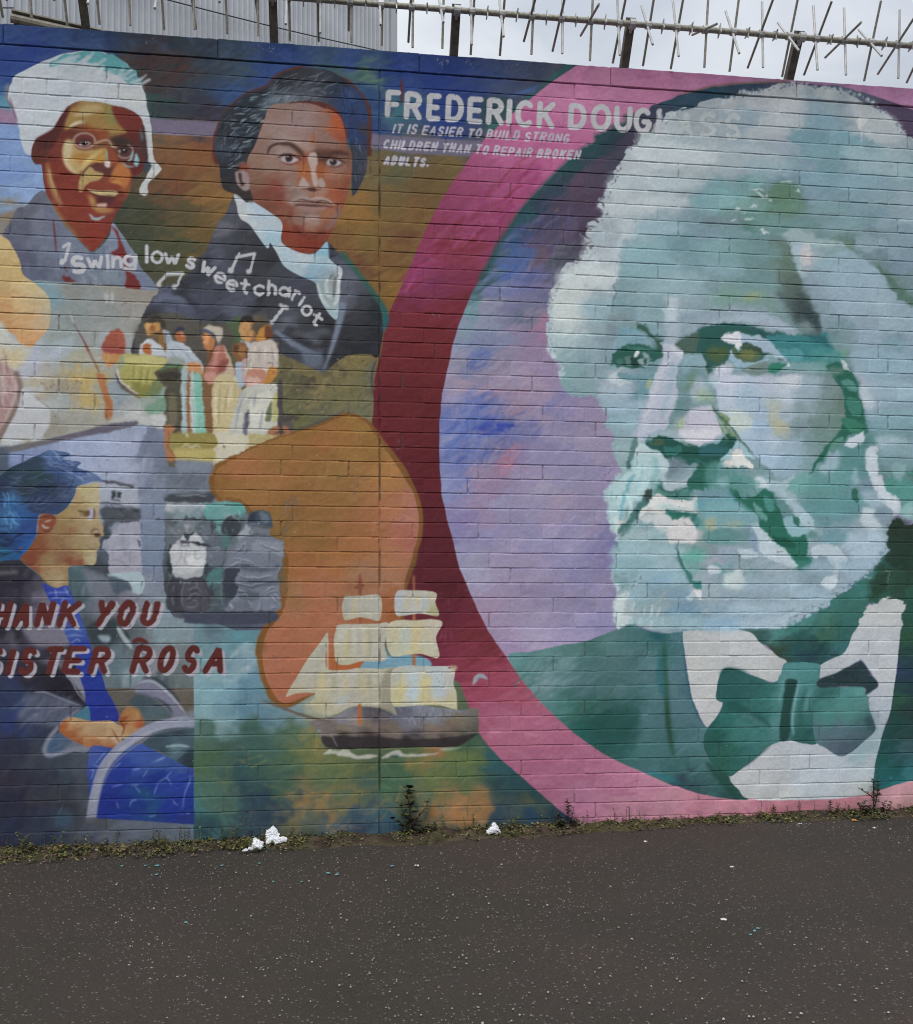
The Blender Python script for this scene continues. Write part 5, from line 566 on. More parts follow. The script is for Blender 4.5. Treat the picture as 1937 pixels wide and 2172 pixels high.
# left eye
F('C2')
S((140,160,162), 44, '1200,740 1260,700 1340,705 1430,745', 1, 7, .7); S((140,156,168), 60, '1250,740 1210,850 1170,960', 1, 9, .5); P((112,156,172), '1330,790 1440,780 1520,860 1430,900 1330,880', 7, o=.5)
P((66,98,86), '1425,760 1470,765 1530,820 1600,870 1640,930 1620,1000 1570,940 1540,880 1470,830 1430,790', 2, 1.5); S((60,90,82), 8, '1425,730 1430,765', 0, 1)
P((48,98,88), '1228,1012 1280,950 1350,915 1430,905 1520,925 1580,952 1620,925 1638,985 1605,1030 1500,1042 1470,1085 1390,1102 1300,1088 1245,1060', 1.2, 2)
H([(70,112,104),(36,78,72),(88,128,116)], '1250,1000 1400,930 1560,960 1480,1060 1300,1070', 26, 60, 13, -10, .8, .6); P((102,136,134), '1330,1005 1365,1000 1360,1060 1335,1060', 2); P((118,148,148), '1390,1000 1440,1030 1420,1060 1385,1050', 2); E((38,66,64), 1400,1000, 40,40, 4, .6)
P((216,220,220), '1402,990 1425,958 1448,985 1432,1025 1408,1020', .8); P((160,178,184), '1455,1000 1500,985 1525,1015 1482,1040 1492,1072 1450,1070', 1.5); P((140,174,186), '1250,960 1350,905 1450,895 1560,925 1500,910 1380,915', 3, o=.6)
P((184,194,206), '1140,1240 1190,1170 1270,1120 1300,1180 1400,1210 1360,1250 1250,1290 1125,1310', 5, o=.75); P((122,166,174), '1275,1140 1330,1150 1420,1180 1490,1175 1560,1150 1480,1230 1380,1200', 4, o=.8); P((200,204,206), '1280,1090 1340,1110 1260,1160 1220,1200', 4, o=.6); P((108,158,166), '1480,1220 1560,1150 1500,1290 1420,1330 1390,1320', 5, o=.6)
P((152,180,186), '1160,960 1220,920 1230,1000 1170,1080', 6, o=.5); P((120,144,154), '1000,1120 1060,1120 1040,1190 1000,1180', 5, o=.5)
# nose
P((186,194,208), '1640,912 1720,905 1790,960 1800,1000 1760,1080 1740,1180 1752,1260 1720,1350 1660,1480 1600,1560 1500,1640 1420,1660 1400,1590 1470,1450 1510,1300 1580,1120 1625,1010', 4, 1, .85)
P((128,160,170), '1745,1060 1800,1080 1820,1250 1780,1400 1740,1500 1700,1420 1760,1250', 6, o=.7); P((120,152,148), '1760,1360 1800,1340 1790,1450 1720,1480 1690,1560 1680,1470', 4, o=.6); P((184,190,166), '1545,1210 1570,1190 1500,1320 1480,1370', 4, o=.7); P((128,160,170), '1570,1120 1640,1000 1610,1090 1540,1230', 5, o=.5)
F('D2')
P((126,158,162), '-20,1120 80,1090 140,1150 100,1260 30,1360 -40,1420', 7, o=.7); P((134,168,140), '40,1250 110,1120 150,1140 110,1230', 4, o=.5); P((196,196,210), '120,1220 170,1180 230,1250 190,1310 110,1280', 9, o=.6)
P((198,198,212), '100,1420 180,1390 270,1420 310,1500 350,1590 330,1640 240,1682 150,1672 60,1640 20,1580 45,1480', 4, 1); P((208,208,216), '60,1600 200,1560 300,1570 250,1650 120,1660', 5, o=.6); P((150,184,196), '270,1430 360,1560 365,1600 300,1670 200,1690 320,1600 310,1500', 4, o=.7); P((120,150,156), '60,1380 180,1380 280,1400 200,1395 80,1440 10,1500', 5, o=.6)
P((122,152,110), '325,1470 400,1500 470,1620 440,1660 375,1650 350,1560', 4, o=.75); S((84,118,100), 20, '260,1370 320,1475 430,1580 520,1690 650,1815 720,1900', 1, 1.5, .9); S((44,80,66), 10, '300,1440 330,1490', 1, 1.5); S((100,132,120), 26, '640,1810 720,1900 750,1960', 1, 3, .6)
# right eye
P((166,180,194), '245,655 350,640 500,628 650,655 760,715 840,760 915,825 800,815 650,760 500,720 350,720 200,790 60,850 -20,870 100,790', 5, o=.75); P((128,158,142), '480,580 600,500 700,520 760,640 860,700 700,660 600,620', 7, o=.5); S((176,188,132), 20, '490,580 560,530 620,520', 1, 4, .6)
P((50,90,88), '-30,905 60,850 150,805 240,768 400,768 560,782 700,812 860,832 1060,830 1130,860 1190,935 1020,1000 870,1050 800,985 700,985 640,1050 540,1062 420,1000 360,1050 280,1050 242,1135 222,1055 200,985 130,992 40,970', 2, 1.5, .95)
P((84,98,84), '-20,905 80,840 165,810 160,900 130,985 40,960', 3, o=.8); P((64,124,126), '690,850 860,855 1020,895 1100,930 1190,938 1040,1045 870,1050 800,960', 3, o=.8); H([(78,146,150),(50,104,106),(100,164,164)], '700,860 1020,870 1150,940 1000,1030 850,1000', 26, 80, 13, 15, .4, .6); P((88,100,70), '230,960 360,970 340,1040 250,1050', 3, o=.7)
P((110,150,158), '880,960 1180,950 1300,990 1100,1060 880,1060', 6, o=.7); S((42,64,62), 30, '160,800 300,775 500,780 700,815', 1, 4, .7)
P((164,182,198), '340,862 420,828 480,820 600,825 690,862 760,930 812,1005 790,1012 690,970 600,920 500,890 380,900', 1.5, 1); P((206,206,216), '340,862 420,828 476,832 472,886 360,896', 1.2)
E((78,100,76), 545,985, 108,76, 1.5); E((108,116,72), 500,1000, 45,40, 5, .7); E((46,62,56), 560,950, 70,36, 5, .7); S((50,72,66), 16, '400,900 500,905 600,930 700,985 880,1055', 1, 1.2, .9)
P((152,180,196), '385,1015 420,955 440,1020 500,1065 560,1075 650,1035 730,1002 700,1040 620,1075 540,1088 460,1078', 1.2); P((222,226,230), '440,930 465,898 495,905 485,935 460,945', .8); S((150,196,212), 14, '468,945 475,980', 2, .8)
P((106,130,124), '520,1085 620,1060 735,1055 740,1090 715,1152 620,1150 530,1142', 2.5, o=.85); P((56,126,108), '730,1060 830,1060 780,1100 730,1140', 2, 1); P((200,206,204), '820,1070 850,1050 845,1090', 1); P((198,200,210), '300,1090 350,1060 415,1090 400,1140 300,1150', 5, o=.8)
# right cheek and the edge of the beard
G('320,1150 640,1160 900,1150 1160,1080 1240,1180 1300,1300 1285,1450 1260,1600 1150,1720 1000,1880 800,1900 650,1800 520,1690 430,1580 330,1440 300,1300', '400,1200:180,188,202 800,1200:180,188,200 900,1180:196,198,206 870,1300:180,188,200 560,1300:162,184,198 450,1280:176,186,198 1000,1250:150,174,188 1100,1250:124,154,156 1200,1350:110,136,132 500,1430:172,192,206 400,1400:182,194,206 760,1440:166,176,174 650,1400:160,184,196 1000,1420:138,156,158 1200,1450:106,130,126 450,1540:192,202,194 650,1540:164,188,206 770,1540:176,178,152 850,1540:140,166,184 1000,1540:118,144,148 1200,1540:106,136,126 550,1640:172,192,210 820,1640:160,182,196 1000,1650:122,148,155 700,1750:168,188,206 900,1750:150,176,192 1100,1700:114,144,140 800,1850:160,185,202 950,1830:122,150,150 1100,1130:116,138,140 950,1080:150,168,180', amp=7, b=3, var=3)
P((46,106,90), '1165,1085 1250,1050 1300,1060 1355,1150 1392,1230 1402,1330 1432,1440 1472,1590 1450,1650 1380,1590 1310,1630 1240,1700 1180,1760 1060,1860 1000,1900 1090,1790 1200,1680 1265,1600 1290,1450 1300,1300 1250,1210 1180,1130', 2, 2); H([(70,140,130),(40,92,76),(84,128,112)], '1250,1180 1380,1200 1420,1400 1460,1580 1290,1580 1310,1350', 34, 60, 13, 70, .8, .6); P((98,132,118), '1080,1060 1270,1050 1250,1110 1180,1110', 4, o=.7)
P((118,152,140), '1230,960 1310,960 1300,1000 1240,1000', 2.5, o=.7); P((200,206,210), '1230,960 1270,1000 1290,1060 1320,1100 1260,1060', 3, o=.6)
# moustache, mouth
F('C3')
MU = 'C3 1520,150 1590,102 1680,102 1760,148 1820,165 D3 40,165 150,190 300,150 368,88 440,128 410,190 345,260 330,340 300,430 250,485 80,490 40,560 0,560 C3 1700,560 1800,520 D3 80,480 120,380 170,330 60,280 0,250 C3 1680,250 1600,200'
P((44,92,86), MU, 1.5, 2); H([(60,126,120),(34,74,70),(70,104,74),(80,140,136)], 'C3 1560,120 1800,160 D3 300,170 250,450 100,470 150,300 C3 1640,230', 50, 80, 14, 15, .5, .6)
P((58,106,100), '1370,292 1392,190 1422,118 1452,160 1420,220 1392,330', 2.5, 1); P((186,206,208), '1395,260 1420,175 1470,148 1540,190 1600,240 1650,320 1645,420 1590,400 1550,330 1490,400 1420,390', 3, 1, .85); P((130,176,180), '1535,240 1592,255 1600,370 1560,420 1545,480 1530,400', 3, o=.85); P((156,190,190), '1420,290 1500,280 1510,380 1420,360', 4, o=.5)
P((120,140,150), '1650,270 1760,280 1820,330 1780,400 1680,420', 4, o=.8); P((74,130,120), '1590,420 1650,500 1730,530 1820,520 D3 100,500 120,560 0,600 C3 1600,560 1570,480', 3, 1, .85); S((40,84,74), 22, '1585,450 1650,500 1740,525', 1, 2); S((44,80,76), 14, '1732,500 1735,580', 0, 1.5, .8)
P((184,198,204), 'C3 1605,390 1700,400 1800,360 D3 20,370 110,350 70,470 0,505 C3 1740,500 1660,490', 3, 1, .9)
P((206,206,202), 'C3 1440,712 1490,650 1535,595 1560,555 1640,550 1720,575 1820,595 D3 150,600 130,665 0,672 C3 1700,660 1600,640 1570,650 1640,680 1620,740 1540,712', 1.5, 1.5); P((150,180,178), '1580,610 1700,625 1760,665 1640,665', 4, o=.7)
P((40,96,88), 'C3 1640,680 1740,682 1820,672 D3 0,680 92,695 70,730 -20,722 C3 1690,735', 1.5, 1); P((212,210,206), 'C3 1560,725 1690,735 1640,800 1620,850 1560,790', 1.5, 1); P((208,206,202), 'C3 1690,750 1760,730 1820,760 D3 90,740 135,790 130,900 0,920 C3 1740,910 1660,860', 2, 1.5)
P((150,176,180), '1440,720 1540,715 1550,780 1440,800', 4, o=.6); P((208,208,200), '1240,690 1290,680 1340,700 1320,800 1270,848 1230,780', 4, o=.7)
P((80,124,124), '1545,545 1520,600 1440,700 1380,780 1290,840 1340,770 1430,650 1480,560', 3, 1, .85); P((58,78,74), '1485,535 1545,520 1540,560 1500,610 1480,580', 3, o=.85); P((120,168,172), '1290,540 1350,510 1370,560 1330,660 1300,720 1280,640', 4, o=.6); P((40,96,84), '1262,840 1320,810 1340,830 1270,870', 2, 1, .7)
P((56,100,88), '1265,925 1290,960 1280,1000 1260,975', 2, 1); P((56,100,90), '1250,1510 1285,1560 1260,1580', 2)
S((68,118,114), 26, 'C3 1728,935 1745,1010 1775,1080 1830,1180 D3 100,1200 165,1260', 1, 1.5, .9); S((76,124,126), 20, 'D3 150,1210 175,1290', 1, 1.5, .8)
F('D3'); P((208,210,210), '90,1340 110,1310 140,1288 185,1290 182,1335 150,1345', 1.5); P((206,208,206), '-80,1250 30,1240', 1) if 0 else None
P((212,210,206), '358,302 400,225 470,195 500,230 545,265 592,330 490,320 470,352', 1.2, 1); P((160,190,200), '360,230 430,120 470,190 400,220', 4, o=.7)
G('300,420 420,330 620,350 650,480 760,500 700,620 560,560 430,500 250,490', '350,430:110,156,156 500,420:124,166,170 600,380:140,168,170 450,480:70,126,116 600,480:120,160,162 680,560:70,122,112 650,430:176,196,200', b=3, amp=6)
P((192,204,210), '605,440 640,400 690,470 700,490 630,485', 2, 1)
P((50,112,98), '400,500 450,525 520,560 640,520 700,510 745,560 800,650 822,770 862,860 905,885 960,858 1012,900 1000,1010 1040,1080 940,1110 880,1030 780,920 680,800 620,720 500,640 450,575', 2, 2.5); H([(70,138,128),(40,92,80),(96,152,148)], '480,560 700,540 800,720 980,920 950,1080 700,780', 44, 80, 14, 50, .5, .6)
P((130,168,172), '650,590 720,560 730,660 690,720 640,660', 4, o=.6); P((104,150,150), '740,560 850,520 900,700 960,800 880,860 820,700', 4, o=.7)
P((174,196,204), '770,500 868,508 950,620 1035,715 1050,790 960,795 895,690 858,620 780,560', 2, 2, .9); P((74,120,120), '880,700 930,720 940,790 900,770', 3, o=.7); P((64,112,92), '1340,495 1410,510 1405,570 1370,590', 3, 1, .7); P((90,140,136), '1000,820 1060,830 1100,880 1010,880', 3, o=.7)
P((188,202,208), '605,470 620,400 680,480', 2, 1, .7); P((164,186,196), '1020,630 1060,650 1040,700', 3, o=.3)
H([(190,202,208),(150,176,188),(172,190,200),(140,168,180)], '200,1150 850,1050 1200,960 1550,900 1400,1150 1050,1400 600,1540 100,1500', 90, 90, 22, -35, .6, .35)
P((190,202,206), '1060,960 1200,950 1280,1040 1220,1120 1160,1010 1080,1030', 4, o=.6); P((140,162,176), '1100,1030 1180,1040 1200,1110 1100,1140', 4, o=.6); P((184,194,204), '560,770 640,830 760,960 850,1010 920,1090 800,1080 640,980 620,850', 5, o=.6)
P((140,170,184), '550,830 620,850 640,920 560,900', 4, o=.7); P((196,204,206), '470,940 530,940 540,1020 470,1030', 4, o=.5); P((190,200,204), '1400,640 1500,650 1530,720 1440,740', 4, o=.5)
H([(176,194,200),(140,170,178),(190,202,206)], 'C3 1300,1000 1700,900 1780,1400 1500,1560 1300,1520', 60, 80, 22, -70, .4, .35); H([(186,206,206),(130,172,176),(170,196,196)], 'C3 1230,500 1400,420 1460,520 1300,780', 26, 90, 16, -75, .3, .6)
# ear side, right lock
F('D3')
G('1250,170 1470,100 1490,190 1465,350 1510,480 1600,600 1560,700 1400,720 1200,620 1040,600 1000,460 1100,330', '1350,250:98,144,142 1430,250:90,138,136 1300,350:106,146,146 1400,430:134,162,174 1450,480:128,158,170 1200,450:108,156,152 1050,450:112,162,156 1100,560:106,152,152 1300,600:104,150,154 1500,600:140,166,176 1550,680:132,154,168', b=4, amp=6)
P((160,184,192), '1195,230 1250,190 1262,270 1225,350 1120,395 1130,310', 2, 1); P((196,206,212), '1310,182 1330,120 1400,85 1452,55 1440,130 1390,182', 1.2, 1.5); P((150,176,188), '1340,420 1370,345 1395,350 1380,440 1420,480 1340,480', 3, o=.7)
G('1535,190 1700,160 1900,150 1900,740 1760,720 1700,600 1640,530 1560,420 1530,320', '1600,200:136,162,170 1750,200:146,172,186 1600,350:118,152,152 1700,300:104,142,144 1800,250:160,184,196 1650,430:96,146,140 1750,430:124,160,160 1800,400:66,122,108 1750,550:88,142,134 1800,600:100,158,150 1700,520:92,148,140 1800,680:150,178,180', amp=5, b=1); H([(74,136,124),(140,170,174),(110,158,152)], '1600,400 1820,380 1820,560 1680,560', 30, 80, 12, 80, .2, .5)
P((200,204,214), '1490,190 1535,190 1530,320 1562,420 1645,530 1705,600 1750,640 1700,700 1600,600 1510,490 1468,350 1458,240', 1.2, 1); P((208,206,206), '1500,400 1560,420 1620,520 1540,500', 3, o=.5)
# neck
G('480,1582 800,1577 900,1515 1110,1435 1250,1310 1430,1170 1560,1060 1600,960 1610,860 1642,740 1690,715 1720,730 1815,790 2000,800 2000,1395 1750,1382 1510,1370 1460,1450 1390,1600 1340,1720 1250,1790 1180,1812 1080,1870 850,1850 700,1720 600,1660', '800,1600:92,148,144 1000,1500:88,146,144 1200,1400:64,118,110 1400,1250:70,130,124 1500,1130:80,140,136 1550,1080:50,96,88 1650,800:44,62,50 1750,800:40,54,44 1700,900:42,64,54 1680,1000:42,74,64 1750,1100:40,62,50 1600,1200:46,72,58 1750,1250:44,70,56 1600,1320:50,92,78 1780,1330:46,88,74 1300,1450:62,112,104 1100,1530:76,128,118 900,1570:70,130,122 1150,1600:66,104,84 700,1640:54,88,86 900,1650:42,84,78 1100,1650:40,78,74 1300,1600:52,98,92 900,1760:44,84,88 1100,1740:34,66,66 1250,1760:60,110,112 780,1750:56,72,56 1000,1820:40,64,76 1180,1790:52,92,96', r=1.5, amp=9, var=5, streak=(14,9))
P((38,52,44), '1640,750 1700,715 1810,790 1810,1040 1700,1100 1600,1050 1610,900', 5, o=.55); P((40,60,46), '1470,1320 1560,1080 1620,1150 1560,1330', 6, o=.7); S((190,196,180), 6, '1590,1130 1625,1170 1605,1260', 1, .6, .7)
# jacket
G('C4 430,190 600,160 830,108 1000,82 1240,-5 C3 1300,1570 1385,1528 1460,1575 1560,1605 1640,1612 1800,1600 D4 46,0 62,200 100,420 150,600 238,745 200,850 230,960 390,1120 445,1190 540,1300 200,1260 0,1195 C4 1700,1190 1500,1100 1240,980 1000,830 800,660 600,450',
 'C3 1380,1560:80,122,122 C4 600,150:98,138,136 900,150:92,134,130 1200,60:96,134,132 1100,110:78,120,116 600,260:112,150,148 500,220:100,146,146 800,350:100,134,138 720,400:140,168,170 780,440:128,160,166 900,250:120,158,156 1000,260:84,122,122 1000,400:90,124,130 850,550:66,112,104 800,600:90,140,136 950,600:60,104,94 1100,560:72,114,112 1000,720:44,92,84 1100,650:48,92,84 1100,750:37,80,75 1000,800:42,98,94 1200,800:37,80,78 1200,650:42,86,80 1350,600:52,98,92 1250,500:88,120,124 1300,900:50,96,92 1380,750:40,84,78 1460,680:90,130,136 1450,800:88,126,130 1450,950:70,114,112 1550,1000:78,118,122 1300,200:92,128,130 1400,200:80,118,120 1450,350:84,120,124 1500,300:98,134,140 1550,100:70,114,114 1600,30:50,98,104 1620,200:54,104,102 1720,300:97,132,140 1700,150:74,118,118 1750,600:94,130,138 1720,450:90,128,130 1700,850:68,108,105 1780,900:88,128,134 1800,700:92,126,134 1650,1050:60,105,100 1780,1050:66,112,110 1580,1090:78,116,124 1800,1150:50,74,82 D4 20,300:86,122,134 40,100:90,130,140 60,600:82,120,128 60,450:74,108,122 60,800:76,116,122 150,720:88,122,132 120,900:84,126,128 100,1000:76,118,116 200,1050:80,120,122 200,1150:64,100,98 60,1150:48,70,82 180,1180:50,80,86 300,1220:62,108,108 420,1240:44,80,78', amp=9, var=4, e=12, streak=(24,8), ang=-.7)
F('C4')
S((46,84,70), 46, '1635,60 1640,250 1652,450 1665,650 1690,880 1720,970', 1, 3, .8); S((34,98,104), 40, '1610,180 1605,330 1625,520', 1, 5, .7); P((38,92,96), '1530,30 1580,0 1640,40 1600,80', 4, o=.8); S((40,64,48), 22, '1650,520 1665,700 1700,900', 1, 3, .8)
S((66,102,98), 14, '1490,100 1460,170 1400,225 1345,300', 1, 2, .8); S((64,100,90), 18, '1270,400 1200,490 1140,560 1090,660', 1, 2, .85); P((38,82,76), '1005,760 1060,680 1170,620 1260,540 1380,600 1430,680 1440,850 1200,870 1080,870', 8, o=.6); P((36,120,128), '1500,1080 1650,1110 1800,1195 1740,1170 1560,1110', 2, o=.7)
S((96,146,146), 18, 'D4 0,960 60,1080 130,1160', 1, 5, .4); S((54,88,108), 18, 'D4 30,-100 70,300 140,600 232,750', 1, 2.5, .8); S((36,72,62), 60, 'D4 215,1000 350,1150 480,1300', 1, 3, .8); H([(110,150,150),(70,112,110),(130,162,166)], '500,300 1000,180 1100,400 800,560', 40, 140, 24, -35, .2, .4)
# collar, shirt
F('D4')
G('45,10 60,-5 520,-8 640,88 780,190 852,245 800,340 742,388 600,345 480,298 390,278 340,312 305,430 303,520 352,552 310,650 235,740 150,600 100,420 62,200', '200,50:200,202,200 450,50:196,200,202 150,200:202,203,200 400,200:196,200,202 650,250:200,202,202 750,320:196,198,196 200,400:200,202,200 250,600:202,203,202 100,100:190,196,196', amp=4, var=2, r=.8)
G('1372,-5 1505,-232 1755,-215 1725,0 1700,250 1672,500 1640,640 1602,730 1572,870 1542,1000 1522,1100 1520,1235 1250,1288 900,1302 560,1295 470,1220 398,1120 500,1060 620,970 720,880 850,843 1050,848 1150,900 1240,957 1330,942 1450,842 1532,752 1482,600 1462,480 1552,415 1440,235 1400,228 1230,320 1100,352 1088,272 1190,213 1292,160', '1600,-150:200,202,200 1600,50:192,198,202 1550,200:190,196,202 1300,220:194,200,204 1620,300:196,200,202 1600,450:190,196,202 1580,600:184,194,202 1500,650:160,176,190 1550,800:170,188,196 1480,900:156,182,190 1420,960:160,186,192 1500,1000:184,194,198 900,900:194,200,206 1100,950:192,198,206 700,1000:196,200,204 1200,1050:188,198,206 1400,1100:188,198,204 600,1150:200,203,203 1000,1150:192,200,208 800,1250:198,202,202 1300,1200:192,198,202 1450,1200:190,196,194', amp=5, var=2, r=.8)
# bow tie
G('850,243 1092,248 1100,350 1080,520 1090,850 850,842 720,880 620,968 500,1060 400,1118 290,1042 225,945 200,850 235,745 310,650 352,552 303,520 308,430 330,332 390,278 600,343 745,390 800,330', '400,350:46,92,88 600,400:50,98,94 380,450:48,96,94 600,500:54,104,100 700,450:54,110,106 450,520:40,88,86 650,600:58,112,108 400,600:44,98,92 500,620:56,114,108 600,660:40,88,84 350,700:50,110,104 500,720:76,132,126 650,720:64,120,116 300,800:38,84,78 450,800:66,122,116 600,800:72,130,128 280,900:44,88,82 400,900:46,98,86 550,900:56,108,104 350,1020:46,92,78 450,1020:52,102,96 680,860:66,122,118 950,290:86,146,146 1000,300:90,150,148 850,330:96,152,152 780,500:80,136,132 760,700:96,150,148 780,820:84,132,132 1050,450:76,130,130 1050,700:58,108,104 1000,800:40,86,82', amp=6, var=4, r=1)
P((38,84,80), '330,335 390,278 560,320 430,315', 3, o=.8); P((40,86,82), '380,560 470,550 560,610 690,680 720,740 600,690 480,640 390,600', 3, o=.8); P((104,152,150), '490,650 560,640 700,730 560,690', 3, o=.5); S((36,76,68), 14, '730,870 620,965 500,1055', 1, 2, .7); P((40,80,70), '400,1118 300,1040 330,1100 390,1180', 2)
P((36,70,66), '843,372 926,376 918,450 900,540 885,640 872,760 850,842 795,835 795,700 810,580 830,470', 1.5, 1); S((128,176,178), 26, '945,380 925,470 900,580 888,700 900,810', 1, 2.5, .9); S((52,100,94), 50, '1000,430 965,560 950,700 960,830', 1, 4, .85); S((120,170,170), 24, '1040,420 1000,540 985,640', 1, 4, .8); S((60,110,106), 34, '1060,500 1040,600', 1, 5, .6); S((130,178,178), 22, '840,345 810,450 780,560', 1, 3, .7)
G('1080,440 1250,428 1430,425 1450,470 1472,520 1482,600 1532,752 1450,842 1330,942 1240,957 1150,900 1070,850 1050,700 1060,560', '1150,460:58,108,104 1300,480:88,150,146 1420,480:104,164,160 1150,560:84,144,138 1300,560:92,152,146 1440,560:92,148,144 1150,660:80,140,132 1300,660:86,144,136 1430,650:76,126,120 1500,720:56,84,88 1100,760:90,122,130 1250,760:92,116,128 1400,780:80,102,112 1200,870:92,108,120 1300,900:76,92,106 1400,850:72,94,104 1080,560:64,116,112', amp=5, var=3); S((44,88,84), 24, '1085,520 1120,475 1200,470 1270,455', 1, 4, .8); S((44,88,80), 16, '1300,720 1420,690 1490,640', 1, 5, .4); P((54,74,84), '1440,690 1490,650 1535,752 1500,740', 4, o=.8)
P((42,60,64), '1098,375 1230,320 1345,262 1400,228 1440,236 1500,330 1555,416 1462,482 1428,426 1110,432', 1.2, 1)
# dark jacket on the right
G('1725,-5 1755,-215 D3 1755,1385 2100,1390 D4 2100,1180 1820,1155 1700,1180 1524,1226 1520,1100 1545,950 1580,800 1640,640 1670,460 1700,250', 'D3 1790,1500:44,84,72 D4 1770,50:48,84,64 1760,200:40,64,68 1720,300:44,60,84 1780,400:36,58,66 1720,520:44,80,64 1780,620:40,60,58 1700,750:34,68,64 1650,850:32,70,68 1780,800:42,68,68 1600,1000:34,84,78 1750,900:70,100,106 1700,950:40,76,80 1700,1080:30,88,88 1600,1150:36,94,98 1780,1120:60,120,126', amp=8, var=5); S((44,128,134), 14, '1530,1215 1680,1170 1790,1140', 1, 2, .6)
F('C1'); S((98,60,70), 12, '1545,950 1545,1030', 1, 1.5, .7)
# ---- weathering of the paint: colours have greyed, and the head is laid in cooler, deeper tones than its highlights
def tone_paint():
    r, g, b = CV[..., 0], CV[..., 1], CV[..., 2]
    lum = .3*r+.55*g+.15*b
    Xm = X0+(np.arange(CW)*RES)[None, :]
    w = np.clip((g-r)/14+.15, 0, 1)*np.clip((Xm-.25)/.1, 0, 1)
    f = np.interp(lum, [0, 60, 95, 125, 150, 170, 185, 198, 215, 255], [0, 58, 88, 112, 134, 150, 165, 183, 206, 250])/np.maximum(lum, 1)
    f2 = np.interp(lum, [0, 40, 100, 180, 200, 255], [0, 42, 103, 170, 184, 245])/np.maximum(lum, 1)
    k = f*w+f2*(1-w); sat = (.86+.13*w)[..., None]
    CV[:] = (lum[..., None]+sat*(CV-lum[..., None]))*k[..., None]
def scuffs():
    # fine brush drag and mottling over everything
    n = (vnoise(CH, CW, 14, 5, -.2)-.5)*3+(vnoise(CH, CW, 5, 2, .3)-.5)*5+(vnoise(CH, CW, 40, 30)-.5)*7
    CV[:] = CV*(1+n[..., None]/170)
    # scuffs and scratches
    for i in range(260):
        x, y = rng.random()*CW, rng.random()*CH; a = rng.normal()*.5+(.7 if rng.random() < .5 else -.3); l = rng.uniform(3, 26); d = np.array([math.cos(a), math.sin(a)])
        put(raster(outline(np.stack([np.array([x, y])+d*l*u for u in (-.5, 0, .5)]), rng.uniform(.5, 1.1), 1), 2), np.array((172, 174, 178))+rng.normal()*14, 0, rng.uniform(.15, .55))
    for i in range(420):
        x, y = rng.random()*CW, rng.random()*CH; r0 = rng.uniform(.5, 1.5); q = np.array([[x+r0*math.cos(t)*rng.uniform(.6, 1.4), y+r0*math.sin(t)*rng.uniform(.6, 1.4)] for t in np.linspace(0, 6.28, 7)[:-1]])
        put(raster(q, 2), (40, 38, 40) if rng.random() < .5 else (176, 174, 172), 0, rng.uniform(.3, .8))
tone_paint()
# ---- second coat: the modelling of the big head, in the colours it is seen in
FRAMES.update({'U': (1260, 660, .32819), 'V': (1480, 660, .44112), 'M': (1200, 960, .34749), 'Q': (1500, 960, .42181), 'FA': (1130, 160, .44745), 'FB': (1500, 160, .44729)})
def warp(x0, x1, z0, z1, amp, cell, feather=40):
    """drag the wet paint about a little, so that no patch keeps a drawn outline"""
    i0, i1 = int((Z1-z1)/RES), int((Z1-z0)/RES); j0, j1 = int((x0-X0)/RES), int((x1-X0)/RES); h, w = i1-i0, j1-j0
    dx = sum((vnoise(h, w, c, c*.8, .3)-.5)*a for c, a in zip(cell, amp))*2; dy = sum((vnoise(h, w, c, c*.8, -.2)-.5)*a for c, a in zip(cell, amp))*2
    yy, xx = np.mgrid[0:h, 0:w]; f = np.clip(np.minimum(np.minimum(xx, w-1-xx), np.minimum(yy, h-1-yy))/feather, 0, 1)
    src = CV[i0:i1, j0:j1].copy(); fx = np.clip(xx+dx*f, 0, w-1.01); fy = np.clip(yy+dy*f, 0, h-1.01); i = fy.astype(int); j = fx.astype(int); a = (fx-j)[..., None]; b = (fy-i)[..., None]
    CV[i0:i1, j0:j1] = (src[i, j]*(1-a)+src[i, j+1]*a)*(1-b)+(src[i+1, j]*(1-a)+src[i+1, j+1]*a)*b
def PP(lst):
    for c, b, s in lst: P(c, s, b if b < 1.6 else b*1.9, 1.5 if b < 1.6 else 1.2, .92 if b < 1.9 else .72)
F('FB')
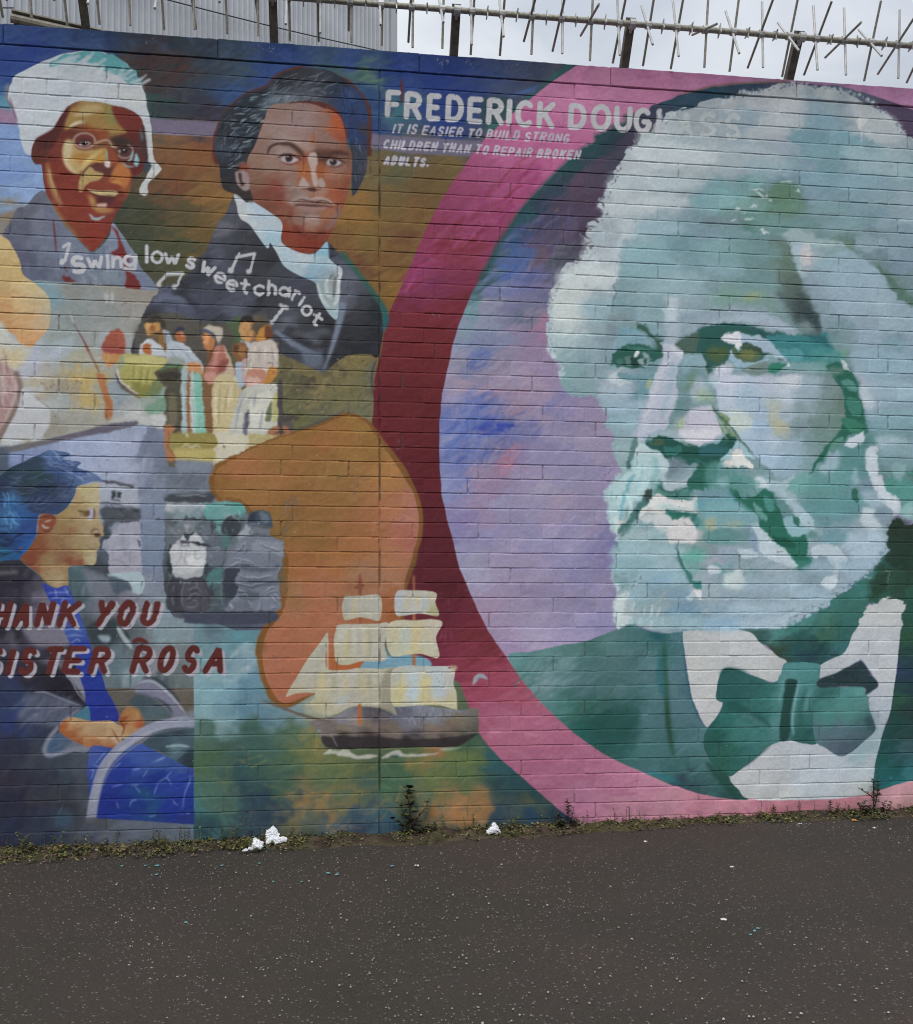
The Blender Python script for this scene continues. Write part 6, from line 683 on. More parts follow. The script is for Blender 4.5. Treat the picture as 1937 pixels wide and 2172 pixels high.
PP([((120,150,160), 3, '470,195 630,200 640,258 470,250'), ((112,147,157), 2.5, '410,265 690,275 740,322 600,330 410,320'), ((122,156,164), 3, '465,340 655,345 650,395 465,390'), ((172,180,182), 4, '280,190 450,190 440,250 300,300 180,300'), ((178,182,184), 4, '200,100 460,110 420,180 200,160'), ((176,182,184), 3, '700,130 860,190 930,260 880,330 780,320 720,240'), ((150,172,178), 4, '660,350 900,360 977,420 977,480 760,470 660,420'),
    ((164,176,180), 5, '0,330 240,330 380,400 330,450 0,470'), ((146,168,176), 4, '200,400 360,400 420,450 280,500 200,470'), ((122,152,162), 4, '480,470 640,480 640,545 420,520'), ((128,156,166), 4, '650,480 840,500 830,545 650,540'), ((122,160,160), 2, '190,490 275,485 275,522 200,525'), ((120,158,160), 4, '0,525 190,540 200,590 60,650 0,640'),
    ((92,122,102), 3, '310,548 420,545 450,575 440,600 320,602'), ((102,134,118), 4, '260,605 450,605 460,660 300,668'), ((116,148,142), 4, '80,590 260,590 260,650 100,655'), ((112,132,138), 3, '0,680 160,668 160,715 0,700'), ((108,142,138), 3, '170,670 330,670 540,690 500,740 260,730'), ((120,150,152), 4, '540,600 640,610 640,670 460,660'), ((126,154,160), 4, '560,690 740,690 730,745 560,740'),
    ((104,126,112), 4, '300,765 370,790 430,900 450,1010 470,1062 400,1060 360,960 330,860'), ((86,100,94), 4, '350,955 450,950 465,1020 500,1100 400,1100 350,1020'), ((56,68,70), 4, '420,1030 468,1052 500,1105 522,1162 440,1162 405,1090'), ((112,142,142), 3, '165,950 345,955 340,1010 165,1005'), ((136,164,172), 4, '0,870 160,870 160,940 0,940'), ((140,168,174), 4, '0,800 110,805 110,860 0,860'), ((118,148,150), 4, '120,810 330,810 330,870 120,860'), ((118,146,134), 4, '60,1010 250,1020 240,1080 60,1070'), ((148,160,120), 3, '170,1060 210,1035 255,1025 240,1050 190,1075')])
for s in ('200,560 240,545 280,542', '215,570 255,578 285,572', '285,590 300,586', '130,640 165,622', '205,618 245,612', '170,650 200,640', '185,690 230,683', '250,725 300,742', '355,512 400,505', '110,690 140,685', '420,545 440,560'): S((196,208,206), 9, s, 1, .6, .85)
S((204,205,200), 12, '725,205 728,240 722,312', 2, .7); P((196,198,194), '712,200 768,205 745,230 715,228', 1.5, o=.7)
P((188,184,184), '440,815 492,815 482,882 444,880', 2); P((164,188,196), '400,820 440,815 445,880 470,960 450,960 420,900', 2, o=.7); P((150,170,172), '360,745 480,750 640,800 560,820 420,800', 3); P((110,132,120), '640,780 680,785 690,820 650,815', 2); P((86,114,104), '790,900 830,905 900,985 977,1050 977,1090 900,1035 850,965', 2); P((132,154,162), '700,760 830,770 830,830 740,830', 3)
F('FA')
PP([((188,196,198), 4, '330,605 560,565 720,585 690,640 420,660 330,645'), ((186,194,196), 4, '500,330 760,330 880,380 760,440 520,420'), ((178,190,194), 4, '380,480 640,470 820,500 700,540 400,545'), ((128,164,168), 3, '750,590 850,560 961,580 900,650 760,640'), ((184,194,198), 3, '420,690 490,690 480,770 440,790 425,900 400,1000 340,1000 380,900'), ((196,203,202), 4, '150,920 380,905 390,990 130,990'), ((198,205,202), 3, '105,1010 240,990 245,1162 100,1162'), ((150,176,184), 4, '250,1060 380,1060 390,1162 250,1162'), ((134,166,172), 3, '445,790 640,785 640,850 700,905 560,960 425,960 432,860'), ((146,172,180), 4, '500,700 690,700 690,760 500,765'), ((150,176,182), 5, '560,960 780,940 800,1030 560,1040'), ((122,156,158), 5, '790,800 961,800 961,900 880,900 800,860'), ((112,142,132), 5, '880,1000 961,1000 961,1100 840,1100'), ((178,190,196), 2.5, '640,1065 690,1065 690,1162 640,1162')])
S((94,126,126), 9, '405,960 400,1040 385,1150', 1, 1.2, .85)
# ragged, dabbed outline of the white hair
def ragged(fr, s, dark, light, side, nl=2, nd=1):
    q = spline(px_of(s, fr), False, 12)
    for i in range(1, len(q)-1):
        t = q[i+1]-q[i-1]; t /= np.linalg.norm(t)+1e-6; n = np.array([-t[1], t[0]])*side
        if rng.random() < .30:
            c = q[i]+n*rng.normal(-1.5, 2.0); r0 = rng.uniform(2.5, 5.5); lob = np.array([c+r0*rng.uniform(.6, 1.25)*np.array([math.cos(a), math.sin(a)]) for a in np.linspace(0, 6.28, 9)[:-1]])
            put(raster(spline(lob), 3), np.array(light)+rng.normal()*7, .5, .85)
        for k in range(nl):
            if rng.random() < .68: continue
            c = q[i]+n*rng.normal(.6, 1.8)+t*rng.normal()*2; a = rng.normal()*.8; d = n*math.cos(a)+t*math.sin(a); Lh = rng.uniform(2, 5)
            put(raster(outline(np.stack([c-d*Lh*.5, c, c+d*Lh*.5+t*rng.normal()]), rng.uniform(1.4, 3.0), 0), 3), np.array(light)+rng.normal()*9, .4, .85)
        for k in range(nd):
            if rng.random() < .6: continue
            c = q[i]-n*rng.normal(1.5, 2.4); d = n*rng.normal()+t*rng.normal(); d /= np.linalg.norm(d)+1e-6; Lh = rng.uniform(1.5, 5)
            put(raster(outline(np.stack([c-d*Lh*.5, c, c+d*Lh*.5]), rng.uniform(1.2, 2.8), 0), 3), np.array(dark)+rng.normal()*6, 0, .85)
LT = (170,179,182)
ragged('FA', '700,170 640,200 600,280 520,285 470,320 430,420 400,470 370,540 320,600 325,670 290,700 270,770 240,830 200,880 140,930', (62,52,68), LT, 1)
ragged('FA', '140,930 125,990 95,1030 80,1090 85,1162', (112,112,146), LT, 1)
ragged('FB', '60,130 160,90 240,80 340,55 430,42 560,60 680,85 760,120 860,185 930,260 977,310', (72,74,92), LT, -1)
ragged('C2', '760,650 750,740 735,800 752,880 745,950 785,1020 835,1090 830,1160', (136,122,152), (172,190,194), 1)
ragged('C3', '1290,405 1250,450 1215,500 1200,560 1205,680 1230,780 1265,848 1262,900 1280,990 1250,1080 1225,1160 1240,1240 1285,1310 1245,1400 1255,1500 1285,1572', (128,120,158), (168,192,194), 1)
ragged('Q', '905,400 890,470 870,530 800,610 700,670 600,750 480,830 380,880', (52,110,104), (168,184,196), -1, 2, 2)
warp(.55, 2.75, 1.0, 3.75, (7, 3.5), (26, 9))
F('V')
PP([((164,178,190), 2, '40,62 150,30 270,12 350,20 430,62 482,100 400,96 300,64 150,54 40,92'), ((122,140,142), 3, '500,50 550,58 562,102 500,100'), ((48,64,66), 3, '525,0 562,0 590,92 642,172 600,112 548,60'), ((40,82,80), 1.5, '0,92 60,72 150,66 280,80 340,104 420,108 330,116 200,106 110,110 0,100'),
    ((60,122,126), 1.5, '335,112 540,118 620,112 652,180 560,242 440,242 400,184'), ((84,144,148), 1.5, '388,182 500,190 500,236 442,240'), ((42,92,96), 2, '540,115 612,120 645,172 560,152'), ((72,136,132), 2, '560,182 690,190 704,250 560,246'), ((120,158,158), 3, '440,246 620,250 620,300 520,300 440,280'), ((112,150,130), 1, '690,190 716,196 708,216 690,216'),
    ((158,178,192), .8, '204,110 270,110 330,130 372,172 402,212 425,238 372,216 300,182 250,157 204,150'), ((208,207,214), .7, '114,132 130,115 200,104 201,150 140,151')])
P((80,100,76), '163,182 200,170 280,164 312,190 306,226 260,246 210,241 180,222', .8); P((110,116,72), '212,196 272,194 262,231 216,231', 2, o=.8); P((52,70,60), '180,178 240,170 300,174 312,204 280,190 220,184', 1.5, o=.8)
PP([((150,180,194), .8, '147,216 160,190 180,226 240,251 300,241 352,220 322,256 240,271 180,261'), ((112,130,126), 1.5, '228,290 280,250 352,250 346,300 260,306'), ((50,116,98), .8, '344,290 362,250 424,254 402,282 370,300'), ((190,198,208), 1.5, '80,282 120,260 166,286 150,302 90,306'), ((70,90,76), 1.2, '25,202 130,184 150,216 100,250 72,262 52,302 44,240'), ((96,100,64), 2, '60,200 130,195 120,230 80,240'), ((205,210,214), .6, '425,262 441,254 441,272'), ((150,196,210), .5, '190,182 204,182 198,200')])
P((222,226,230), '176,170 190,152 212,155 208,172 198,180 186,182', .5)
G('70,308 300,314 620,318 690,380 712,450 700,560 620,680 545,780 420,802 340,762 200,612 110,502 90,400', 'V 150,340:184,189,202 300,340:176,184,197 450,330:194,200,206 430,400:182,194,204 560,350:150,170,180 640,340:118,138,138 620,420:120,140,140 680,450:106,126,118 250,400:162,182,197 120,440:176,186,198 300,480:158,178,194 500,480:136,156,160 380,500:176,180,164 430,500:160,177,188 200,540:190,202,196 300,560:160,182,200 390,550:172,174,152 480,560:126,146,150 600,560:108,132,128 680,560:106,130,122 250,620:167,186,203 350,640:173,190,203 450,640:148,168,180 560,640:118,142,144 620,620:110,138,132 330,690:162,184,202 450,720:147,172,187 530,740:126,154,158 400,780:148,172,186 520,400:150,168,178', amp=5, b=2.5, var=1.5, e=9, pw=2.4, streak=(14,9), ang=0)
PP([((42,96,80), .9, '618,262 690,248 742,290 772,370 792,450 812,520 824,592 740,590 690,602 640,662 560,762 528,792 580,702 650,622 702,542 712,450 700,392 662,332'), ((88,138,132), 1.2, '690,340 740,330 772,380 732,382'), ((68,126,112), 1.5, '718,422 772,430 792,500 740,492'), ((102,130,120), 2, '630,272 700,268 700,302 640,312'), ((60,118,98), 1.2, '700,520 760,520 800,570 730,580'), ((96,140,128), 1.2, '640,640 690,600 700,620 640,680'),
    ((190,204,210), 2.5, '772,372 812,360 842,420 852,462 812,472 792,432'), ((196,204,208), .8, '688,230 722,260 738,288 702,276'), ((126,156,164), 3, '890,150 960,138 1000,190 920,182'), ((120,148,150), 2.5, '620,110 690,130 720,180 660,180'), ((146,174,186), 3, '740,200 900,190 1036,220 1036,300 820,320 760,260'), ((158,182,192), 4, '830,330 1036,340 1036,420 860,420'), ((130,164,172), 4, '860,470 1036,480 1036,560 840,570 820,520'), ((150,178,188), 3, '600,742 682,668 694,690 662,782 600,792'), ((92,138,138), 3, '694,662 808,662 822,792 694,802'), ((190,200,207), .8, '716,655 730,620 800,578 804,610 780,645'), ((176,194,204), 3, '850,600 960,600 1036,650 1036,700 900,680'), ((124,154,160), 3, '880,660 1036,640 1036,760 900,760')])
F('U')
PP([((128,160,170), 2.5, '150,170 230,130 330,120 400,180 400,235 320,205 220,205 140,240'), ((120,136,140), 2.5, '110,30 190,40 280,75 270,100 190,70 110,60'), ((124,140,148), 2, '105,95 150,100 140,190 80,190')])
P((56,86,74), '278,62 287,88 322,96 362,130 412,180 466,184 432,202 446,240 456,270 450,302 428,290 418,250 398,200 358,160 318,130 284,105', .8, 1)
P((46,90,80), '113,302 150,260 200,226 260,212 320,215 380,246 420,262 440,230 456,262 450,302 400,302 342,322 332,346 290,366 230,373 182,356 150,362 124,342', .9, 1.2)
PP([((94,120,116), 1, '204,300 236,294 246,346 214,346'), ((70,112,104), 1.2, '148,312 190,300 182,340 150,346'), ((66,118,106), 1.5, '220,230 330,232 400,262 300,262 230,250'), ((36,66,62), 1.5, '240,290 290,300 300,350 250,345'), ((150,168,172), .8, '316,270 365,298 372,312 302,316 300,340 330,350 346,322 318,300')])
P((216,220,220), '257,286 285,254 299,275 286,300 262,301', .5); S((40,70,64), 13, '335,310 335,346', 1, .6)
PP([((186,197,201), 1.2, '96,428 150,390 162,430 244,460 190,480 110,472'), ((110,146,155), 1.2, '148,396 200,402 270,425 332,420 300,452 220,452 160,426'), ((112,150,160), 3, '235,570 300,500 360,430 410,370 400,440 340,540 280,580'), ((162,172,138), 1.5, '338,462 372,440 350,502'), ((166,184,196), 3, '40,500 130,490 250,500 230,560 60,580'), ((160,182,196), 3, '60,580 320,580 300,660 100,660'), ((152,180,190), 3, '90,690 280,680 260,750 110,750')])
PP([((180,185,198), 1.5, '450,220 520,205 546,230 582,270 576,312 540,382 530,482 552,522 530,602 490,682 482,760 400,772 300,842 284,802 310,702 350,562 370,472 420,372 446,292'), ((196,198,206), 1.2, '498,232 542,236 584,282 560,302 520,262'), ((194,198,205), 2, '425,372 455,372 400,560 350,690 315,720 350,590 385,480'), ((150,170,182), 2.5, '500,330 540,350 510,480 470,640 440,700 430,660 460,560 480,440'), ((112,144,148), 2, '560,402 640,362 662,420 602,470 572,540 532,642 502,742 482,750 530,602 556,502'), ((94,128,130), 2, '532,582 592,590 562,642 530,662'), ((164,180,190), 2, '298,842 420,780 520,770 562,790 560,842 440,802 380,832'), ((140,168,178), 2, '590,290 700,290 720,350 640,360 570,400'), ((172,184,194), 2.5, '620,482 680,440 722,462 722,540 662,592 630,562'), ((150,172,148), 3, '668,502 750,530 782,580 680,586'), ((106,134,118), 2, '590,480 640,390 660,420 610,520'), ((160,182,190), 3, '740,430 800,430 800,490 740,490')])
PP([((186,185,197), 1.6, '558,722 620,650 700,610 770,620 792,682 842,762 830,802 760,842 660,852 590,822 553,782'), ((206,206,212), 1.6, '564,772 760,766 830,776 740,842 640,852 580,822'), ((160,185,148), 1.2, '548,712 582,700 572,750 550,746'), ((120,142,102), 1.2, '800,672 872,690 872,760 932,832 862,832 830,782')])
S((138,168,176), 18, '785,655 832,740 852,782 800,845 740,854', 1, 1.2); S((72,102,90), 13, '765,605 802,672 882,742 962,852 1036,925', 1, .8)
P((38,82,74), '373,852 420,814 500,814 560,850 640,866 760,872 850,862 862,790 912,832 902,902 832,952 802,1002 742,1002 682,962 602,942 520,952 458,922', 1, 2)
PP([((56,106,114), 2, '682,882 800,872 882,882 822,932 702,932'), ((56,110,104), 1.5, '450,882 560,880 542,932 480,922'), ((70,92,72), 1.5, '380,850 430,830 460,850 410,870'), ((112,128,138), 2, '480,962 580,956 602,1012 500,1082 470,1042'), ((126,150,156), 2, '602,1002 682,992 652,1042 590,1082 500,1112 480,1082'), ((182,202,204), 1.2, '253,922 290,854 350,870 420,912 472,962 476,1032 430,1052 408,982 370,942 300,952'), ((148,185,187), 1.8, '370,952 420,962 416,1102 380,1082'), ((166,191,193), 2, '150,1102 250,1022 330,1032 340,1132 120,1152'), ((150,182,186), 2, '250,955 350,955 360,1020 260,1010')])
S((90,124,120), 36, '276,812 256,870 238,972', 1, 1.2, .9)
PP([((46,98,86), 1.2, '640,1062 690,1002 782,982 802,1042 742,1102 702,1158 608,1158'), ((88,138,130), 2, '742,1062 860,1060 942,1080 922,1122 802,1112'), ((120,160,160), 2, '800,1000 830,960 860,1000 830,1040')])
P((212,212,208), '843,987 890,960 910,904 940,898 975,940 1022,985 1016,1012 960,996 940,1012 880,992', .6, 1); P((158,187,195), '818,962 880,900 920,850 960,870 1022,932 1036,962 980,932 940,888 900,910 876,952', 1.4)
PP([((72,96,88), 2, '540,190 640,150 690,140 680,230 650,280 590,265 545,235'), ((44,86,80), 1, '680,130 760,95 900,110 1036,125 1036,158 930,140 830,170 830,196 900,206 960,216 880,240 862,310 800,340 760,362 742,407 730,350 714,280 660,276 680,200'), ((84,98,60), 2.5, '740,240 850,230 862,290 800,330 740,300')])
F('V'); P((208,207,214), '114,132 130,115 200,104 201,150 140,151', .7); P((222,226,230), '176,170 190,152 212,155 208,172 198,180 186,182', .5)
F('M')
PP([((174,199,201), 1.8, '260,252 290,196 340,182 352,130 400,112 420,62 440,22 520,22 540,102 520,182 500,232 440,302 380,332 330,402 330,482 310,502 280,442 260,382')])
S((128,173,180), 30, '425,120 380,220 342,330 330,420', 1, 1.6); S((190,210,210), 24, '370,240 402,320 390,420', 1, 1.2, .8); S((150,190,194), 16, '465,140 445,220', 1, 1); S((196,208,206), 34, '300,380 315,440 318,490', 1, 1.2); S((140,178,184), 12, '290,230 275,310', 1, 1); S((150,186,188), 12, '480,60 470,160', 1, 1)
S((70,110,108), 42, '525,238 485,300 432,370 382,440 318,492', 1, 1.2, .9); P((56,72,70), '484,250 515,228 537,250 522,292 490,302', 1.2)
P((206,208,205), '520,290 540,265 580,262 640,280 720,295 802,300 806,360 740,362 680,350 560,346 522,342 502,348 450,397 444,376 480,340 506,325', .7, 1.2)
PP([((160,188,186), 2, '560,322 660,330 762,355 600,352'), ((42,102,90), .8, '608,366 700,375 802,370 802,386 760,402 700,402 650,406'), ((50,110,98), 1.2, '760,402 802,390 832,430 802,462 780,430'), ((140,170,176), 1.8, '450,402 530,402 522,442 440,462 398,442'), ((196,200,200), 1, '450,392 520,385 610,376 652,410 622,462 590,492 540,452 530,422 480,422'), ((208,208,205), .8, '630,452 680,410 742,405 790,462 796,502 782,552 640,552 620,512')])
PP([((96,148,148), 2, '790,396 860,400 860,470 802,466'), ((160,170,150), 2.2, '860,412 930,402 930,452 860,462'), ((86,138,138), 2, '860,472 1036,472 1036,546 860,552'), ((104,158,166), 3, '810,290 1036,290 1036,370 810,370'), ((108,178,162), 4, '700,622 830,602 830,662 720,662'), ((164,168,180), 3, '850,652 930,640 960,700 860,692'), ((150,178,182), 3, '500,470 610,470 610,548 500,548'), ((166,188,192), 3, '380,470 490,470 490,548 350,548'),
    ((160,188,195), 3, '310,562 680,562 690,640 310,650'), ((143,176,184), 3, '310,652 550,652 550,722 300,730'), ((160,184,194), 3, '560,652 700,652 740,722 560,722'), ((148,178,188), 3, '430,740 700,740 730,810 430,810'), ((128,158,176), 3, '520,762 640,760 620,810 520,816'), ((126,156,173), 3, '640,832 760,832 740,890 640,892'), ((150,178,188), 3, '380,830 500,830 500,890 380,900'), ((194,205,203), 1.8, '300,902 340,870 382,850 372,922 340,1002 310,1062 294,982'), ((190,202,202), 1.2, '310,1002 400,1002 422,1042 350,1062 310,1072'), ((118,153,173), 3, '640,932 830,932 802,982 640,986'), ((148,176,184), 2.5, '820,1012 1036,1012 1036,1076 720,1076 720,1032'), ((116,162,182), 2.5, '850,1032 1000,1022 1010,1040 860,1052'), ((150,178,186), 3, '420,1000 800,1000 790,1070 440,1060')])
for s in ('490,940 480,1000', '540,930 510,1010', '580,940 555,1010', '420,910 405,980', '600,1010 590,1060', '460,1010 450,1050', '530,1015 520,1070', '380,850 365,920'): S((186,201,205), 11, s, 1, .9, .8)
S((64,114,110), 22, '678,575 700,660 740,740 790,800 826,832', 1, .9); P((60,118,112), '788,800 826,790 832,842 802,832', .8, 1); P((208,210,210), '768,872 800,840 832,845 826,892 800,886', .8, 1); P((170,186,192), '740,882 790,850 802,892 760,902', 2)
F('Q')
PP([((100,148,150), 4, '470,260 760,200 780,300 560,330 500,300'), ((104,152,152), 4, '480,120 720,100 720,180 440,190'), ((120,170,165), 3, '400,150 480,100 520,120 480,200 420,190'), ((164,186,194), 1.2, '300,132 380,152 440,98 424,152 402,202 470,272 532,342 532,388 490,382 440,322 420,262 350,202 310,192'), ((190,204,208), .8, '244,132 262,114 302,152 312,182 270,176 244,166'),
    ((92,142,138), 2.5, '0,60 60,50 110,100 240,130 240,180 60,180 0,170'), ((140,172,178), 2.5, '60,130 110,120 100,175 60,170'), ((120,158,160), 2, '250,182 330,190 320,212 270,216')])
P((44,102,86), '128,190 160,200 182,230 240,222 290,190 332,210 352,270 387,330 392,380 432,430 490,410 512,450 502,530 482,560 450,572 400,512 330,442 270,372 240,312 180,262', .9, 2.4)
PP([((78,138,130), 1.4, '290,222 342,240 332,292 290,282'), ((60,120,110), 1.8, '460,540 522,560 502,592 450,582'), ((30,80,66), 1.2, '330,420 420,440 440,470 380,480'), ((140,175,182), 1.2, '387,332 432,320 472,370 522,402 440,422 402,392'), ((48,100,88), 1, '430,322 460,330 466,372 445,362'), ((104,152,146), 1.5, '230,250 290,300 300,350 250,310')])
PP([((184,199,205), 1.4, '220,362 250,350 302,402 382,482 442,552 452,582 380,562 300,522 260,482 250,422'), ((180,194,202), 1.1, '530,482 600,460 662,480 702,540 652,592 620,562 580,522 540,532'), ((148,170,182), 2.2, '560,542 640,562 642,612 560,622 480,602'), ((195,207,211), 1.3, '580,642 640,610 662,640 642,682 590,672'), ((158,183,197), 2.2, '660,552 800,542 870,512 892,472 880,542 800,612 720,642'), ((176,196,208), 3, '700,422 830,392 892,432 870,502 740,532'), ((104,148,154), 2.2, '600,402 700,402 690,452 620,462'), ((188,200,205), 1.6, '790,282 840,280 846,332 882,382 802,382 768,332'), ((48,98,82), 1, '730,186 760,190 766,236 740,242'), ((150,176,188), 2, '730,110 745,80 760,100 770,150 740,160'), ((160,182,192), 2.5, '780,190 870,200 900,260 820,270'),
    ((128,168,172), 3, '0,252 140,252 240,312 262,362 160,382 60,372 0,382'), ((166,166,138), 2, '0,332 42,332 42,382 0,386'), ((150,170,158), 2, '100,342 180,342 172,372 100,372'), ((98,138,136), 2, '50,396 210,396 210,442 100,462 50,442'), ((148,163,178), 2, '60,482 160,472 150,522 60,532'), ((180,196,204), 1.3, '160,482 240,492 262,532 180,522'), ((130,150,172), 2, '215,430 255,440 260,490 225,480'), ((96,148,148), 2, '20,562 62,562 102,602 60,612'), ((190,200,206), 1, '10,572 50,572 72,602 10,606'), ((190,203,203), 1.8, '90,622 150,590 182,622 192,682 100,682'), ((150,178,198), 3, '0,832 150,822 180,890 0,892'), ((138,163,178), 3, '0,772 60,772 62,812 0,812'), ((160,182,194), 4, '200,640 440,640 440,700 200,700'), ((168,190,202), 4, '120,760 450,760 440,810 120,810'), ((154,178,192), 3.5, '460,690 600,690 600,740 460,745'), ((176,194,206), 3, '180,840 440,830 400,870 200,880'), ((140,160,172), 1.5, '370,800 440,790 420,810 380,815')])
PP([((194,204,210), .9, '802,0 850,0 850,60 862,120 900,180 960,240 958,300 900,250 850,190 812,120'), ((150,185,186), 2, '960,300 1030,250 1036,330 980,330'), ((84,140,132), 1.5, '900,130 1030,150 1030,240 960,220 900,180'), ((140,172,174), 2, '930,60 1000,60 980,150 950,140')])
S((186,205,205), 8, '880,200 900,250 930,290', 1, .7)
# the end of the name, painted almost tone on tone over the hair
F('C1'); L('L', (150,158,168), 1571, 1048, 118, 206, 44, 3.2, 0, 1, 0, 0, .5); L('L', (178,181,184), 1566, 1044, 118, 206, 40, 3.2, 0, 1, 0, 0, .8)
P((178,190,194), '1620,1040 1690,960 1740,1000 1700,1060', 4, o=.45)
for ch, x, y, w, h in (('A',-10,1062,136,208),('S',160,1066,142,206),('S',356,1082,142,208)):
    F('D1'); L(ch, (138,152,154), x+4, y+4, w, h, 46, 3.2, 0, 1, 0, 0, .75); L(ch, (170,177,178), x, y, w, h, 38, 3.2, 0, 1, 0, 0, .95)

warp(.5, 2.75, 1.0, 3.75, (2.6, 1.7), (15, 6))
F('C1'); L('L', (178,181,184), 1566, 1044, 118, 206, 36, 3.2, 0, 1, 0, 0, .45)

# ---- lettering beside the portraits
GREY = (174,174,177)
for ch, fr, x, y, w, h in (('F','B1',1224,905,118,214),('R','B1',1370,922,140,218),('E','B1',1543,934,112,216),('D','B1',1690,942,142,216),('E','C1',110,955,122,212),('R','C1',258,964,138,212),('I','C1',412,972,44,210),('C','C1',480,984,150,214),('K','C1',648,992,140,212),('D','C1',890,1002,142,208),('O','C1',1062,1012,162,212),('U','C1',1242,1022,144,208),('G','C1',1392,1034,146,208)):
    F(fr); L(ch, GREY, x, y, w, h, 42, 3.2, 0, 1)
TXTS = [('IT IS EASIER TO BUILD STRONG','B1',1282,1028,2655,1110,74,15),('CHILDREN THAN TO REPAIR BROKEN','B1',1208,1150,2740,1240,76,16),('ADULTS.','B1',1214,1275,1570,1294,76,19)]
for a in TXTS: F(a[1]); TXT(a[0], (170,165,175), *a[2:])
